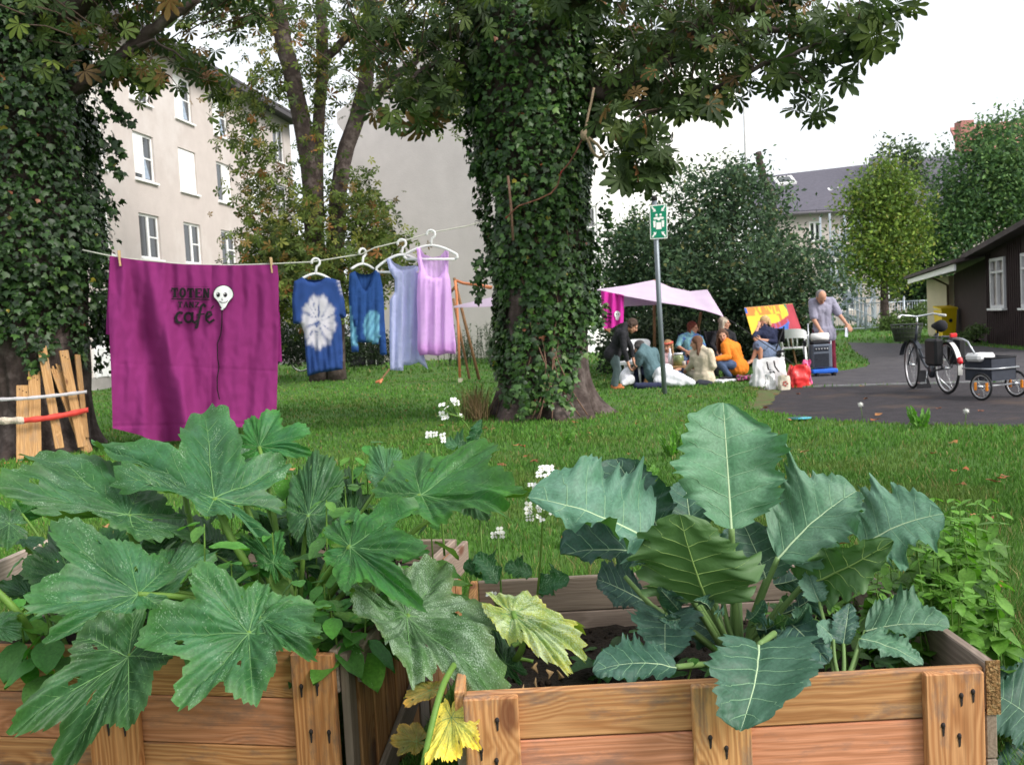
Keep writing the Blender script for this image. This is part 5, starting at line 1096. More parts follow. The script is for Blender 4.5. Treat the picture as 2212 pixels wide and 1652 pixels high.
KA((1462, 1440, 2.2), (1280, 1448, 2.14), (1360, 1400, 2.26), (1370, 1490, 2.1), seed=12, m=M_cabd, wave=.03, vw=.008)
KA((1500, 1180, 2.6), (1480, 1040, 2.75), (1540, 1100, 2.66), (1430, 1110, 2.66), seed=13, m=M_cabd)
KA((1600, 1240, 2.6), (1540, 1160, 2.7), (1640, 1190, 2.64), (1530, 1230, 2.6), seed=14, m=M_cab, wave=.12)
KA((1760, 1300, 2.5), (1800, 1210, 2.6), (1810, 1270, 2.52), (1740, 1240, 2.55), seed=15, m=M_cab, wave=.1)
KA((1395, 1300, 2.5), (1290, 1250, 2.6), (1340, 1220, 2.6), (1330, 1310, 2.5), seed=16, m=M_cabd)
KA((1700, 1340, 2.35), (1790, 1430, 2.15), (1780, 1360, 2.25), (1700, 1420, 2.2), seed=17, m=M_cabd, wave=.04)
KA((1560, 1380, 2.5), (1470, 1330, 2.6), (1530, 1310, 2.6), (1490, 1390, 2.5), seed=18, m=M_cabd)
for q in ([(1395, 1200, 2.4), (1425, 1290, 2.42), (1470, 1360, 2.45)], [(1350, 1245, 2.5), (1400, 1300, 2.45), (1450, 1350, 2.45)], [(1690, 1300, 2.4), (1650, 1350, 2.42), (1610, 1385, 2.45)], [(1560, 1290, 2.45), (1570, 1340, 2.45), (1585, 1390, 2.45)]): stalk(k1, q, .006, .008, M_petp)
rk = random.Random(5)
for k in range(26):      # layered older leaves round the crown
    a = rk.uniform(0, 6.28); B_ = (1590+math.cos(a)*rk.uniform(60, 190)*1.25, 1275+math.sin(a)*70+rk.uniform(-25, 25), 2.52-math.sin(a)*.22); l = rk.uniform(60, 110); dx, dy = math.cos(a)*l+rk.uniform(-20, 20), -abs(math.sin(a))*l*.3-rk.uniform(-35, 60); w_ = l*.42
    if 1340 < B_[0]+dx < 1860: cabbage(k1, B_, (B_[0]+dx, B_[1]+dy, B_[2]-math.sin(a)*.08), (B_[0]+dx/2-dy/l*w_, B_[1]+dy/2+dx/l*w_*.6, B_[2]+rk.uniform(-.05, .05)), (B_[0]+dx/2+dy/l*w_, B_[1]+dy/2-dx/l*w_*.6, B_[2]+rk.uniform(-.05, .05)), M_cabd if rk.random() < .75 else M_cab, seed=100+k, wave=.09, vw=.009, under=rk.random() < .25)
b = MB(M_petp); b.tube([c1_, c1_+V(0, 0, .06), P(1590, 1230, 2.48)], [.022, .020, .012], 10); b.build('stem', k1)
for k in range(7):      # frilly young leaves in the heart
    q = (1590+rng.uniform(-50, 110), 1190+rng.uniform(-30, 60), 2.5); cabbage(k1, q, (q[0]+rng.uniform(-35, 35), q[1]-rng.uniform(20, 50), q[2]-.02), (q[0]+25, q[1]-25, q[2]), (q[0]-22, q[1]-22, q[2]+.02), M_cab, seed=40+k, wave=.16, vw=.01)
c2_ = P(1812, 1452, 2.14); c2_.z = .37
k2 = ko('k', c2_, 'small young kohlrabi plant close to the front board at the right')
for q in (((1868, 1362, 2.26), (2052, 1352, 2.22), (1955, 1290, 2.34), (1960, 1388, 2.18), 21, M_cab), ((1858, 1378, 2.2), (1995, 1434, 2.12), (1940, 1378, 2.2), (1905, 1430, 2.14), 22, M_cab), ((1822, 1390, 2.2), (1835, 1302, 2.26), (1858, 1350, 2.22), (1790, 1350, 2.22), 23, M_cabd), ((1800, 1380, 2.2), (1765, 1345, 2.2), (1800, 1340, 2.25), (1765, 1385, 2.18), 24, M_cab), ((1770, 1300, 2.3), (1745, 1230, 2.35), (1790, 1260, 2.3), (1730, 1270, 2.3), 25, M_cab)):
    cabbage(k2, *q[:4], q[5], seed=q[4], wave=.06, vw=.012, base=.1); Bv = P(*q[0]); stalk(k2, [c2_+jit(rng, .006), (Bv+c2_)/2+jit(rng, .01), Bv], .006, .004, M_petp)
# broad leaf at the far right outside the planter
k3 = ko('k', G(2230, 1600, 0), 'broad cabbage leaf plant low on the grass at the right edge beside the planter')
for i, q in enumerate((((2240, 1560, 2.3), (2130, 1490, 2.36), (2215, 1440, 2.45), (2150, 1600, 2.2)), ((2240, 1500, 2.4), (2190, 1420, 2.5), (2260, 1440, 2.5), (2160, 1470, 2.4)), ((2230, 1640, 2.25), (2150, 1690, 2.2), (2160, 1610, 2.25), (2230, 1700, 2.15)))):
    cabbage(k3, *q, M_cabd, seed=60+i, vw=.009); Bv = P(*q[0]); stalk(k3, [G(2230, 1600, 0), Bv], .008, .006, M_petp)
# mint at the back right
mn = [(1900+rng.gauss(0, 50), 1200+rng.uniform(-50, 120), rng.uniform(2.55, 2.9)) for _ in range(24)]+[(2045+rng.gauss(0, 50), 1180+rng.uniform(-100, 170), rng.uniform(2.45, 3.0)) for _ in range(80)]+[(1980+rng.gauss(0, 70), 1300+rng.uniform(-60, 70), rng.uniform(2.3, 2.75)) for _ in range(44)]+[(1760+rng.gauss(0, 60), 1330+rng.uniform(-40, 60), rng.uniform(2.4, 2.75)) for _ in range(16)]
mint = thing('mint_plant', P(1990, 1400, 2.7), 'bushy bright green mint at the back right corner of the planter', 'herb')
for gi in range(6):
    b = MB(leaf_mat('mint_leaf', (.07, .18, .022), patch=(.13, .29, .05), under=(.12, .25, .05), spots=0, trans=.3), M_pet)
    for i, (px, py, Y) in enumerate(mn[gi::6]):
        top = P(px, py, Y); base = V(top.x+rng.uniform(-.12, .06), top.y-rng.uniform(-.06, .12), .30 if top.x < XR-.02 else 0.0); b.m = 1; b.col = (.8, .9, .8); b.tube([base, (base+top)/2+jit(rng, .012), top], [.003, .0025, .0015], 5, caps=False); b.m = 0
        L = (top-base).length; n = int(L/.045)
        for k in range(n):
            p = base.lerp(top, 1-k*.045/L*.8)+jit(rng, .018); s = .034+.040*min(1, k/3)*rng.uniform(.6, 1.3)
            for w_ in (0, 1):
                a = k*1.57+w_*math.pi+i; el = rng.uniform(-.7, .6); d = V(math.cos(a)*math.cos(el), math.sin(a)*math.cos(el)-.3, math.sin(el)).normalized(); side = d.cross(V(0, 0, 1)).normalized(); nn = side.cross(d); t_c = rng.uniform(.75, 1.25)*(1.25 if k < 2 else .95); b.col = (t_c*1.05, t_c, t_c*.9); o = len(b.v)
                for j, (u, w__) in enumerate(((0, 0), (.25, .24), (.55, .27), (.82, .15), (1, 0))):
                    for sg in (-1, 0, 1): b.vert(p+d*(u*s)+side*w__*s*sg+nn*(-.25*u*u*s+abs(sg)*.05*s), wp=(i*.7+k*.3+u*s, sg*w__*s, w_))
                for j in range(4):
                    for q in (0, 1): f_ = o+j*3+q; b.face((f_, f_+1, f_+4, f_+3))
    b.build('sprig', mint)
# low dark foliage under the kohlrabi
us = [(1300, 1400, 2.5), (1350, 1370, 2.6), (1500, 1420, 2.3), (1560, 1440, 2.25), (1880, 1430, 2.2), (1940, 1400, 2.3), (1720, 1450, 2.2), (1990, 1380, 2.4), (1700, 1280, 2.6), (1660, 1300, 2.7)]
small_leafy('leafy_herb', 'low dark green herb under the kohlrabi leaves in the right planter', us, .07, [(.5, .55, .6), (.7, .7, .6)], 'herb', 'low herbs in the right planter', 8)
# ------------------------------------------------------------ white flowering rocket plants
M_petal = mat('white_petal', (.86, .86, .84), rough=.6, var=.04, trans=.25)
def flowers(name, label, stem, heads, leaves=()):
    base = P(*stem[0]); t = thing(name, base, label, 'flower'); stalk(t, stem, .0035, .0022, name='stem', n=6)
    for (px, py, Y, n, rr) in heads:
        c = P(px, py, Y); b = MB(M_petal, mat('flower_centre', (.35, .35, .08)))
        for k in range(n):
            f = c+jit(rng, rr); nrm = (jit(rng, 1)+V(0, -1.2, .6)).normalized(); x = nrm.orthogonal().normalized(); y = nrm.cross(x); s = rng.uniform(.009, .013)
            for q in range(4):
                a = q*math.pi/2+rng.uniform(-.15, .15); d = x*math.cos(a)+y*math.sin(a); w_ = nrm.cross(d)*s*.42; o = len(b.v)
                for p in (f, f+d*s*.5+w_+nrm*s*.1, f+d*s+w_*.8, f+d*s-w_*.8, f+d*s*.5-w_+nrm*s*.1): b.vert(p)
                b.face((o, o+1, o+2, o+3, o+4))
            b.m = 1; b.ell(f, .0022, nu=6, nv=4); b.m = 0
        b.build('blossom', t)
        b = MB(M_pet); e = P(*min(stem, key=lambda q: abs(q[1]-py)+abs(q[0]-px)*.5))
        for k in range(6): b.tube([e, (e+c)/2+jit(rng, .006), c+jit(rng, rr*.8)], .0012, 4, caps=False)
        b.build('flower_stalk', t)
    for i, q in enumerate(leaves): cabbage(t, *q, M_sq, seed=80+i, vw=.008, wave=.1, ribm=M_vein)
    return t
flowers('flowering_rocket', 'tall stem with white four-petalled flowers left of the big trunk', [(1045, 1250, 2.8), (1035, 1100, 2.9), (1027, 990, 3.0), (1015, 930, 3.02), (992, 900, 3.0)],
    [(955, 888, 3.0, 5, .022), (985, 868, 3.0, 3, .015), (1000, 900, 3.0, 1, .01)], [((1022, 960, 3.0), (1040, 905, 3.0), (1040, 935, 3.0), (1012, 935, 3.02)), ((1028, 985, 3.0), (960, 960, 3.02), (990, 950, 3.05), (995, 985, 2.95))])
flowers('flowering_rocket', 'short pinkish white flowers just above the squash leaves', [(960, 1200, 2.9), (950, 1050, 2.95), (942, 960, 3.0)], [(930, 942, 3.0, 3, .014), (957, 945, 3.0, 2, .008)])
flowers('flowering_rocket', 'thin stem topped by a dense white flower cluster beside the kohlrabi', [(1150, 1380, 2.7), (1165, 1240, 2.65), (1172, 1120, 2.6), (1172, 1060, 2.6)], [(1172, 1030, 2.6, 8, .028), (1155, 1050, 2.6, 3, .012), (1140, 1105, 2.65, 5, .02), (1180, 1110, 2.6, 6, .022)], [((1165, 1270, 2.65), (1230, 1250, 2.6), (1200, 1235, 2.65), (1195, 1290, 2.6)), ((1150, 1240, 2.7), (1090, 1225, 2.7), (1120, 1210, 2.72), (1110, 1250, 2.68))])
flowers('flowering_rocket', 'small low flowering stem with a white bloom in front of the lawn', [(1085, 1330, 2.7), (1080, 1230, 2.75), (1076, 1160, 2.8)], [(1075, 1150, 2.8, 3, .012), (1062, 1283, 2.6, 2, .008)], [((1075, 1260, 2.65), (1030, 1195, 2.7), (1065, 1210, 2.7), (1025, 1240, 2.65)), ((1060, 1240, 2.7), (1000, 1225, 2.7), (1030, 1205, 2.72), (1030, 1250, 2.7))])
# ------------------------------------------------------------ clothes line
def YL(px): return 10.9+(px-190)/850*1.15
lineP = [(178, 540), (257, 557), (400, 571), (500, 573), (588, 570), (672, 566), (781, 549), (810, 535), (880, 518), (929, 503), (1010, 488), (1046, 478)]
M_line = mat('pale_cord', (.55, .55, .48), rough=.7)
b = MB(M_line); b.tube([P(x, y, YL(x)) for x, y in lineP], .008, 6); b.build('washing_line', label='thin pale clothes line strung between the two ivy trunks', cat='clothes line')
M_peg = mat('wooden_peg', (.55, .38, .20), rough=.8, var=.1, scale=40)
for (px, py, lab) in ((258, 557, 'wooden clothes peg at the top left corner of the magenta cloth'), (586, 572, 'wooden clothes peg at the top right corner of the magenta cloth')):
    t = thing('clothes_peg', P(px, py+14, YL(px)-.04), lab, 'clothes peg', 'pegs holding the magenta cloth')
    for s in (-1, 1):
        b = MB(M_peg); b.beam(P(px+s*1.2-1, py-16, YL(px)-.05+s*.02), P(px+2, py+18, YL(px)-.06+s*.012), .018, .03, up=(0, 1, 0), bev=.004); b.build('peg_arm', t)
    b = MB(mat('steel_spring', (.4, .4, .4), rough=.4, metal=.8)); b.tube([P(px-3, py+2, YL(px)-.05), P(px+4, py+2, YL(px)-.05)], .012, 6); b.build('spring', t)
def cloth_mat(name, col, alpha=None, trans=.15, weave=900, bump=.25):
    return mat(name, col, rough=.9, var=.06, scale=3, bump=bump, bscale=weave*.12, attr=True, trans=trans, alpha=alpha, spec=.1)
M_mag = cloth_mat('magenta_cloth', (1, 1, 1), trans=.12)
# ------------------------------------------------------------ magenta cloth with lettering and skull balloon
def tedge(y):    # left and right edge x of the front layer
    L_ = np.interp(y, [545, 600, 660, 720, 800, 870, 960], [238, 236, 234, 236, 240, 242, 244]); R_ = np.interp(y, [560, 600, 700, 800, 905, 960], [598, 602, 602, 600, 597, 596]); return L_, R_
def tY(px, py):
    s = (px-238)/360; v = (py-560)/380; y = YL(px)-.05
    y += .17*math.exp(-((px-(285+70*v))/26)**2)*min(1, v*2.2)                     # deep fold fanning from the left peg
    y -= .15*math.exp(-((px-(320+92*v))/26)**2)*min(1, v*2)
    y += .085*math.exp(-((px-(372+60*v))/22)**2)*min(1, v*2.5)*(1-.4*v)
    y += .03*math.sin(px*.075+py*.006+.6)*(.4+.6*v)+.016*math.sin(px*.21-py*.012)*math.exp(-v*1.6)+.012*math.sin(px*.16+py*.02)
    y += .008*math.exp(-((px-457)/3)**2)+.004*math.exp(-((py-(792+.05*(px-400)))/3)**2)+.008*math.exp(-((py-(925-.02*px))/3)**2)
    y += .03*noise.noise(Vector((px*.02, py*.008, 2.2)))+.008*noise.noise(Vector((px*.09, py*.05, 5)))
    return y
tw = thing('hanging_cloth', P(420, 930, 11.3), 'large magenta cloth printed with black lettering and a white skull balloon, pegged to the line', 'cloth')
def topy(px): return float(np.interp(px, [236, 257, 330, 400, 500, 586, 602], [552, 556, 566, 571, 573, 572, 574]))
def boty(px): return float(np.interp(px, [240, 300, 330, 400, 500, 600], [925, 940, 955, 950, 925, 912]))
b = MB(M_mag); b.col = (.26, .032, .165)
def tfn(u, v, dy=0):
    x0 = 238+360*u; y = topy(x0)+(boty(x0)-topy(x0))*v; L_, R_ = tedge(y); x = L_+(R_-L_)*u; return P(x, y, tY(x, y)+dy)
b.grid(tfn, 220, 140); b.grid(lambda u, v: tfn(1-u, v, .012), 110, 70)
b.build('front_layer', tw)
b = MB(M_mag); b.col = (.26, .025, .17)
def tback(u, v):
    x0 = 232+376*u; y = topy(min(max(x0, 238), 600))+(0 if v == 0 else 0)+(float(np.interp(x0, [232, 420, 608], [722, 760, 782]))-topy(min(max(x0, 238), 600)))*v
    x = x0+np.interp(v, [0, .5, 1], [0, -1, 0])+(-3*v if u < .1 else 0)+((3 if v > .3 else 0) if u > .9 else 0); x = min(max(x, 237-9*v), 599+10*v)
    return P(x, y, tY(x, y)+.05+.05*v)
b.grid(tback, 60, 40); b.grid(lambda u, v: tback(1-u, v)+V(0, .01, 0), 60, 40); b.build('back_layer', tw)
M_ink = mat('black_print', (.012, .010, .012), rough=.9); M_wp = mat('white_print', (.80, .80, .80), rough=.9)
def stroke(b, pts, w, fY=tY, off=.022, wend=None):
    off += .013
    """flat painted stroke following the cloth"""
    P2 = []
    for (a, c) in zip(pts, pts[1:]):
        n = max(1, int(math.dist(a, c)/3)); P2 += [(a[0]+(c[0]-a[0])*k/n, a[1]+(c[1]-a[1])*k/n) for k in range(n)]
    P2.append(pts[-1]); o = len(b.v); N_ = len(P2)
    for i, p in enumerate(P2):
        q0, q1 = P2[max(i-1, 0)], P2[min(i+1, N_-1)]; dx, dy = q1[0]-q0[0], q1[1]-q0[1]; l = math.hypot(dx, dy) or 1; ww = w if wend is None else w+(wend-w)*i/(N_-1)
        for s in (-1, 1): x, y = p[0]-dy/l*ww/2*s, p[1]+dx/l*ww/2*s; b.vert(P(x, y, fY(x, y)-off))
    for i in range(N_-1): q = o+i*2; b.face((q, q+1, q+3, q+2))
def arc(cx, cy, rx, ry, a0, a1, n=14): return [(cx+rx*math.cos(R(a0+(a1-a0)*k/n)), cy+ry*math.sin(R(a0+(a1-a0)*k/n))) for k in range(n+1)]
def disc(b, cx, cy, rx, ry, fY=tY, off=.026, n=20, shape=None):
    off += .013
    c = b.vert(P(cx, cy, fY(cx, cy)-off)); o = len(b.v); rings = 4
    for j in range(1, rings+1):
        for k in range(n):
            a = 2*math.pi*k/n; f = j/rings; sx, sy = (shape(a) if shape else (1, 1)); x, y = cx+rx*math.cos(a)*f*sx, cy+ry*math.sin(a)*f*sy; b.vert(P(x, y, fY(x, y)-off))
    for k in range(n):
        m = (k+1) % n; b.face((c, o+k, o+m))
        for j in range(rings-1): q = o+j*n; b.face((q+k, q+n+k, q+n+m, q+m))
b = MB(M_ink)
def slab_text(b, word, x0, x1, y0, y1, w, slant=0):
    n = len(word); cw = (x1-x0)/n
    for i, ch in enumerate(word):
        l, r = x0+i*cw+cw*.10, x0+(i+1)*cw-cw*.10; m = (l+r)/2; dy = slant*i; t, bt_ = y0+dy, y1+dy
        if ch == 'T': stroke(b, [(l, t+w*.4), (r, t+w*.4)], w*.8); stroke(b, [(m, t), (m, bt_)], w*1.15); stroke(b, [(m-cw*.25, bt_-w*.2), (m+cw*.25, bt_-w*.2)], w*.5); stroke(b, [(l+.6, t), (l+.6, t+(bt_-t)*.38)], w*.45); stroke(b, [(r-.6, t), (r-.6, t+(bt_-t)*.38)], w*.45)
        if ch == 'O': stroke(b, arc(m, (t+bt_)/2, (r-l)/2-w*.35, (bt_-t)/2-w*.3, 0, 360, 20), w*.95)
        if ch == 'E': stroke(b, [(l+w*.5, t), (l+w*.5, bt_)], w*1.1); stroke(b, [(l, t+w*.35), (r, t+w*.35)], w*.6); stroke(b, [(l, bt_-w*.35), (r, bt_-w*.35)], w*.6); stroke(b, [(l+w, (t+bt_)/2), (r-w*.5, (t+bt_)/2)], w*.55); stroke(b, [(r-.5, t), (r-.5, t+(bt_-t)*.32)], w*.4); stroke(b, [(r-.5, bt_), (r-.5, bt_-(bt_-t)*.32)], w*.4)
        if ch == 'N': stroke(b, [(l+w*.4, t), (l+w*.4, bt_)], w*.8); stroke(b, [(r-w*.4, t), (r-w*.4, bt_)], w*.8); stroke(b, [(l+w*.4, t), (r-w*.4, bt_)], w*.95, off=.024); stroke(b, [(l-w*.2, bt_-w*.2), (l+w*1.1, bt_-w*.2)], w*.45); stroke(b, [(r-w*1.1, t+w*.2), (r+w*.2, t+w*.2)], w*.45)
        if ch == 'A': stroke(b, [(m, t), (l+w*.3, bt_)], w*.6); stroke(b, [(m, t), (r-w*.4, bt_)], w*.95, off=.024); stroke(b, [(l+w*.8, t+(bt_-t)*.68), (r-w*.8, t+(bt_-t)*.68)], w*.5)
        if ch == 'Z': stroke(b, [(l, t+w*.4), (r, t+w*.4)], w*.7); stroke(b, [(r-w*.3, t+w*.3), (l+w*.3, bt_-w*.3)], w*.95, off=.024); stroke(b, [(l, bt_-w*.4), (r, bt_-w*.4)], w*.7)
slab_text(b, 'TOTEN', 369, 454, 621.5, 642.5, 5.2, .35)
stroke(b, [(370, 645.5), (453, 647.5)], 2.0); stroke(b, [(372, 618.5), (452, 619.5)], .7)
slab_text(b, 'TANZ', 383, 432, 651.5, 664.5, 3.4, .1)
# café in brush script
stroke(b, arc(389, 686, 8.5, 11, -50, -300, 16), 5.6); stroke(b, arc(407, 686, 8, 10, 0, 360, 18), 5.2); stroke(b, [(416, 674), (415, 692), (420, 697), (426, 692)], 5.2)
stroke(b, [(444, 663), (440, 657), (435, 661), (431, 680), (427, 700), (425, 708), (421, 706)], 5.4); stroke(b, [(424, 680), (442, 678)], 3)
stroke(b, [(445, 687), (457, 680), (455, 674), (449, 674), (445, 682), (446, 692), (452, 697), (463, 690)], 4.8); stroke(b, [(456, 667), (462, 660)], 3.2); stroke(b, [(378, 693), (384, 697), (394, 696)], 3)
b.build('lettering', tw)
b = MB(M_wp, M_ink)
def sk(a):
    s = math.sin(a)
    if s < .25: return (1, 1)
    k = (s-.25)/.75; return (1-.34*sm(k*1.3), 1+.62*k**1.6)
cx, cy = 482.5, 636
b.m = 1; disc(b, cx, cy, 22.5, 20.5, off=.024, shape=lambda a: sk(a), n=40); b.m = 0; disc(b, cx, cy, 20.6, 18.8, off=.030, shape=lambda a: sk(a), n=40)
b.m = 1
for dx in (-11.2, 4.2): disc(b, cx+dx, 636.7, 4.0, 5.2, off=.036)
stroke(b, [(480, 644), (479, 648), (482, 648)], 1.4, off=.036); stroke(b, [(473, 650.5), (480, 654), (488, 653), (492, 649.5)], 1.4, off=.036)
b.m = 0
for dx in (-12.4, 3.0): disc(b, cx+dx, 634.5, 1.1, 1.4, off=.042, n=8)
disc(b, 480, 667.5, 3, 2, off=.036, n=10)
b.m = 1; stroke(b, [(479.6, 669), (479.3, 699), (477, 722), (469.5, 742), (470, 773), (473, 792), (469, 818), (469.4, 841), (474, 863)], 2.4, off=.030)
b.build('skull_balloon', tw)
# ------------------------------------------------------------ hangers
M_hang = mat('white_plastic', (.78, .78, .78), rough=.35, var=.03, spec=.5)
def hanger(cx, top, half, mouth, drop, full, tilt, lab, dy=0):
    Y = YL(cx)+.0+dy; s = Y/FPX; t = thing('clothes_hanger', P(cx, top, Y), lab, 'hanger', 'white plastic hangers on the line'); dYx = tilt
    def hp_(x, y): return P(x, y, Y+(x-cx)*s*dYx)
    b = MB(M_hang); r = 9; hk = [(cx+r*mouth*math.cos(R(a)), top+r+r*math.sin(R(a))) for a in (160, 180, 210, 240, 270, 300, 330, 0, 25, 50, 75)]
    hk += [(cx+1, top+2*r+7), (cx, top+2*r+16)]; b.tube([hp_(*q) for q in hk], 2.6*s, 8); b.build('hook', t)
    b = MB(M_hang); y0 = top+2*r+15; arcp = [(cx+half*u, y0+drop*abs(u)**1.7) for u in np.linspace(-1, 1, 17)]
    if full:
        arcp += [(cx+half*1.03, y0+drop+5), (cx+half*.93, y0+drop+10)]; arcp = [(cx-half*.93, y0+drop+10), (cx-half*1.03, y0+drop+5)]+arcp
        b.tube([hp_(*q) for q in arcp], 2.9*s, 8); b.build('shoulder_bar', t)
        b = MB(M_hang); b.tube([hp_(cx-half*.93, y0+drop+10), hp_(cx+half*.93, y0+drop+10)], 2.7*s, 8); b.build('trouser_bar', t)
    else: b.tube([hp_(*q) for q in arcp], 2.8*s, 8); b.build('shoulder_bar', t)
hanger(682, 558, 31, 1, 12, False, .2, 'white hanger carrying the blue tie-dyed T-shirt with the white oval')
hanger(783, 537, 24, .8, 11, False, 1.2, 'white hanger carrying the long sleeved blue top')
hanger(868, 517, 54, 1, 28, True, .1, 'white hanger carrying the pale lilac-blue tank dress')
hanger(931, 497, 56, 1, 20, True, -.1, 'white hanger carrying the pink-lilac tank top, highest on the line', dy=-.22)
# ------------------------------------------------------------ garments: front and back panels sharing their side seams
def panel(b, outline, Y0, side, depth, fold, colf, step=3.6, holes=()):
    pts = [Vector(p) for p in outline]; n = len(pts); dens = []
    for i in range(n):
        a, c = pts[i], pts[(i+1) % n]; m = max(1, int((c-a).length/step)); dens += [a.lerp(c, k/m) for k in range(m)]
    N_ = len(dens); xs = [p.x for p in dens]; ys = [p.y for p in dens]; inner = []
    x0 = min(xs)
    while x0 < max(xs):
        y0 = min(ys)
        while y0 < max(ys): inner.append(Vector((x0+rng.uniform(-.8, .8), y0+rng.uniform(-.8, .8)))); y0 += step
        x0 += step
    poly = [Vector((p.x, p.y)) for p in dens]; X = np.array([p.x for p in inner]); Yy = np.array([p.y for p in inner]); ins = inpoly(X, Yy, poly)
    PX = np.array([(p.x, p.y) for p in dens])
    inner = [p for p, k in zip(inner, ins) if k and np.min(np.hypot(PX[:, 0]-p.x, PX[:, 1]-p.y)) > step*.6]
    v, e, f, *_ = delaunay_2d_cdt(dens+inner, [(i, (i+1) % N_) for i in range(N_)], [], 1, 1e-4); o = len(b.v)
    for p in v:
        dmin = float(np.min(np.hypot(PX[:, 0]-p.x, PX[:, 1]-p.y))); e_ = min(1, dmin/9); d = depth*math.sqrt(max(0, e_*(2-e_)))
        y = Y0(p.x)-side*(d+.004)+fold(p.x, p.y)*(.35+.65*e_); b.vert(P(p.x, p.y, y), colf(p.x, p.y, side))
    for q in f: q = [o+i for i in q]; b.face(q if side > 0 else q[::-1])
def garment(name, label, front, back, m, colf, fold, depth=.05, step=3.6, dy=0):
    b = MB(m); Y0 = lambda x: YL(x)+dy
    panel(b, back, Y0, -1, depth, fold, colf, step); panel(b, front, Y0, 1, depth, fold, colf, step)
    return b.build(name, label=label, cat='garment')
def z4(L): return [(587.6+x*.2929, 466.6+y*.2929) for x, y in L]
side = [(500, 478), (532, 620), (548, 742), (520, 757), (506, 735), (516, 850), (522, 1000), (521, 1130), (440, 1143), (350, 1155), (262, 1182), (246, 1000), (236, 860), (216, 800), (156, 792), (148, 620), (163, 482), (225, 450)]
def dye(x, y, side_):
    base = (.03, .07, .235); n = noise.noise(Vector((x*.05, y*.05, 1))); c = tuple(q*(1+.25*n) for q in base)
    zx, zy = (x-587.6)/.2929, (y-466.6)/.2929
    dx, dy = (zx-342)/132, (zy-782)/208; r = math.hypot(dx, dy); a = math.atan2(dy, dx)
    k = sm((1.04+.05*math.sin(a*9)+.03*math.sin(a*23)-r)/.20)
    streak = max(0, math.sin(a*13+2.2*math.sin(a*3)+r*1.2)-.40-.9*noise.noise(Vector((a*3, r*2.5, 4))))*1.3*(1 if abs(a) > .3 else .4)
    hole = sm((.09-math.hypot((zx-333)/260, (zy-790)/300)+.02*math.sin(a*5))/.05)
    white = (.60, .58, .64); w_ = k*max(0, 1-min(1, streak*(1.0-.45*r)))*(1-hole)
    edge = sm((zx-470-(zy-470)*.25)/12)*sm((610-zy)/60)*sm((zx-440)/30) if zy < 610 else 0
    w_ = max(w_, .75*edge*(.6+.4*math.sin(zy*.2))); return tuple(c[i]*(1-w_)+white[i]*w_ for i in range(3))
def fold1(x, y): return .022*math.sin(x*.22+y*.03)*sm((y-640)/90)+.014*math.sin(x*.5-y*.05)*sm((y-700)/60)+.012*noise.noise(Vector((x*.08, y*.03, 1)))
M_shirt = cloth_mat('dyed_cotton', (1, 1, 1), trans=.1)
garment('t_shirt', 'blue T-shirt with a big white tie-dyed oval on its hanger', z4([(225, 450), (265, 482), (310, 491), (360, 480), (402, 447)]+side[:-1]), z4([(225, 450), (265, 470), (310, 474), (360, 468), (402, 447)]+side[:-1]), M_shirt, dye, fold1, .055)
s2_ = [(795, 425), (815, 520), (826, 640), (830, 760), (847, 1020), (822, 1030), (797, 1018), (790, 900), (786, 945), (740, 948), (735, 928), (690, 935), (640, 930), (606, 918), (604, 780), (612, 860), (640, 968), (638, 1002), (588, 1002), (578, 900), (572, 720), (565, 560), (570, 425)]
def dye2(x, y, s):
    zx, zy = (x-587.6)/.2929, (y-466.6)/.2929; c = (.025, .072, .235); k = 0
    r = math.hypot((zx-745)/75, (zy-820)/135); k = sm((1-r)/.15)*sm((zy-680)/20) if zx < 797 else 0
    if zx < 640 and zx < 605+(zy-800)*.2 and zy > 640: k = sm((zy-650)/20)*sm((965-zy)/12)
    k *= .75+.25*math.sin(zy*.08+zx*.15)+.0; p = (.17, .42, .55); n = 1+.2*noise.noise(Vector((x*.06, y*.06, 3))); return tuple((c[i]*(1-k)+p[i]*k)*n for i in range(3))
garment('long_sleeved_top', 'dark blue long sleeved V-neck top with pale turquoise dyed patches', z4([(612, 405), (640, 470), (665, 530), (690, 552), (715, 515), (745, 440), (762, 397)]+s2_), z4([(612, 405), (645, 425), (690, 432), (730, 425), (762, 397)]+s2_), M_shirt, dye2, lambda x, y: .02*math.sin(x*.35+y*.02)*sm((y-620)/60)+.01*math.sin(x*.7), .045)
s3_ = [(1078, 372), (1080, 560), (1080, 900), (1112, 1000), (1152, 1130), (1080, 1078), (1020, 1100), (972, 1098), (968, 1140), (872, 1136), (866, 900), (868, 620), (905, 560), (905, 470), (862, 395), (845, 318)]
def pale(c, sx=.0): return lambda x, y, s: tuple(q*(1+.10*noise.noise(Vector((x*.07, y*.02, 7))))*(.9 if s < 0 else 1) for q in c)
M_sheer = cloth_mat('sheer_jersey', (1, 1, 1), alpha=.90, trans=.35)
garment('tank_dress', 'long pale lilac-blue tank dress with ragged hem', z4([(845, 315), (872, 312), (885, 350), (930, 392), (975, 400), (1030, 392), (1060, 372)]+s3_[:-1]), z4([(845, 315), (872, 312), (900, 345), (960, 372), (1030, 368), (1060, 362)]+s3_[:-1]), M_sheer, pale((.60, .64, .92)), lambda x, y: .03*math.sin(x*.28+y*.01)*sm((y-600)/60)+.012*math.sin(x*.7), .05)
s4_ = [(1303, 250), (1302, 330), (1300, 420), (1316, 480), (1325, 600), (1340, 800), (1358, 960), (1352, 1018), (1290, 1012), (1230, 1030), (1150, 1022), (1090, 1028), (1072, 980), (1074, 800), (1068, 600), (1075, 440), (1085, 400), (1072, 320), (1065, 236)]
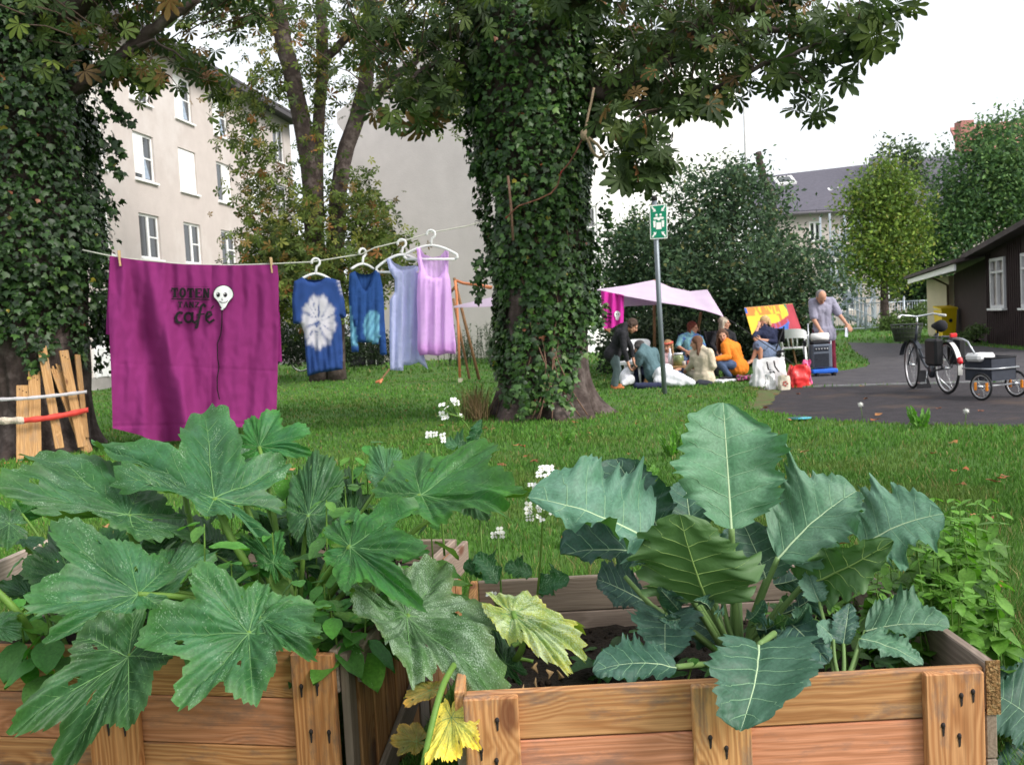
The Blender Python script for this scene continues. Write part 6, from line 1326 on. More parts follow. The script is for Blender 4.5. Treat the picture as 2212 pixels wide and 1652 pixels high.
def lil(x, y, s):
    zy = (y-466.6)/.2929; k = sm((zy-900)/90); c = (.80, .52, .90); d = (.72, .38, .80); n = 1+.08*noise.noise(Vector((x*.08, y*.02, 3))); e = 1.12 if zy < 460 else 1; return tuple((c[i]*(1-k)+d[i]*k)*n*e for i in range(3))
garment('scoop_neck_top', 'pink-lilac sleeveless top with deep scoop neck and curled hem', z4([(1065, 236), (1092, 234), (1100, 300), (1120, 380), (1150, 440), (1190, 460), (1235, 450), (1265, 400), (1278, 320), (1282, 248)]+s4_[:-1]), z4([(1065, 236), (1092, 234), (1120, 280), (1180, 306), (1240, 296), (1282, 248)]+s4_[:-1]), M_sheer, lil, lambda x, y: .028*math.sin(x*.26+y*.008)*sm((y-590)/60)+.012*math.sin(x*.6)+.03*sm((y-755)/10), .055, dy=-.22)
# ------------------------------------------------------------ boards strapped round the left trunk
def on_cyl(px, py, rr, c=(-5.72, 11.6)):
    d = ray(px, py); ox, oy = -c[0], -c[1]; A = d.x*d.x+d.y*d.y; B_ = 2*(ox*d.x+oy*d.y); C_ = ox*ox+oy*oy-rr*rr; D_ = B_*B_-4*A*C_
    t = (-B_-math.sqrt(max(D_, 0)))/(2*A); return V(0, 0, CAMZ)+d*t
M_bd = wood_mat('salvaged_board', (.56, .34, .16), (.38, .20, .08), grey=.35, ringscale=70)
bds = [((50, 832), (50, 1000), 26, 0), ((74, 802), (77, 1002), 23, 0), ((90, 748), (129, 968), 18, .035), ((124, 806), (190, 978), 24, .0), ((137, 757), (178, 965), 20, .05), ((167, 766), (186, 945), 13, .02), ((12, 985), (30, 1003), 10, 0)]
labs = ['wide short upright board at the left of the boards strapped to the trunk', 'tall upright board beside the shortest one on the left trunk', 'narrow leaning board that reaches highest on the left trunk', 'leaning board with a splintered top on the left trunk', 'long leaning board behind the splintered one on the left trunk', 'thin curved edge board furthest right on the left trunk']
for i, (a, c, w_, off) in enumerate(bds[:6]):
    A, B_ = on_cyl(*a, .76+off), on_cyl(*c, .93+off); n = (((A+B_)/2-V(-5.72, 11.6, 0))*Vector((1, 1, 0))).normalized(); wm = w_/FPX*11
    b = MB(M_bd, M_nail); t = rng.uniform(.85, 1.1); b.col = (t, t*.97, t*.92); b.beam(A, B_, wm, .022, up=n, grain=(rng.uniform(-9, 9), rng.uniform(-.04, .04), .02), bev=.003)
    if i == 3:
        for k in range(5): q = A+(B_-A).normalized()*-.02+n.cross(B_-A).normalized()*((k-2)*wm*.19); b.beam(q+(B_-A)*.02, q-(B_-A).normalized()*rng.uniform(.02, .09), .02, .012, up=n)
    if i in (0, 1, 4):
        b.m = 1
        for k in range(3): b.ell(A.lerp(B_, .05+.02*k)+n*.012+n.cross(B_-A).normalized()*(k-1)*wm*.25, .007, nu=6, nv=4)
    b.build('wooden_board', label=labs[i], cat='board', group='boards strapped round the left trunk')
def strap(name, pts, hh, m, rr, lab):
    b = MB(m); n = len(pts); o = len(b.v)
    dense = []
    for a, c in zip(pts, pts[1:]):
        for k in range(8): dense.append((a[0]+(c[0]-a[0])*k/8, a[1]+(c[1]-a[1])*k/8))
    dense.append(pts[-1])
    Q = [on_cyl(x, y, rr+.008*math.sin(x*.2)) for x, y in dense]
    for q in Q:
        nn = ((q-V(-5.72, 11.6, q.z))).normalized()
        for dn in (0, .006):
            for s in (-1, 1): b.vert(q+nn*dn+V(0, 0, s*hh/2*(1+.12*math.sin(q.x*40))))
    for i in range(len(Q)-1):
        q = o+i*4; b.face((q+2, q+3, q+7, q+6)); b.face((q+1, q, q+4, q+5)); b.face((q+3, q+1, q+5, q+7)); b.face((q, q+2, q+6, q+4))
    return b.build(name, label=lab, cat='strap')
strap('lashing_strap', [(-30, 864), (60, 860), (130, 853), (187, 846)], .038, mat('grey_webbing', (.50, .48, .50), rough=.7, var=.1, scale=30), .985, 'pale grey strap pulled round the boards on the left trunk')
strap('lashing_strap', [(52, 908), (100, 903), (150, 894), (190, 885)], .062, mat('red_webbing', (.62, .06, .045), rough=.6, var=.1, scale=30), .99, 'bright red strap round the boards on the left trunk')
strap('rope_bundle', [(-30, 908), (0, 909), (30, 908), (52, 908)], .075, mat('beige_rope', (.55, .47, .38), rough=.9, var=.2, scale=40, bump=.6), .995, 'bundle of beige cord knotted to the red strap on the left trunk')
strap('fallen_strap', [(-30, 1004), (20, 1003), (60, 1000), (90, 996)], .045, mat('red_webbing', (.62, .06, .045)), 1.02, 'red strap lying at the foot of the left trunk')
# ------------------------------------------------------------ ropes on the big trunk
M_rope = mat('hemp_rope', (.36, .27, .18), rough=.9, var=.25, scale=60, bump=.6)
b = MB(M_rope); Yr = 11.72
b.tube([P(x, y, Yr) for x, y in ((1283, 190), (1277, 220), (1270, 250), (1265, 278), (1262, 293))], .016, 7)
b.tube([P(x, y, Yr-.04) for x, y in ((1262, 290), (1274, 300), (1290, 312), (1302, 328), (1306, 340), (1300, 343), (1287, 337), (1277, 322), (1270, 303), (1262, 296))], .018, 7)
b.ell(P(1262, 292, Yr-.03), (.05, .04, .07)); b.build('rope_loop', label='beige hemp rope with a loose loop hanging against the ivy trunk', cat='rope')
b = MB(mat('red_white_cord', (.16, .07, .045), rough=.9, var=.8, scale=9, var2=((.30, .03, .03), 5, .58, .62))); b.tube([P(x, y, Yr+.0) for x, y in ((1258, 300), (1243, 330), (1230, 352), (1212, 372), (1205, 400), (1190, 418), (1160, 432), (1120, 445), (1092, 472))], .010, 6); b.build('cord', label='red and brown cord running diagonally down across the ivy', cat='cord')
# ------------------------------------------------------------ pole tripod with orange strap
M_pole = mat('bare_pole', (.20, .11, .055), rough=.85, var=.2, scale=12, bump=.4)
Yp = 21.5
tp = thing('pole_tripod', P(1010, 815, Yp), 'leaning wooden poles tied together with an orange strap beside the shade-grey wall', 'pole frame')
for pts, r in (([P(981, 600, Yp), P(1005, 700, Yp), P(1035, 820, Yp)], .035), ([P(979, 645, Yp+.3), P(996, 730, Yp+.2), P(1014, 818, Yp)], .03), ([P(973, 632, Yp), P(988, 614, Yp)], .03)):
    b = MB(M_pole); b.tube(pts, r, 7); b.build('pole', tp)
M_or = mat('orange_webbing', (.62, .22, .10), rough=.7, var=.1, scale=30)
b = MB(M_or); b.tube([P(984, 606, Yp-.1), P(1000, 612, Yp-.1), P(1030, 616, Yp-2), P(1062, 622, Yp-5)], .035, 5, ell=.3); b.tube([P(983, 606, Yp-.12), P(986, 640, Yp-.15), P(990, 720, Yp-.2), P(993, 815, Yp-.3)], .03, 5, ell=.3); b.build('strap', tp)
b = MB(mat('ratchet', (.6, .55, .4), rough=.5)); b.box(P(995, 825, Yp-.3), (.10, .06, .16)); b.build('buckle', tp)
b = MB(M_pole, M_or); b.tube([P(841, 797, 21.8), P(822, 822, 21.2)], .02, 6); b.m = 1; b.tube([P(812, 826, 21.1), P(826, 820, 21.2), P(820, 827, 21.0)], .03, 5); b.build('tent_peg', label='orange-brown peg with cord stuck in the lawn below the tank dress', cat='peg')
# ------------------------------------------------------------ people
M_skin = mat('skin', (.52, .27, .18), rough=.6, var=.05, scale=20, spec=.3)
M_eye = mat('eye', (.02, .015, .015), rough=.2, spec=.6); M_lip = mat('lip', (.35, .08, .07), rough=.5)
def remesh(o, vox, smooth=3):
    m = o.modifiers.new('remesh', 'REMESH'); m.mode = 'VOXEL'; m.voxel_size = vox; m.use_smooth_shade = True
    s = o.modifiers.new('smooth', 'SMOOTH'); s.iterations = smooth; s.factor = .5; return o
def unit(v): return v.normalized() if v.length > 1e-6 else V(0, 0, 1)
def hand(b, wrist, fore, palm_n, curl=.5, s=1.0):
    """palm, four unequal bent fingers and a side thumb"""
    d = unit(fore); n = unit(palm_n-d*palm_n.dot(d)); x = d.cross(n)
    pc = wrist+d*.045*s; b.cone2(wrist, .024*s, wrist+d*.03*s, .030*s, 8)
    for k in (-1, -.33, .33, 1): b.cone2(wrist+d*.02*s+x*k*.014*s, .015*s, wrist+d*.085*s+x*k*.027*s, .013*s, 6)
    for k, L in ((-1, .066), (-.33, .078), (.33, .074), (1, .058)):
        p = wrist+d*.088*s+x*k*.028*s; d1 = unit(d*math.cos(curl*.7)+n*math.sin(curl*.7)+x*k*.10); q = p+d1*L*.55*s; d2 = unit(d*math.cos(curl*1.7)+n*math.sin(curl*1.7)+x*k*.1); b.cone2(p, .0105*s, q, .0098*s, 6); b.cone2(q, .0098*s, q+d2*L*.45*s, .0088*s, 6)
    t0 = wrist+d*.03*s-x*.026*s; t1 = t0+unit(d*.55-x*.8+n*.25)*.045*s; b.cone2(t0, .014*s, t1, .0115*s, 6); b.cone2(t1, .0115*s, t1+unit(d*.9-x*.25+n*.35)*.034*s, .010*s, 6)
def head(b, c, f, u, s=1.0):
    """skull, jaw, brow, nose, ears; f = facing, u = crown direction"""
    f = unit(f); u = unit(u-f*u.dot(f)); x = f.cross(u); M = Matrix((x, f, u)).transposed()
    b.ell(c+u*.02*s-f*.012*s, (.078*s, .098*s, .098*s), M, 14, 10); b.ell(c-u*.045*s+f*.028*s, (.056*s, .062*s, .072*s), M, 12, 8)
    b.cone2(c-u*.10*s+f*.055*s, .022*s, c-u*.092*s+f*.05*s, .026*s, 8)
    b.cone2(c+u*.012*s+f*.088*s, .009*s, c-u*.026*s+f*.108*s, .0135*s, 8)
    for k in (-1, 1): b.cone2(c+u*.022*s+f*.080*s+x*k*.016*s, .010*s, c+u*.02*s+f*.070*s+x*k*.048*s, .010*s, 6); b.ell(c-u*.008*s-f*.005*s+x*k*.078*s, (.010*s, .020*s, .030*s), M, 8, 6); b.ell(c-u*.03*s+f*.06*s+x*k*.03*s, .026*s, M, 8, 6)
    return f, u, x
def person(name_lab, J, f, u, skin=(1, 1, 1), hair=None, top=None, legs=None, shoe=None, s=1.0, skirt=None, long_=0, bare_arm=True, hairlen=.12, bald=False, loose=1.0, band=None, twist=None, curlL=.5, curlR=.5, coat=False):
    """J: joints as (px,py,Y); f facing of the head; u crown direction"""
    J = {k: (v if isinstance(v, Vector) else P(*v)) for k, v in J.items()}
    base = V(J['pe'].x, J['pe'].y, 0); t = thing('person', base, name_lab, 'person')
    fc = unit(V(*f)); uc = unit(V(*u))
    lat = unit(J['sr']-J['sl']); spine = unit(J['ch']-J['pe']); fwd = unit(spine.cross(lat)); 
    hr_ = unit(J['kr']-J['kl']) if (J['kr']-J['kl']).length > .05 else lat
    hl = J['pe']-lat*.095*s; hrr = J['pe']+lat*.095*s
    b = MB(M_skin); b.col = skin
    ff, uu, xx = head(b, J['he'], fc, uc, s); nk = J['ch']+spine*.17*s
    b.cone2(nk, .058*s, J['he']-uu*.07*s-ff*.02*s, .050*s)
    def torso(b, g):
        b.cone2(J['pe']-lat*.06*s, .115*s+g, J['pe']+lat*.06*s, .115*s+g, 14); m = (J['pe']+J['ch'])/2
        for k in (-1, 1): b.cone2(J['pe']+lat*.05*k*s, .105*s+g, m+lat*.04*k*s, .095*s+g, 12); b.cone2(m+lat*.04*k*s, .095*s+g, J['ch']+lat*.07*k*s, .105*s+g, 12)
        for a, q in ((J['sl'], -1), (J['sr'], 1)): b.cone2(J['ch']+lat*.05*q*s, .10*s+g, a, .055*s+g*.8, 12); b.cone2(nk, .05*s+g*.5, a, .05*s+g*.6, 10)
        b.cone2(J['ch'], .105*s+g, nk, .055*s+g*.5, 12)
    torso(b, 0)
    for a, e, w_ in (('sl', 'el', 'wl'), ('sr', 'er', 'wr')): b.cone2(J[a], .050*s, J[e], .038*s, 10); b.cone2(J[e], .039*s, J[w_], .025*s, 10)
    hand(b, J['wl'], J['wl']-J['el'], fwd, curlL, s); hand(b, J['wr'], J['wr']-J['er'], fwd, curlR, s)
    for h_, k_, a_, tdir in ((hl, 'kl', 'al', 'tl'), (hrr, 'kr', 'ar', 'tr')):
        b.cone2(h_, .088*s, J[k_], .056*s, 12); b.cone2(J[k_], .055*s, J[a_], .034*s, 10); toe = J.get(tdir, J[a_]+V(0, -.16, -.03)); b.cone2(J[a_]-V(0, 0, .02*s), .036*s, toe, .026*s, 8)
    remesh(b.build('body', t), .0085, 2)
    b = MB(M_eye)
    for k in (-1, 1): b.ell(J['he']+uu*.004*s+ff*.083*s+xx*k*.031*s, (.012*s, .010*s, .008*s), nu=8, nv=6)
    b.build('eyes', t)
    b = MB(M_lip); b.ell(J['he']-uu*.058*s+ff*.088*s, (.022*s, .008*s, .008*s), Matrix((xx, ff, uu)).transposed(), 8, 6); b.build('mouth', t)
    if hair:
        b = MB(mat('hair_'+hair[0], hair[1], rough=.7, var=.35, scale=30, bump=.6, bscale=90)); Mh = Matrix((xx, ff, uu)).transposed()
        b.ell(J['he']+uu*.036*s-ff*.026*s, (.092*s, .105*s, .098*s), Mh, 14, 10); rs = random.Random(len(name_lab))
        if bald: b = MB(b.mats[0]); b.ell(J['he']+uu*.02*s-ff*.03*s, (.086*s, .098*s, .092*s), Mh, 14, 10)
        nst = 0 if bald else 26
        for k in range(nst):
            a = math.pi*(.05+.9*k/(nst-1)); d = (xx*math.cos(a)-ff*math.sin(a)); p = J['he']+d*.084*s+uu*rs.uniform(-.01, .04)*s; L = hairlen*rs.uniform(.75, 1.1)*s
            q = p+V(0, 0, -L*.6)+d*.02*s+jit(rs, .01); e = q+V(0, 0, -L*.4)+jit(rs, .02)+d*(.0 if hairlen < .2 else -.02); b.cone2(p, .026*s, q, .022*s, 7); b.cone2(q, .022*s, e, .010*s, 7)
        for k in range(10 if not bald else 0): a = rs.uniform(0, 6.28); d = xx*math.cos(a)+ff*math.sin(a)*.7-ff*.2; b.cone2(J['he']+uu*.08*s+d*.05*s, .03*s, J['he']+uu*.03*s+d*.095*s, .02*s, 7)
        remesh(b.build('hair', t), .009, 1)
    if band: b = MB(band); pts = [J['he']+uu*.07*s+xx*math.cos(a)*.097*s+ff*math.sin(a)*.108*s for a in np.linspace(0, 2*math.pi, 20)[:-1]]; b.tube(pts, .022, 7, closed=True); b.build('headband', t)
    if top:
        nm, m, sleeve, hem = top; b = MB(m); g = .018*loose; torso(b, g)
        for a, e, w_ in (('sl', 'el', 'wl'), ('sr', 'er', 'wr')):
            if sleeve > 1: b.cone2(J[a], .062*s*loose, J[e], .052*s*loose, 10); b.cone2(J[e], .052*s*loose, J[e].lerp(J[w_], sleeve-1), .036*s*loose, 10)
            elif sleeve > 0: b.cone2(J[a], .062*s*loose, J[a].lerp(J[e], sleeve), .060*s*loose, 10)
        if hem: b.cone2(J['pe']-lat*.05*s, .125*s+g, J['pe']-lat*.06*s-spine*hem, .13*s+g, 12); b.cone2(J['pe']+lat*.05*s, .125*s+g, J['pe']+lat*.06*s-spine*hem, .13*s+g, 12)
        o = remesh(b.build(nm, t), .010, 3)
        tx = bpy.data.textures.get('folds') or bpy.data.textures.new('folds', 'CLOUDS'); tx.noise_scale = .09; dm = o.modifiers.new('folds', 'DISPLACE'); dm.texture = tx; dm.strength = .022; dm.mid_level = .5
    if legs:
        nm, m, ln = legs; b = MB(m)
        b.cone2(J['pe']-lat*.055*s, .122*s, J['pe']+lat*.055*s, .122*s, 12)
        for h_, k_, a_ in ((hl, 'kl', 'al'), (hrr, 'kr', 'ar')):
            if ln > 1: b.cone2(h_, .102*s, J[k_], .070*s, 12); b.cone2(J[k_], .070*s, J[k_].lerp(J[a_], ln-1), .050*s, 10)
            else: b.cone2(h_, .104*s, h_.lerp(J[k_], ln), .085*s, 12)
        o = remesh(b.build(nm, t), .010, 2)
        tx = bpy.data.textures.get('folds') or bpy.data.textures.new('folds', 'CLOUDS'); dm = o.modifiers.new('folds', 'DISPLACE'); dm.texture = tx; dm.strength = .015
    if shoe:
        for a_, tdir in (('al', 'tl'), ('ar', 'tr')):
            b = MB(shoe); toe = J.get(tdir, J[a_]+V(0, -.16, -.03)); b.cone2(J[a_]-V(0, 0, .03*s), .044*s, toe, .034*s, 10); b.cone2(J[a_]-V(0, 0, .01*s), .042*s, J[a_]-V(0, 0, .04*s), .046*s, 10); b.build('shoe', t)
    return t, J
Y1 = 16.9
M_black = mat('black_knit', (.018, .018, .022), rough=.9, var=.2, scale=20); M_jean = mat('denim', (.055, .085, .16), rough=.9, var=.25, scale=15, bump=.2)
person('person in a black sweater and grey-green trousers bending over beside the ivy trunk',
    dict(he=(1366, 704, Y1), ch=(1342, 722, Y1), pe=(1324, 762, Y1+.05), sl=(1342, 716, Y1+.16), sr=(1345, 722, Y1-.16), el=(1362, 748, Y1+.18), wl=(1368, 776, Y1+.15), er=(1348, 757, Y1-.25), wr=(1357, 785, Y1-.28), kl=(1334, 797, Y1+.12), al=(1324, 832, Y1+.15), kr=(1333, 798, Y1-.1), ar=(1329, 835, Y1-.1), tl=(1340, 833, Y1+.1), tr=(1345, 838, Y1-.14)),
    (.75, -.25, -.6), (.5, 0, .85), hair=('dark_brown', (.06, .035, .025)), hairlen=.05, top=('sweater', M_black, 1.75, .03), legs=('trousers', mat('grey_green_cloth', (.11, .15, .16), rough=.9, var=.15, scale=12), 1.9), shoe=mat('orange_shoe', (.5, .16, .06), rough=.7), loose=1.1)
Y2 = 17.3
person('person in a rounded teal shirt crouching with back to the viewer beside the tray crate',
    dict(he=(1381, 751, Y2+.1), ch=(1398, 768, Y2), pe=(1412, 800, Y2-.05), sl=(1384, 766, Y2-.12), sr=(1412, 762, Y2+.18), el=(1376, 787, Y2-.05), wl=(1366, 800, Y2+.15), er=(1418, 786, Y2+.3), wr=(1400, 800, Y2+.4), kl=(1378, 800, Y2+.2), al=(1372, 832, Y2+.1), kr=(1392, 800, Y2+.4), ar=(1382, 830, Y2+.3), tl=(1362, 834, Y2+.1), tr=(1370, 833, Y2+.35)),
    (-.7, .5, -.45), (-.2, .1, .9), hair=('dark_grey', (.05, .045, .045)), hairlen=.05, top=('shirt', mat('teal_cloth', (.085, .15, .17), rough=.9, var=.1, scale=12), .8, .08), legs=('trousers', mat('navy_cloth', (.025, .03, .07), rough=.9, var=.15), 1.9), shoe=M_black, loose=1.6)
Y3 = 18.6
person('person with long blonde hair and an orange flowered headband seated behind the signpost',
    dict(he=(1442, 748, Y3), ch=(1444, 782, Y3+.05), pe=(1446, 815, Y3+.1), sl=(1424, 775, Y3), sr=(1464, 775, Y3+.05), el=(1420, 795, Y3-.1), wl=(1436, 802, Y3-.3), er=(1468, 797, Y3-.1), wr=(1452, 803, Y3-.3), kl=(1425, 808, Y3-.35), al=(1455, 822, Y3-.4), kr=(1466, 808, Y3-.35), ar=(1435, 823, Y3-.45), tl=(1462, 824, Y3-.5), tr=(1428, 825, Y3-.5)),
    (-.4, -.8, -.15), (0, 0, 1), hair=('blonde', (.32, .20, .10)), hairlen=.34, top=('top', mat('pale_pink_cloth', (.45, .30, .32), rough=.9, var=.15), .9, .05), legs=('trousers', M_jean, 1.9), shoe=M_black, band=mat('flower_band', (.55, .12, .08), rough=.8, var=.9, scale=40))
Y4 = 18.9
person('person with auburn hair in a turquoise and blue patterned shirt seated at the back',
    dict(he=(1497, 708, Y4), ch=(1491, 738, Y4), pe=(1487, 775, Y4+.05), sl=(1472, 729, Y4-.03), sr=(1512, 731, Y4+.05), el=(1464, 748, Y4-.12), wl=(1481, 758, Y4-.3), er=(1520, 750, Y4-.05), wr=(1502, 757, Y4-.28), kl=(1476, 778, Y4-.4), al=(1477, 815, Y4-.35), kr=(1496, 778, Y4-.4), ar=(1492, 817, Y4-.38), tl=(1476, 820, Y4-.5), tr=(1492, 821, Y4-.5)),
    (.75, -.6, -.1), (0, 0, 1), hair=('auburn', (.16, .04, .025)), hairlen=.2, top=('shirt', mat('turquoise_print', (.16, .34, .38), rough=.9, var=.45, scale=9, var2=((.06, .12, .38), 7, .5, .6)), .9, .06), legs=('trousers', M_jean, 1.9), shoe=M_black)
Y5 = 17.1
person('person in a long cream cardigan sitting on the grass with back turned',
    dict(he=(1504, 741, Y5+.03), ch=(1516, 771, Y5), pe=(1520, 812, Y5), sl=(1500, 762, Y5+.1), sr=(1532, 762, Y5-.12), el=(1496, 785, Y5+.15), wl=(1484, 798, Y5+.3), er=(1540, 790, Y5-.12), wr=(1528, 808, Y5+.2), kl=(1490, 805, Y5+.35), al=(1505, 823, Y5+.55), kr=(1535, 808, Y5+.4), ar=(1515, 824, Y5+.55), tl=(1520, 826, Y5+.6), tr=(1500, 826, Y5+.65)),
    (-.85, .1, -.15), (.1, 0, 1), hair=('chestnut', (.13, .06, .035)), hairlen=.30, top=('cardigan', mat('cream_knit', (.58, .50, .38), rough=.95, var=.12, scale=14, bump=.4), 1.9, .06), legs=('skirt_cloth', mat('cream_skirt', (.5, .44, .35), rough=.95, var=.12), 1.9), loose=1.35)
Y6 = 17.5
person('person in a bright orange sweater and jeans crouching and smiling at the viewer',
    dict(he=(1561, 725, Y6), ch=(1577, 754, Y6), pe=(1594, 789, Y6+.05), sl=(1565, 746, Y6-.1), sr=(1590, 747, Y6+.14), el=(1573, 771, Y6-.22), wl=(1546, 775, Y6-.3), er=(1598, 772, Y6+.2), wr=(1560, 779, Y6+.05), kl=(1553, 783, Y6-.22), al=(1577, 813, Y6-.2), kr=(1560, 781, Y6+.15), ar=(1586, 813, Y6+.15), tl=(1556, 818, Y6-.25), tr=(1566, 817, Y6+.1)),
    (-.25, -.9, -.1), (-.15, 0, 1), hair=('brown', (.10, .05, .03)), hairlen=.30, top=('sweater', mat('orange_knit', (.72, .20, .02), rough=.9, var=.12, scale=14, bump=.3), 1.9, .05), legs=('trousers', M_jean, 1.92), shoe=M_black, loose=1.25)
Y7 = 18.9
person('person with grey-blonde hair in a black jacket seated behind the orange sweater',
    dict(he=(1565, 698, Y7), ch=(1562, 732, Y7), pe=(1556, 770, Y7+.05), sl=(1545, 723, Y7), sr=(1582, 724, Y7), el=(1538, 745, Y7-.1), wl=(1550, 760, Y7-.3), er=(1588, 745, Y7-.1), wr=(1575, 760, Y7-.3), kl=(1545, 772, Y7-.42), al=(1548, 812, Y7-.4), kr=(1567, 772, Y7-.42), ar=(1568, 812, Y7-.4), tl=(1548, 818, Y7-.5), tr=(1568, 818, Y7-.5)),
    (.9, -.3, -.05), (0, 0, 1), hair=('ash_blonde', (.42, .36, .28)), hairlen=.22, top=('jacket', M_black, 1.9, .08), legs=('trousers', M_black, 1.9), shoe=M_black)
Y8 = 18.2
SK = mat('grey_blue_skirt', (.13, .17, .26), rough=.9, var=.3, scale=12, bump=.3)
t8, J8 = person('person with curly blonde hair, navy top and blue skirt sitting with hand to face',
    dict(he=(1652, 697, Y8), ch=(1656, 724, Y8), pe=(1663, 755, Y8+.08), sl=(1641, 717, Y8-.06), sr=(1674, 718, Y8+.05), el=(1629, 727, Y8-.2), wl=(1637, 708, Y8-.12), er=(1674, 738, Y8-.1), wr=(1644, 734, Y8-.25), kl=(1637, 748, Y8-.3), al=(1626, 776, Y8-.3), kr=(1642, 752, Y8-.35), ar=(1643, 778, Y8-.35), tl=(1616, 785, Y8-.34), tr=(1632, 787, Y8-.4)),
    (-.6, -.65, -.3), (-.1, 0, 1), hair=('curly_blonde', (.50, .33, .15)), hairlen=.13, top=('top', mat('navy_knit', (.02, .025, .06), rough=.9, var=.2), 1.5, .04))
b = MB(SK); b.cone2(J8['pe']+V(-.04, 0, 0), .155, P(1640, 748, Y8-.28), .125, 12); b.cone2(J8['pe']+V(.05, 0, 0), .155, P(1652, 768, Y8-.2), .15, 12); b.cone2(P(1652, 768, Y8-.2), .15, P(1656, 770, Y8), .14, 12)
o = remesh(b.build('skirt', t8), .010, 3); dm = o.modifiers.new('folds', 'DISPLACE'); dm.texture = bpy.data.textures['folds']; dm.strength = .03
Y9 = 17.95
t9, J9 = person('person in grey T-shirt and burgundy trousers standing behind the loudspeaker looking down',
    dict(he=(1774, 642, Y9-.16), ch=(1773, 668, Y9), pe=(1779, 714, Y9+.03), sl=(1755, 653, Y9-.02), sr=(1796, 650, Y9+.02), el=(1758, 690, Y9-.12), wl=(1772, 713, Y9-.28), er=(1813, 680, Y9-.08), wr=(1828, 699, Y9-.2), kl=(1774, 756, Y9-.02), al=(1772, 802, Y9+.03), kr=(1796, 758, Y9+.0), ar=(1802, 803, Y9+.02), tl=(1768, 808, Y9-.1), tr=(1814, 810, Y9-.14)),
    (.12, -.6, -.8), (0, -.75, .65), hair=('short_grey', (.22, .20, .20)), bald=True, top=('grey_t_shirt', mat('heather_grey', (.27, .26, .34), rough=.9, var=.08, scale=20), .85, .10), legs=('trousers', mat('burgundy_cloth', (.13, .012, .03), rough=.9, var=.15), 1.95), shoe=mat('brown_shoe', (.10, .04, .03), rough=.6), loose=1.15, s=1.1)
b = MB(mat('paper', (.62, .66, .74), rough=.8)); Q = [P(1826, 708, Y9-.27), P(1834, 707, Y9-.25), P(1831, 728, Y9-.22), P(1825, 727, Y9-.26)]; b.slab(Q, (0, .004, 0)); b.build('paper_sheet', label='folded white paper held in the hand of the standing person', cat='paper')
# ------------------------------------------------------------ lilac sunshade and little banner
M_tarp = cloth_mat('lilac_tarp', (1, 1, 1), trans=.4)
topl = [(980, 661, 21.0), (1065, 641, 20.6), (1180, 632, 20.2), (1297, 624, 19.6), (1350, 617, 19.8), (1413, 604.5, 20.2), (1450, 621, 20.2), (1490, 629, 20.3), (1528, 625.5, 20.4), (1563, 683, 18.6)]
botl = [(980, 664, 21.0), (1065, 662, 20.4), (1180, 645, 19.6), (1297, 626.5, 18.5), (1355, 640, 18.3), (1431, 653.5, 18.2), (1480, 661, 18.3), (1525, 671, 18.4), (1548, 678, 18.5), (1564, 684, 18.6)]
def pl(L, u):
    x = u*(len(L)-1); i = min(int(x), len(L)-2); t = x-i; return tuple(L[i][k]+(L[i+1][k]-L[i][k])*t for k in range(3))
b = MB(M_tarp); b.col = (.74, .62, .76)
def tf(u, v, d=0):
    a, c = P(*pl(topl, u)), P(*pl(botl, u)); p = a.lerp(c, v); p.z -= .10*math.sin(math.pi*v)*math.sin(math.pi*min(1, max(0, (u-.33)*1.6)))+d-.02*math.sin(u*60)*v*(1-v); return p
b.grid(tf, 72, 14); b.grid(lambda u, v: tf(1-u, v, .008), 72, 14)
tarp = thing('lilac_sunshade', P(1430, 830, 19.3), 'pale lilac cloth sunshade stretched over the picnic group', 'canopy'); b.build('canopy_cloth', tarp)
b = MB(M_tarp); b.col = (.68, .56, .72)
def hf(u, v, d=0): return P(1347+75*u, 640+13.5*u+(22-17*u)*v, 18.6+.5*u)+V(0, d+.02*math.sin(u*14)*v, 0)
b.grid(hf, 16, 6); b.grid(lambda u, v: hf(1-u, v, .01), 16, 6); b.build('side_flap', tarp)
b = MB(mat('dark_cord', (.03, .03, .03), rough=.8)); b.tube([P(1564, 684, 18.6), P(1592, 701, 18.2), P(1622, 722, 17.8), P(1690, 768, 16.9), P(1745, 812, 16.2)], .009, 5); b.build('guy_rope', tarp)
b = MB(M_pole); b.tube([P(1514, 676, 18.8), P(1508, 710, 19.2), P(1500, 800, 19.9)], .03, 6); b.build('pole', tarp)
b = MB(M_pole); b.tube([P(1413, 604, 20.2), P(1414, 812, 20.0)], .03, 6); b.build('pole', tarp)
Yb = 18.4
def by(px, py): return Yb+.03*math.sin(px*.35+py*.01)
bn = thing('small_banner', P(1322, 708, Yb), 'small bright magenta banner with a skull balloon hanging from the sunshade corner', 'banner')
b = MB(M_mag); b.col = (.62, .04, .36)
def bf(u, v, d=0): x0 = 1298+50*u+(5-6*u)*v; y0 = 628+9*u+(80-16*u)*v+4*math.sin(u*5)*v; return P(x0, y0, by(x0, y0)+d)
b.grid(bf, 24, 24); b.grid(lambda u, v: bf(1-u, v, .01), 24, 24); b.build('cloth', bn)
b = MB(M_wp, M_ink); disc(b, 1333.5, 679, 6.5, 7.5, fY=by, off=.02); disc(b, 1333.5, 687, 3.6, 5, fY=by, off=.024); b.m = 1; disc(b, 1331.5, 678.5, 1, 1.4, fY=by, off=.03, n=8); disc(b, 1336, 678.5, 1, 1.4, fY=by, off=.03, n=8)
b.build('skull_balloon', bn)
b = MB(M_ink); stroke(b, [(1300, 676), (1322, 679)], 3, fY=by, off=.02); stroke(b, [(1303, 684), (1321, 687)], 2.4, fY=by, off=.02); stroke(b, [(1304, 694), (1309, 690), (1311, 697), (1317, 691), (1319, 698)], 2.2, fY=by, off=.02); b.build('lettering', bn)
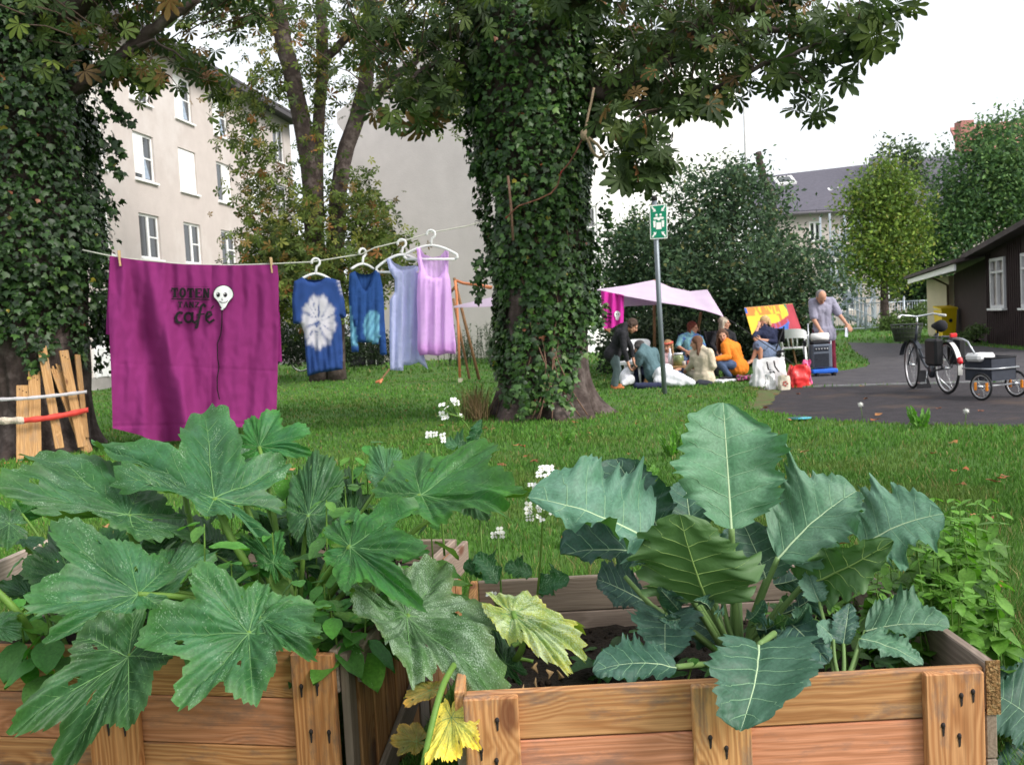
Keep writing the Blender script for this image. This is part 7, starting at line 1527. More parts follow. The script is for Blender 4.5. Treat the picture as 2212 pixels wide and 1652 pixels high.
# ------------------------------------------------------------ signpost
M_post = mat('grey_steel', (.20, .23, .26), rough=.45, metal=.4, var=.08, scale=8)
sg = thing('signpost', G(1436, 851), 'grey steel post with a green assembly point sign', 'sign'); bp_ = G(1436, 851); YP = bp_.y
b = MB(M_post); b.tube([bp_-V(0, 0, .1), P(1424, 660, YP), P(1413, 424, YP)], .040, 14); b.build('post', sg)
b = MB(mat('black_cap', (.02, .02, .02))); b.tube([P(1413, 434, YP), P(1412.7, 423, YP)], .046, 12); b.build('cap', sg)
M_green = mat('sign_green', (.0, .22, .12), rough=.45, var=.04); M_sw = mat('sign_white', (.85, .87, .85), rough=.45, var=.02)
ys = YP-.05
def sp3(u, v, d=0): a = P(1403, 444, ys).lerp(P(1441, 440, ys), u); c = P(1405, 517, ys).lerp(P(1442, 515, ys), u); return a.lerp(c, v)+V(0, -d, 0)
b = MB(M_sw); b.slab([sp3(0, 0), sp3(1, 0), sp3(1, 1), sp3(0, 1)], (0, .012, 0)); b.build('panel', sg)
b = MB(M_green); b.slab([sp3(.05, .03, .004), sp3(.95, .03, .004), sp3(.95, .97, .004), sp3(.05, .97, .004)], (0, .003, 0)); pn = b.build('green_field', sg)
b = MB(M_sw)
def spoly(L): b.slab([sp3(x, y, .008) for x, y in L], (0, .003, 0))
def sdisc(cx, cy, r): spoly([(cx+r*math.cos(a), cy+r*.52*math.sin(a)) for a in np.linspace(0, 2*math.pi, 13)[:-1]])
for sx in (0, 1):
    for sy in (0, 1):
        m = lambda x, y: (x if not sx else 1-x, y if not sy else 1-y)
        spoly([m(.10, .05), m(.16, .04), m(.28, .13), m(.30, .10), m(.36, .20), m(.16, .20), m(.22, .165), m(.10, .08)])
for cx, cy, r in ((.38, .30, .07), (.62, .30, .07), (.27, .40, .065), (.73, .40, .065), (.5, .42, .095)): sdisc(cx, cy, r)
spoly([(.36, .52), (.64, .52), (.66, .72), (.34, .72)]); spoly([(.18, .47), (.33, .47), (.31, .66), (.20, .66)]); spoly([(.82, .47), (.67, .47), (.69, .66), (.80, .66)]); spoly([(.31, .36), (.45, .36), (.40, .42), (.33, .44)]); spoly([(.69, .36), (.55, .36), (.60, .42), (.67, .44)])
b.build('pictogram', sg)
# ------------------------------------------------------------ chairs
M_plast = mat('white_garden_plastic', (.80, .80, .82), rough=.4, var=.03, spec=.5)
def plastic_chair(pos, rz, lab):
    t = thing('plastic_chair', pos, lab, 'chair', 'white plastic garden chairs'); M = Matrix.Rotation(rz, 3, 'Z'); w = lambda x, y, z: Vector(pos)+M @ V(x, y, z)
    b = MB(M_plast); b.box(w(0, 0, .42), (.44, .42, .03), M, bev=.01); b.box(w(0, -.2, .40), (.46, .03, .05), M); b.build('seat', t)
    b = MB(M_plast)
    def f(u, v, d=0): v = .5+.5*v; a = R(-74+148*u); return w(math.sin(a)*(.27+d), .08+math.cos(a)*(.20+d)+.10*v, .44+.38*v-.08*abs(2*u-1)**3*v)
    b.grid(f, 16, 6); b.grid(lambda u, v: f(1-u, v, .018), 16, 6)
    for u in (.08, .36, .5, .64, .92): p = f(u, .1); b.tube([p, V(p.x, p.y, p.z).lerp(w(math.sin(R(-74+148*u))*.22, .17, .43), 1)], .016, 6)
    b.build('backrest', t)
    for k in (-1, 1):
        b = MB(M_plast); b.tube([w(k*.27, .15, .66), w(k*.29, 0, .66), w(k*.28, -.18, .64), w(k*.26, -.21, .42)], .020, 7, ell=1.3); b.build('armrest', t)
        for y in (-.19, .19): b = MB(M_plast); b.tube([w(k*.21, y, .42), w(k*.25, y*1.25, 0)], [.026, .018], 7); b.build('leg', t)
    return t
q = G(1716, 795); plastic_chair((q.x, q.y, 0), R(160), 'empty white plastic armchair between the seated blonde person and the loudspeaker')
q = G(1357, 832); plastic_chair((q.x+.1, q.y+.1, 0), R(-30), 'white plastic chair half hidden by the bending person in black')
def tube_chair(pos, rz, lab, seatm):
    t = thing('folding_chair', pos, lab, 'chair', 'black tube chairs at the picnic'); M = Matrix.Rotation(rz, 3, 'Z'); w = lambda x, y, z: Vector(pos)+M @ V(x, y, z)
    b = MB(seatm); b.box(w(0, 0, .44), (.42, .42, .04), M, bev=.01); b.build('seat', t); b = MB(seatm); b.box(w(0, .2, .74), (.42, .03, .26), M, bev=.01); b.build('backrest', t)
    for k in (-1, 1): b = MB(M_black); b.tube([w(k*.22, -.2, 0), w(k*.22, .0, .44), w(k*.22, .2, .9)], .014, 6); b.tube([w(k*.22, .22, 0), w(k*.22, .02, .44), w(k*.22, -.18, .46)], .014, 6); b.build('leg', t)
q = V(J8['pe'].x, J8['pe'].y, 0); tube_chair(q, R(-80), 'black tube chair under the person in the navy top', M_black)
q = P(1556, 790, 18.95); tube_chair((q.x, q.y, 0), R(25), 'black chair draped with a jacket behind the orange sweater', M_black)
q = P(1488, 790, 18.95); tube_chair((q.x, q.y, 0), R(-20), 'black chair under the person in the turquoise shirt', M_black)
# ------------------------------------------------------------ picnic things
M_pine = wood_mat('pine_crate', (.50, .30, .14), (.36, .19, .08), grey=.2, ringscale=60)
q = G(1405, 827); cr = thing('wooden_crate', q, 'small wooden slatted crate carrying a foil tray', 'crate')
for z in (.05, .15, .24):
    b = MB(M_pine); b.box(q+V(0, 0, z), (.30, .26, .07), grain=(1, .02, .01), bev=.004); b.build('slat', cr)
for k in (-1, 1): b = MB(M_pine); b.box(q+V(k*.12, 0, .14), (.04, .265, .28), grain=(2, .02, .01)); b.build('corner_post', cr)
b = MB(mat('foil', (.55, .56, .60), rough=.35, metal=.7, var=.2, scale=25)); c = q+V(.03, 0, .30); b.slab([c+V(-.22, -.14, 0), c+V(.22, -.14, 0), c+V(.22, .14, 0), c+V(-.22, .14, 0)], (0, 0, .012)); b.tube([c+V(-.24, -.16, .02), c+V(.24, -.16, .02), c+V(.24, .16, .02), c+V(-.24, .16, .02)], .012, 6, closed=True); b.build('foil_tray', label='shiny foil tray on top of the small wooden crate', cat='tray')
def lump(name, lab, cat, parts, m, vox=.02, disp=.05, sc=.12):
    b = MB(m)
    for a in parts: b.cone2(P(*a[0]), a[1], P(*a[2]), a[3], 12)
    o = remesh(b.build(name, label=lab, cat=cat), vox, 3); tx = bpy.data.textures.new('lump', 'CLOUDS'); tx.noise_scale = sc; dm = o.modifiers.new('folds', 'DISPLACE'); dm.texture = tx; dm.strength = disp; dm.mid_level = .5; return o
M_wc = mat('white_cotton', (.72, .73, .78), rough=.9, var=.05, scale=6)
lump('rolled_blanket', 'thick white rolled blanket lying in front of the cream cardigan', 'blanket', [((1430, 808, 16.7), .14, (1460, 817, 16.6), .13), ((1460, 817, 16.6), .13, (1494, 826, 16.5), .07), ((1440, 800, 16.9), .12, (1425, 812, 16.8), .12), ((1420, 822, 16.6), .08, (1470, 829, 16.5), .06)], M_wc)
lump('white_bundle', 'crumpled white cloth bundle beside the bending person', 'cloth', [((1350, 815, 17.4), .12, (1360, 800, 17.5), .10), ((1362, 820, 17.3), .09, (1345, 828, 17.2), .05)], M_wc)
lump('cushion', 'flat navy blue cushion on the grass', 'cushion', [((1375, 833, 16.5), .06, (1425, 833, 16.5), .06)], mat('navy_cloth', (.025, .03, .07)), disp=.03)
lump('backpack', 'small dark grey bag lying on the grass before the cardigan', 'bag', [((1510, 828, 16.6), .07, (1535, 829, 16.6), .06)], mat('charcoal_cloth', (.03, .032, .045), rough=.9))
lump('white_sheet', 'thin white sheet spread under the jeans', 'cloth', [((1545, 824, 17.0), .04, (1590, 822, 17.1), .035), ((1530, 820, 17.2), .03, (1560, 825, 16.9), .04)], M_wc, disp=.03)
b = MB(mat('purple_print', (.30, .05, .16), rough=.9, var=.8, scale=30, var2=((.10, .16, .05), 22, .5, .55)))
for k in range(60): p = P(1592+rng.uniform(0, 38), 817+rng.uniform(-3, 5), 17.0+rng.uniform(-.15, .15)); b.ell(p, rng.uniform(.02, .05), nu=7, nv=5)
b.build('flower_bed', org=G(1608, 822), label='low cushion of purple and pink flowers at the edge of the grass', cat='flowers', kind='stuff')
# low table with jar, bottle and cups
qt = P(1475, 812, 17.7); qt.z = 0; tb = thing('low_table', qt, 'low pale wooden table set with cups and a large green jar', 'table')
b = MB(M_pine); b.box(qt+V(0, 0, .28), (.55, .45, .03), grain=(0, .02, .02), bev=.004); b.build('tabletop', tb)
for x in (-.24, .24):
    for y in (-.18, .18): b = MB(M_pine); b.box(qt+V(x, y, .13), (.04, .04, .26), grain=(0, .02, .02)); b.build('leg', tb)
b = MB(mat('green_glass', (.20, .24, .10), rough=.15, var=.3, scale=9, spec=.8), M_wc); b.tube([qt+V(-.06, .05, .30), qt+V(-.06, .05, .46), qt+V(-.06, .05, .5)], [.10, .10, .075], 14); b.m = 1; b.tube([qt+V(-.06, .05, .5), qt+V(-.06, .05, .53)], .085, 14); b.build('glass_jar', label='large greenish glass jar with a pale lid on the low table', cat='jar')
b = MB(M_wc); b.tube([qt+V(-.2, .1, .3), qt+V(-.2, .1, .5), qt+V(-.2, .1, .55), qt+V(-.2, .1, .62)], [.04, .04, .018, .018], 10); b.build('bottle', label='slim white bottle at the left of the low table', cat='bottle')
for x, y, c, n in ((.1, -.1, (.5, .12, .10), 'red cup at the front of the low table'), (.19, .02, (.62, .45, .40), 'pale pink cup at the right of the low table'), (.0, -.17, (.55, .5, .45), 'beige cup nearest the viewer on the low table')):
    b = MB(mat('cup_'+n.split()[0], c, rough=.4)); p = qt+V(x, y, .296); b.tube([p, p+V(0, 0, .09)], [.028, .036], 12); b.build('cup', label=n, cat='cup', group='cups on the low table')
# ------------------------------------------------------------ bags by the path
def bag(name, lab, c, w_, d_, h_, m, lean=0, mouth=.7, handle=True, crumple=.03, twist=0):
    t = thing(name, c, lab, 'bag'); b = MB(m); rs = random.Random(len(lab)); M = Matrix.Rotation(twist, 3, 'Z')
    def f(u, v, g=0):
        a = 2*math.pi*u; k = (abs(math.cos(a))**.55*math.copysign(1, math.cos(a)), abs(math.sin(a))**.55*math.copysign(1, math.sin(a))); s = 1-.06*v+.08*math.sin(math.pi*v); yy = d_/2*(1-(1-mouth)*v)
        n = crumple*noise.noise(Vector((math.cos(a)*2.5+w_*9, math.sin(a)*2.5, v*3+h_*7)))*2.2+crumple*.6*noise.noise(Vector((math.cos(a)*7, math.sin(a)*7, v*8)))
        return Vector(c)+M @ V(k[0]*(w_/2*s-g+n)+lean*v*h_, k[1]*(yy-g+n), .003+h_*v*(1+.05*math.sin(a*3+w_*20)))
    b.grid(f, 40, 16); b.grid(lambda u, v: f(1-u, v, .012), 40, 16); o = len(b.v); ce = b.vert(Vector(c)+V(0, 0, .01))
    for k in range(20): b.vert(f(k/20, 0))
    for k in range(20): b.face((ce, o+1+k, o+1+(k+1) % 20))
    b.build('body', t)
    if handle:
        b = MB(m)
        for y in (-1, 1): p0, p1 = f(.08 if y > 0 else .92, 1), f(.42 if y > 0 else .58, 1); b.tube([p0, p0.lerp(p1, .2)+V(0, y*.01, .07), p0.lerp(p1, .8)+V(0, y*.02, .06), p1], .010, 6)
        b.build('handle', t)
    return t, f
M_wb = mat('white_bag', (.76, .76, .77), rough=.5, var=.05, scale=8, bump=.4, bscale=12)
q = G(1662, 836); t, f = bag('shopping_bag', 'big white shopping bag with black letter marks at the edge of the path', q, .50, .26, .45, M_wb, lean=.03, crumple=.014, handle=False, mouth=.5)
b = MB(M_ink)
for L in (((.30, .88), (.33, .62), (.40, .60)), ((.52, .90), (.55, .70), (.62, .58)), ((.36, .55), (.42, .50)), ((.47, .55), (.52, .50)), ((.60, .60), (.66, .52))):
    pts = []
    for x, z in L: pts.append(q+V((x-.45)*.50+.02, -.165+.06*z, z*.47))
    b.tube(pts, .012, 5)
b.build('print', t)
q = G(1653, 842); bag('plastic_bag', 'narrow crumpled white plastic bag slumped in front of the big shopping bag', q+V(.07, -.05, 0), .14, .11, .25, M_wb, mouth=.4, crumple=.02, handle=False)
q = G(1640, 835); bag('plastic_bag', 'round white sack at the left of the big shopping bag', q+V(-.04, .0, 0), .19, .17, .20, M_wb, mouth=.6, handle=False, crumple=.02)
q = G(1694, 842); t, f = bag('paper_tub', 'small cream tub with a red print between the bags', q, .17, .14, .21, mat('cream_card', (.66, .60, .48), rough=.7), mouth=.95, handle=False, crumple=.006)
b = MB(mat('red_print', (.45, .04, .03))); 
for k in range(5): a = k*1.2; b.ell(q+V(math.cos(a)*.03, -.074, .10+math.sin(a)*.03), (.018, .004, .012), nu=6, nv=4)
b.build('print', t)
q = G(1727, 836); bag('plastic_bag', 'bright red carrier bag standing beside the cream tub', q, .30, .20, .34, mat('red_plastic', (.68, .03, .03), rough=.35, var=.15, scale=8, spec=.5, bump=.5, bscale=10), mouth=.7, crumple=.018, handle=False)
q = G(1744, 831); bag('plastic_bag', 'thin hot pink bag behind the red carrier bag', q+V(.02, .08, 0), .12, .12, .38, mat('pink_plastic', (.75, .12, .30), rough=.4, spec=.5), mouth=.6, handle=False, crumple=.02)
# ------------------------------------------------------------ loudspeaker on a trolley
q = G(1773, 811.5); ls = thing('loudspeaker', q, 'grey portable loudspeaker box on blue wheels carrying a white paper roll', 'loudspeaker')
M_amp = mat('amp_grey', (.11, .13, .17), rough=.6, var=.1, scale=10); M_ampd = mat('amp_dark', (.03, .035, .05), rough=.8, var=.2, scale=40)
b = MB(M_amp); b.box(q+V(0, 0, .36), (.34, .30, .42), bev=.015); b.build('cabinet', ls)
b = MB(M_ampd); b.box(q+V(-.02, -.152, .29), (.26, .01, .24)); b.box(q+V(-.02, -.152, .49), (.26, .01, .09))
for k in range(8): b.box(q+V(-.02, -.16, .19+k*.028), (.25, .008, .006))
b.build('grille', ls)
b = MB(mat('steel_knob', (.5, .5, .5), rough=.3, metal=.6)); 
for k in range(5): b.tube([q+V(-.12+k*.05, -.155, .49), q+V(-.12+k*.05, -.175, .49)], .012, 8)
b.build('knobs', ls)
b = MB(mat('blue_plastic', (.02, .12, .55), rough=.4)); b.box(q+V(.02, -.03, .09), (.46, .36, .08), bev=.02); b.build('trolley_base', ls)
for x in (-.12, .18): b = MB(M_black); b.tube([q+V(x-.03, -.16, .05), q+V(x+.03, -.16, .05)], .05, 12); b.build('wheel', ls)
b = MB(mat('steel_tube', (.45, .47, .5), rough=.3, metal=.7)); b.tube([q+V(.2, 0, .12), q+V(.2, 0, .62)], .012, 8); b.tube([q+V(-.2, 0, .12), q+V(-.2, 0, .95)], .012, 8); b.build('trolley_frame', ls)
b = MB(M_black); b.box(q+V(-.02, 0, .60), (.30, .26, .05), bev=.015); b.build('carry_handle', ls)
b = MB(mat('white_paper', (.80, .79, .77), rough=.7)); b.tube([q+V(-.16, -.04, .70), q+V(.14, -.04, .70)], .068, 18); b.build('paper_roll', label='white paper roll lying on top of the loudspeaker', cat='paper roll')
b = MB(M_black); b.tube([q+V(-.27, .02, .55), q+V(-.25, .02, .60), q+V(-.29, .02, .64)], .03, 8); b.tube([q+V(-.28, .02, .60), q+V(-.27, .02, .1)], .012, 6); b.build('microphone_stand', label='short black stand with a round head just left of the loudspeaker', cat='stand')
# ------------------------------------------------------------ colourful painting
Ya = 20.2; A = [P(1608, 665.5, Ya), P(1712, 656.5, Ya), P(1734, 720, Ya-.5), P(1626, 729, Ya-.5)]
m = bpy.data.materials.new('canvas_painting'); m.use_nodes = True; t = m.node_tree; bs = t.nodes['Principled BSDF']; bs.inputs['Roughness'].default_value = .6
at = N(t, 'ShaderNodeAttribute', attribute_name='Col'); t.links.new(at.outputs['Color'], bs.inputs['Base Color'])
ptg = thing('painting', (A[2]+A[3])/2, 'large abstract painting in yellow, red and blue leaning behind the seated blonde person', 'painting')
Yl, Or, Rd, Bl, Gn = (.75, .50, .03), (.65, .20, .03), (.38, .03, .05), (.03, .13, .48), (.05, .20, .10)
def pc(u, v):
    n = noise.noise(Vector((u*5, v*2, 3)))*.5+noise.noise(Vector((u*22, v*3, 1)))*.35
    wave = .44+.17*math.sin(u*5.5-1.1)
    if u > .80+.05*math.sin(v*5): c = Rd if u > .86 or v > .3 else Gn
    elif v > wave+.16 and u > .28: c = Bl
    elif v > wave-.02 and u > .32: c = Rd if n < .1 else (.28, .08, .2)
    elif u > .70: c = Yl if v < .5 else Gn
    elif v < .28: c = Or if n > -.05 else Yl
    else: c = Yl if n > -.12 else Or
    if u < .05 and v < .2: c = Bl
    return tuple(q*(1+n*.5) for q in c)
b = MB(m); b.grid(lambda u, v: A[0].lerp(A[1], u).lerp(A[3].lerp(A[2], u), v), 60, 40, cf=pc); b.build('canvas', ptg)
b = MB(M_pine); n_ = V(0, .03, .01)
b.slab([A[0]+n_*.2, A[1]+n_*.2, A[2]+n_*.2, A[3]+n_*.2], n_); b.build('stretcher_frame', ptg)
for x in (.15, .85):
    b = MB(M_pole); p = A[3].lerp(A[2], x); b.tube([A[0].lerp(A[1], x)+V(0, .08, 0), V(p.x, p.y-.05, 0)], .022, 6); b.build('easel_leg', ptg)
# ------------------------------------------------------------ bicycle
M_tyre = mat('tyre_rubber', (.02, .02, .022), rough=.85, var=.1); M_rim = mat('bright_rim', (.60, .60, .62), rough=.3, metal=.6); M_frame = mat('dark_frame', (.02, .025, .035), rough=.3, spec=.6); M_chr = mat('chrome', (.62, .64, .66), rough=.2, metal=.8)
def wheel(par, c, ax, r, name='wheel', spokes=20, rim=M_rim, tw_=.018, fork=None):
    ax = unit(ax); x = unit(ax.cross(V(0, 0, 1))); z = x.cross(ax); t = MB(M_tyre); ring = lambda rr, o_=0: [c+x*math.cos(a)*rr+z*math.sin(a)*rr+ax*o_ for a in np.linspace(0, 2*math.pi, 41)[:-1]]
    t.tube(ring(r-tw_), tw_, 8, closed=True); w_ = t.build(name, par)
    b = MB(rim); b.tube(ring(r-2.2*tw_), tw_*.55, 6, closed=True); b.build('rim', w_)
    b = MB(M_chr); b.tube([c-ax*.04, c+ax*.04], .022, 8)
    for k in range(spokes): a = 2*math.pi*k/spokes; b.tube([c+ax*(.03 if k % 2 else -.03), c+x*math.cos(a+.1)*(r-.04)+z*math.sin(a+.1)*(r-.04)], .0018, 3, caps=False)
    b.build('spokes', w_); return w_
def bicycle(rear, front, lab, steer=0, full=True, r=.345):
    rear, front = Vector(rear), Vector(front); d = unit(front-rear); lt_ = V(-d.y, d.x, 0); Lb = (front-rear).length
    t = thing('bicycle', (rear+front)/2, lab, 'bicycle')
    def w(a, z, s=0): return rear+d*a+V(0, 0, z)+lt_*s
    fa = (Matrix.Rotation(steer, 3, 'Z') @ lt_)
    wheel(t, w(0, r), lt_, r); wheel(t, w(Lb, r), fa, r)
    hd0, hd1 = w(Lb-.10, .62), w(Lb-.20, .90); bb = w(.44, .28); sx = w(.24, .80)
    b = MB(M_frame); b.tube([hd0, w(.62, .34), bb], .018, 8); b.tube([hd0+V(0, 0, .10), w(.70, .46), w(.36, .46)], .014, 8); b.tube([bb, sx], .016, 8); b.tube([hd0-V(0, 0, .03), hd1], .02, 8)
    for s in (-1, 1): b.tube([bb, w(0, r, s*.06)], .010, 6); b.tube([w(.28, .68), w(0, r, s*.06)], .009, 6)
    b.build('frame', t)
    b = MB(M_frame)
    for s in (-1, 1): b.tube([hd0, w(Lb-.07, .5)+fa*.05*s, w(Lb, r)+fa*.055*s], .011, 6)
    b.build('fork', t)
    b = MB(M_chr); b.tube([hd1, hd1+V(0, 0, .12)], .013, 8); hb = hd1+V(0, 0, .13); fd = unit(fa.cross(V(0, 0, 1)))
    b.tube([hb-fd*.20+fa*.30, hb-fd*.02+fa*.22+V(0, 0, .03), hb, hb-fd*.02-fa*.22+V(0, 0, .03), hb-fd*.20-fa*.30], .013, 8); h_ = b.build('handlebar', t)
    for s in (-1, 1): g = MB(mat('pale_grip', (.62, .62, .60), rough=.6)); g.tube([hb-fd*.10+fa*.265*s+V(0, 0, .01), hb-fd*.23+fa*.31*s], .019, 8); g.build('grip', h_)
    b = MB(M_black); b.cone2(sx+V(0, 0, .10)-d*.10, .085, sx+V(0, 0, .10)+d*.12, .03, 10); b.tube([sx, sx+V(0, 0, .08)], .014, 6); b.build('saddle', t)
    b = MB(M_frame); b.tube([bb-lt_*.02, bb+lt_*.02], .09, 16); b.build('chainring', t)
    for s in (-1, 1): b = MB(M_chr); e = bb+V(0, 0, -.15*s)+lt_*.09*s; b.tube([bb+lt_*.06*s, e], .009, 6); b.box(e+lt_*.05*s, (.09, .09, .02)); b.build('pedal', t)
    if full:
        b = MB(mat('white_mudguard', (.68, .68, .66), rough=.4)); b.grid(lambda u, v: w(0, r)+(-d*math.cos(R(-12+80*u))+V(0, 0, math.sin(R(-12+80*u))))*(r+.022)+lt_*(v-.5)*.06, 14, 3); b.build('mudguard', t)
        b = MB(M_frame); b.grid(lambda u, v: w(0, r)+(-d*math.cos(R(68+90*u))+V(0, 0, math.sin(R(68+90*u))))*(r+.022)+lt_*(v-.5)*.06, 14, 3); b.build('mudguard', t); b = MB(M_frame); b.grid(lambda u, v: w(Lb, r)+(d*math.cos(R(20+120*u))+V(0, 0, math.sin(R(20+120*u))))*(r+.022)+fa*(v-.5)*.06, 14, 3); b.build('mudguard', t)
        b = MB(M_frame)
        for s in (-1, 1): b.tube([w(-.14, .76, s*.07), w(.24, .76, s*.06)], .007, 6); b.tube([w(-.02, .76, s*.07), w(0, r, s*.07)], .006, 6)
        for k in range(4): b.tube([w(-.12+k*.1, .76, -.07), w(-.12+k*.1, .76, .07)], .006, 6)
        b.build('luggage_rack', t)
        for s in (-1, 1): b = MB(mat('black_pannier', (.014, .014, .016), rough=.6, var=.2)); b.box(w(.04, .56, s*.15), (.12, .32, .36), Matrix((lt_, d, V(0, 0, 1))).transposed(), bev=.03); b.build('pannier', t)
        b = MB(mat('red_lens', (.70, .01, .02), rough=.2, spec=.8)); b.box(w(-.20, .78), (.09, .035, .055), Matrix((lt_, d, V(0, 0, 1))).transposed(), bev=.01); b.build('rear_light', t)
        b = MB(mat('red_lens', (.70, .01, .02))); b.cone2(w(-.355, .47), .036, w(-.365, .44), .034, 8); b.build('reflector', t)
        bc = w(Lb+.14, .80); Mb = Matrix((fa, unit(fa.cross(V(0, 0, 1))), V(0, 0, 1))).transposed()
        b = MB(mat('dark_wire', (.03, .035, .03), rough=.5))
        def bw(u, v): a = 2*math.pi*u; return bc+Mb @ V(math.cos(a)*(.17+.05*v), math.sin(a)*(.13+.04*v), -.12+.24*v)
        for k in range(5): b.tube([bw(i/24, k/4) for i in range(24)], .005 if k < 4 else .009, 4, closed=True)
        for i in range(28): b.tube([bw(i/28, 0), bw(i/28, 1)], .0035, 4)
        b.build('basket', t)
        b = MB(mat('basket_lining', (.05, .07, .035), rough=.9, var=.5, scale=30)); b.grid(lambda u, v: bc+Mb @ V(math.cos(6.2832*u)*(.16+.045*v), math.sin(6.2832*u)*(.12+.035*v), -.118+.2*v), 20, 4); b.ell(bc-V(0, 0, .05), (.15, .12, .08)); b.build('basket_lining', t)
        b = MB(M_chr); b.tube([w(.40, .24, -.02), w(.36, .02, -.22)], .012, 6); b.tube([w(.36, .02, -.22), w(.30, .01, -.24)], .014, 6); b.build('kickstand', t)
        b = MB(M_black); b.slab([w(Lb-.34, .28, -.04), w(Lb-.32, .28, .04), w(Lb-.36, .03, .10), w(Lb-.38, .03, -.10)], d*.006); b.build('mud_flap', t)
    return t, w
rr_, fr_ = G(2047, 851), G(1968, 840)
bk, bw_ = bicycle(rr_, rr_+V(-.02, 1.06, 0), 'dark step-through bicycle with front basket and black panniers parked on the path', steer=R(-8))
r2, f2 = G(652, 803), G(690, 800); bicycle(r2, (r2.x+.95, r2.y+.3, 0), 'bicycle mostly hidden behind the blue T-shirt', full=False)
# ------------------------------------------------------------ bicycle trailer
wl_ = G(2120, 865); wr_ = wl_+V(.53, .20, 0); ax_ = unit((wr_-wl_)*Vector((1, 1, 0))); ctr = (wl_+wr_)/2; fw_ = V(-ax_.y, ax_.x, 0); Mt = Matrix((ax_, fw_, V(0, 0, 1))).transposed(); rt = .168
tl = thing('bicycle_trailer', ctr, 'grey two-wheeled bicycle trailer with orange reflectors and a white parcel', 'trailer')
half = (wr_-wl_).length/2
for c in (wl_, wr_):
    wt_ = wheel(tl, V(c.x, c.y, rt), ax_, rt, spokes=14, tw_=.014)
    axw = ax_; xx_ = unit(axw.cross(V(0, 0, 1)))
    for k in (-1, 1): b = MB(mat('orange_reflector', (.95, .30, .01), rough=.25, spec=.8)); b.box(V(c.x, c.y, rt)+xx_*k*.085, (.035, .02, .10), Matrix((xx_, axw, V(0, 0, 1))).transposed(), bev=.006); b.build('reflector', wt_)
def tt(x, y, z): return V(ctr.x, ctr.y, 0)+Mt @ V(x, y+(.12 if z != rt else 0), z+(.04 if z != rt else 0))
M_bedd = mat('trailer_fabric', (.035, .04, .055), rough=.8, var=.15, scale=10)
b = MB(M_bedd); hx, hy = .20, .20
for (x0, x1, y0, y1) in ((-hx, hx, -hy, -hy+.012), (-hx, hx, hy-.012, hy), (-hx, -hx+.012, -hy, hy), (hx-.012, hx, -hy, hy)): b.slab([tt(x0, y0, .20), tt(x1, y0, .20), tt(x1, y1, .20), tt(x0, y1, .20)], (0, 0, .27))
b.slab([tt(-hx, -hy, .19), tt(hx, -hy, .19), tt(hx, hy, .19), tt(-hx, hy, .19)], (0, 0, .012)); b.build('cargo_box', tl)
b = MB(mat('steel_tube', (.45, .47, .5)))
b.tube([tt(-hx-.02, -hy-.02, .34), tt(hx+.02, -hy-.02, .34), tt(hx+.02, hy+.02, .34), tt(-hx-.02, hy+.02, .34)], .012, 6, closed=True); b.tube([tt(-half, 0, rt), tt(half, 0, rt)], .012, 6); b.build('rail', tl)
b = MB(M_black); b.tube([tt(-hx, -hy, .47), tt(hx, -hy, .47), tt(hx, hy, .47), tt(-hx, hy, .47)], .012, 6, closed=True); b.build('top_rim', tl)
b = MB(mat('steel_tube', (.45, .47, .5))); b.tube([P(2112, 775, ctr.y), P(2090, 738, ctr.y+.1), P(2080, 733, ctr.y+.2), P(2052, 729, rr_.y-.05)], .013, 8); b.build('tow_bar', tl)
b = MB(mat('parcel_paper', (.72, .72, .73), rough=.6, var=.05)); b.box(tt(-.14, .02, .48), (.28, .24, .10), Mt, bev=.03); b.build('parcel', label='white parcel lying in the bicycle trailer', cat='parcel')
# ------------------------------------------------------------ yellow bin
q = V(P(2043, 724, 30.6).x, 30.6, 0); bi = thing('wheelie_bin', q, 'yellow wheelie bin standing against the dark hut wall', 'bin')
M_yb = mat('yellow_plastic', (.72, .50, .01), rough=.45, var=.05)
b = MB(M_yb); b.box(q+V(0, 0, .50), (.40, .48, .85), taper=1.22); b.build('body', bi)
b = MB(M_yb); c = q+V(0, 0, .945); b.slab([c+V(-.27, -.30, -.02), c+V(.27, -.30, -.02), c+V(.27, .26, .06), c+V(-.27, .26, .06)], (0, 0, .05)); b.build('lid', bi)
for k in (-1, 1): b = MB(M_black); b.tube([q+V(k*.19, .2, .1), q+V(k*.23, .2, .1)], .1, 14); b.build('wheel', bi)
b = MB(M_black); b.ell(q+V(.04, -.28, .58), (.06, .01, .06)); b.build('emblem', bi)
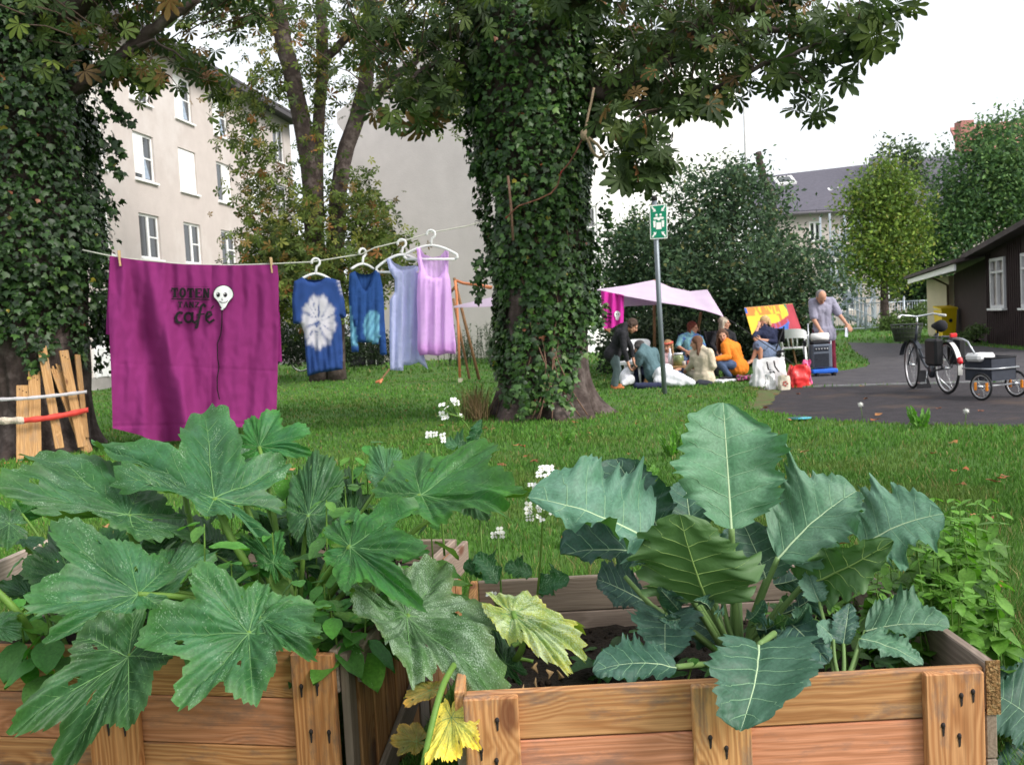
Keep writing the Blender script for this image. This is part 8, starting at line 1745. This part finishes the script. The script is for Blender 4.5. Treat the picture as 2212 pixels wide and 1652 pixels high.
# ------------------------------------------------------------ dark frame table behind the washing
q = G(785, 792); dt = thing('covered_table', q, 'table under a black cover with thin white legs behind the blue tops', 'table')
b = MB(mat('black_cover', (.012, .012, .016), rough=.9, var=.3)); b.box(q+V(.1, .3, .52), (1.1, .6, .95), bev=.03); b.build('cover', dt)
for x in (-.62, .12, .45): b = MB(M_white); b.tube([q+V(x, -.05, 0), q+V(x, -.05, 1.15)], .018, 6); b.build('leg', dt)
# seed heads and weeds near the path
def weed(px, py, h, lab, head=True):
    q = G(px, py); t = thing('dandelion', q, lab, 'weed'); top = q+V(rng.uniform(-.03, .03), 0, h); b = MB(M_pet); b.tube([q, q.lerp(top, .5)+jit(rng, .01), top], .003, 5); b.build('stem', t)
    b = MB(mat('seed_fluff', (.66, .66, .62), rough=1)); b.ell(top, .022, nu=10, nv=8)
    for k in range(60): d = unit(jit(rng, 1)); b.tube([top, top+d*.034], .0009, 3, caps=False)
    b.build('seed_head', t)
weed(1863, 905, .16, 'dandelion seed head standing alone before the dark path'); weed(2085, 916, .13, 'dandelion seed head at the right end of the path edge')
def rosette(px, py, n, h, lab, sc=.16):
    q = G(px, py); t = thing('broadleaf_weed', q, lab, 'weed')
    for k in range(n):
        a = rng.uniform(0, 6.28); B_ = q+V(math.cos(a)*.02, math.sin(a)*.02, 0); T_ = q+V(math.cos(a)*sc*.7, math.sin(a)*sc*.5, h*rng.uniform(.6, 1.1)); s_ = unit((T_-B_).cross(V(0, -1, .3)))*.028
        cabbage(t, B_, T_, (B_+T_)/2+s_, (B_+T_)/2-s_, mat_weed, seed=int(px)+k, vw=.01, ribm=M_vein, wave=.06)
mat_weed = leaf_mat('weed_leaf', (.10, .24, .03), patch=(.15, .32, .05), under=(.14, .28, .05), trans=.35)
rosette(1985, 925, 9, .22, 'bright green dock weed in the long grass at the path edge'); rosette(1450, 985, 7, .26, 'pale green upright weed in the grass right of the ivy trunk'); rosette(1395, 1040, 4, .14, 'small yellow-green weed in the shaded grass'); rosette(1220, 960, 5, .16, 'low weed under the ivy trunk')
b = MB(mat('turquoise_plate', (.08, .42, .55), rough=.4)); q = G(1728, 908); b.tube([q+V(0, 0, .02), q+V(0, 0, .03)], [.10, .13], 20); b.build('frisbee', label='turquoise plastic disc half hidden in the grass at the path edge', cat='disc')
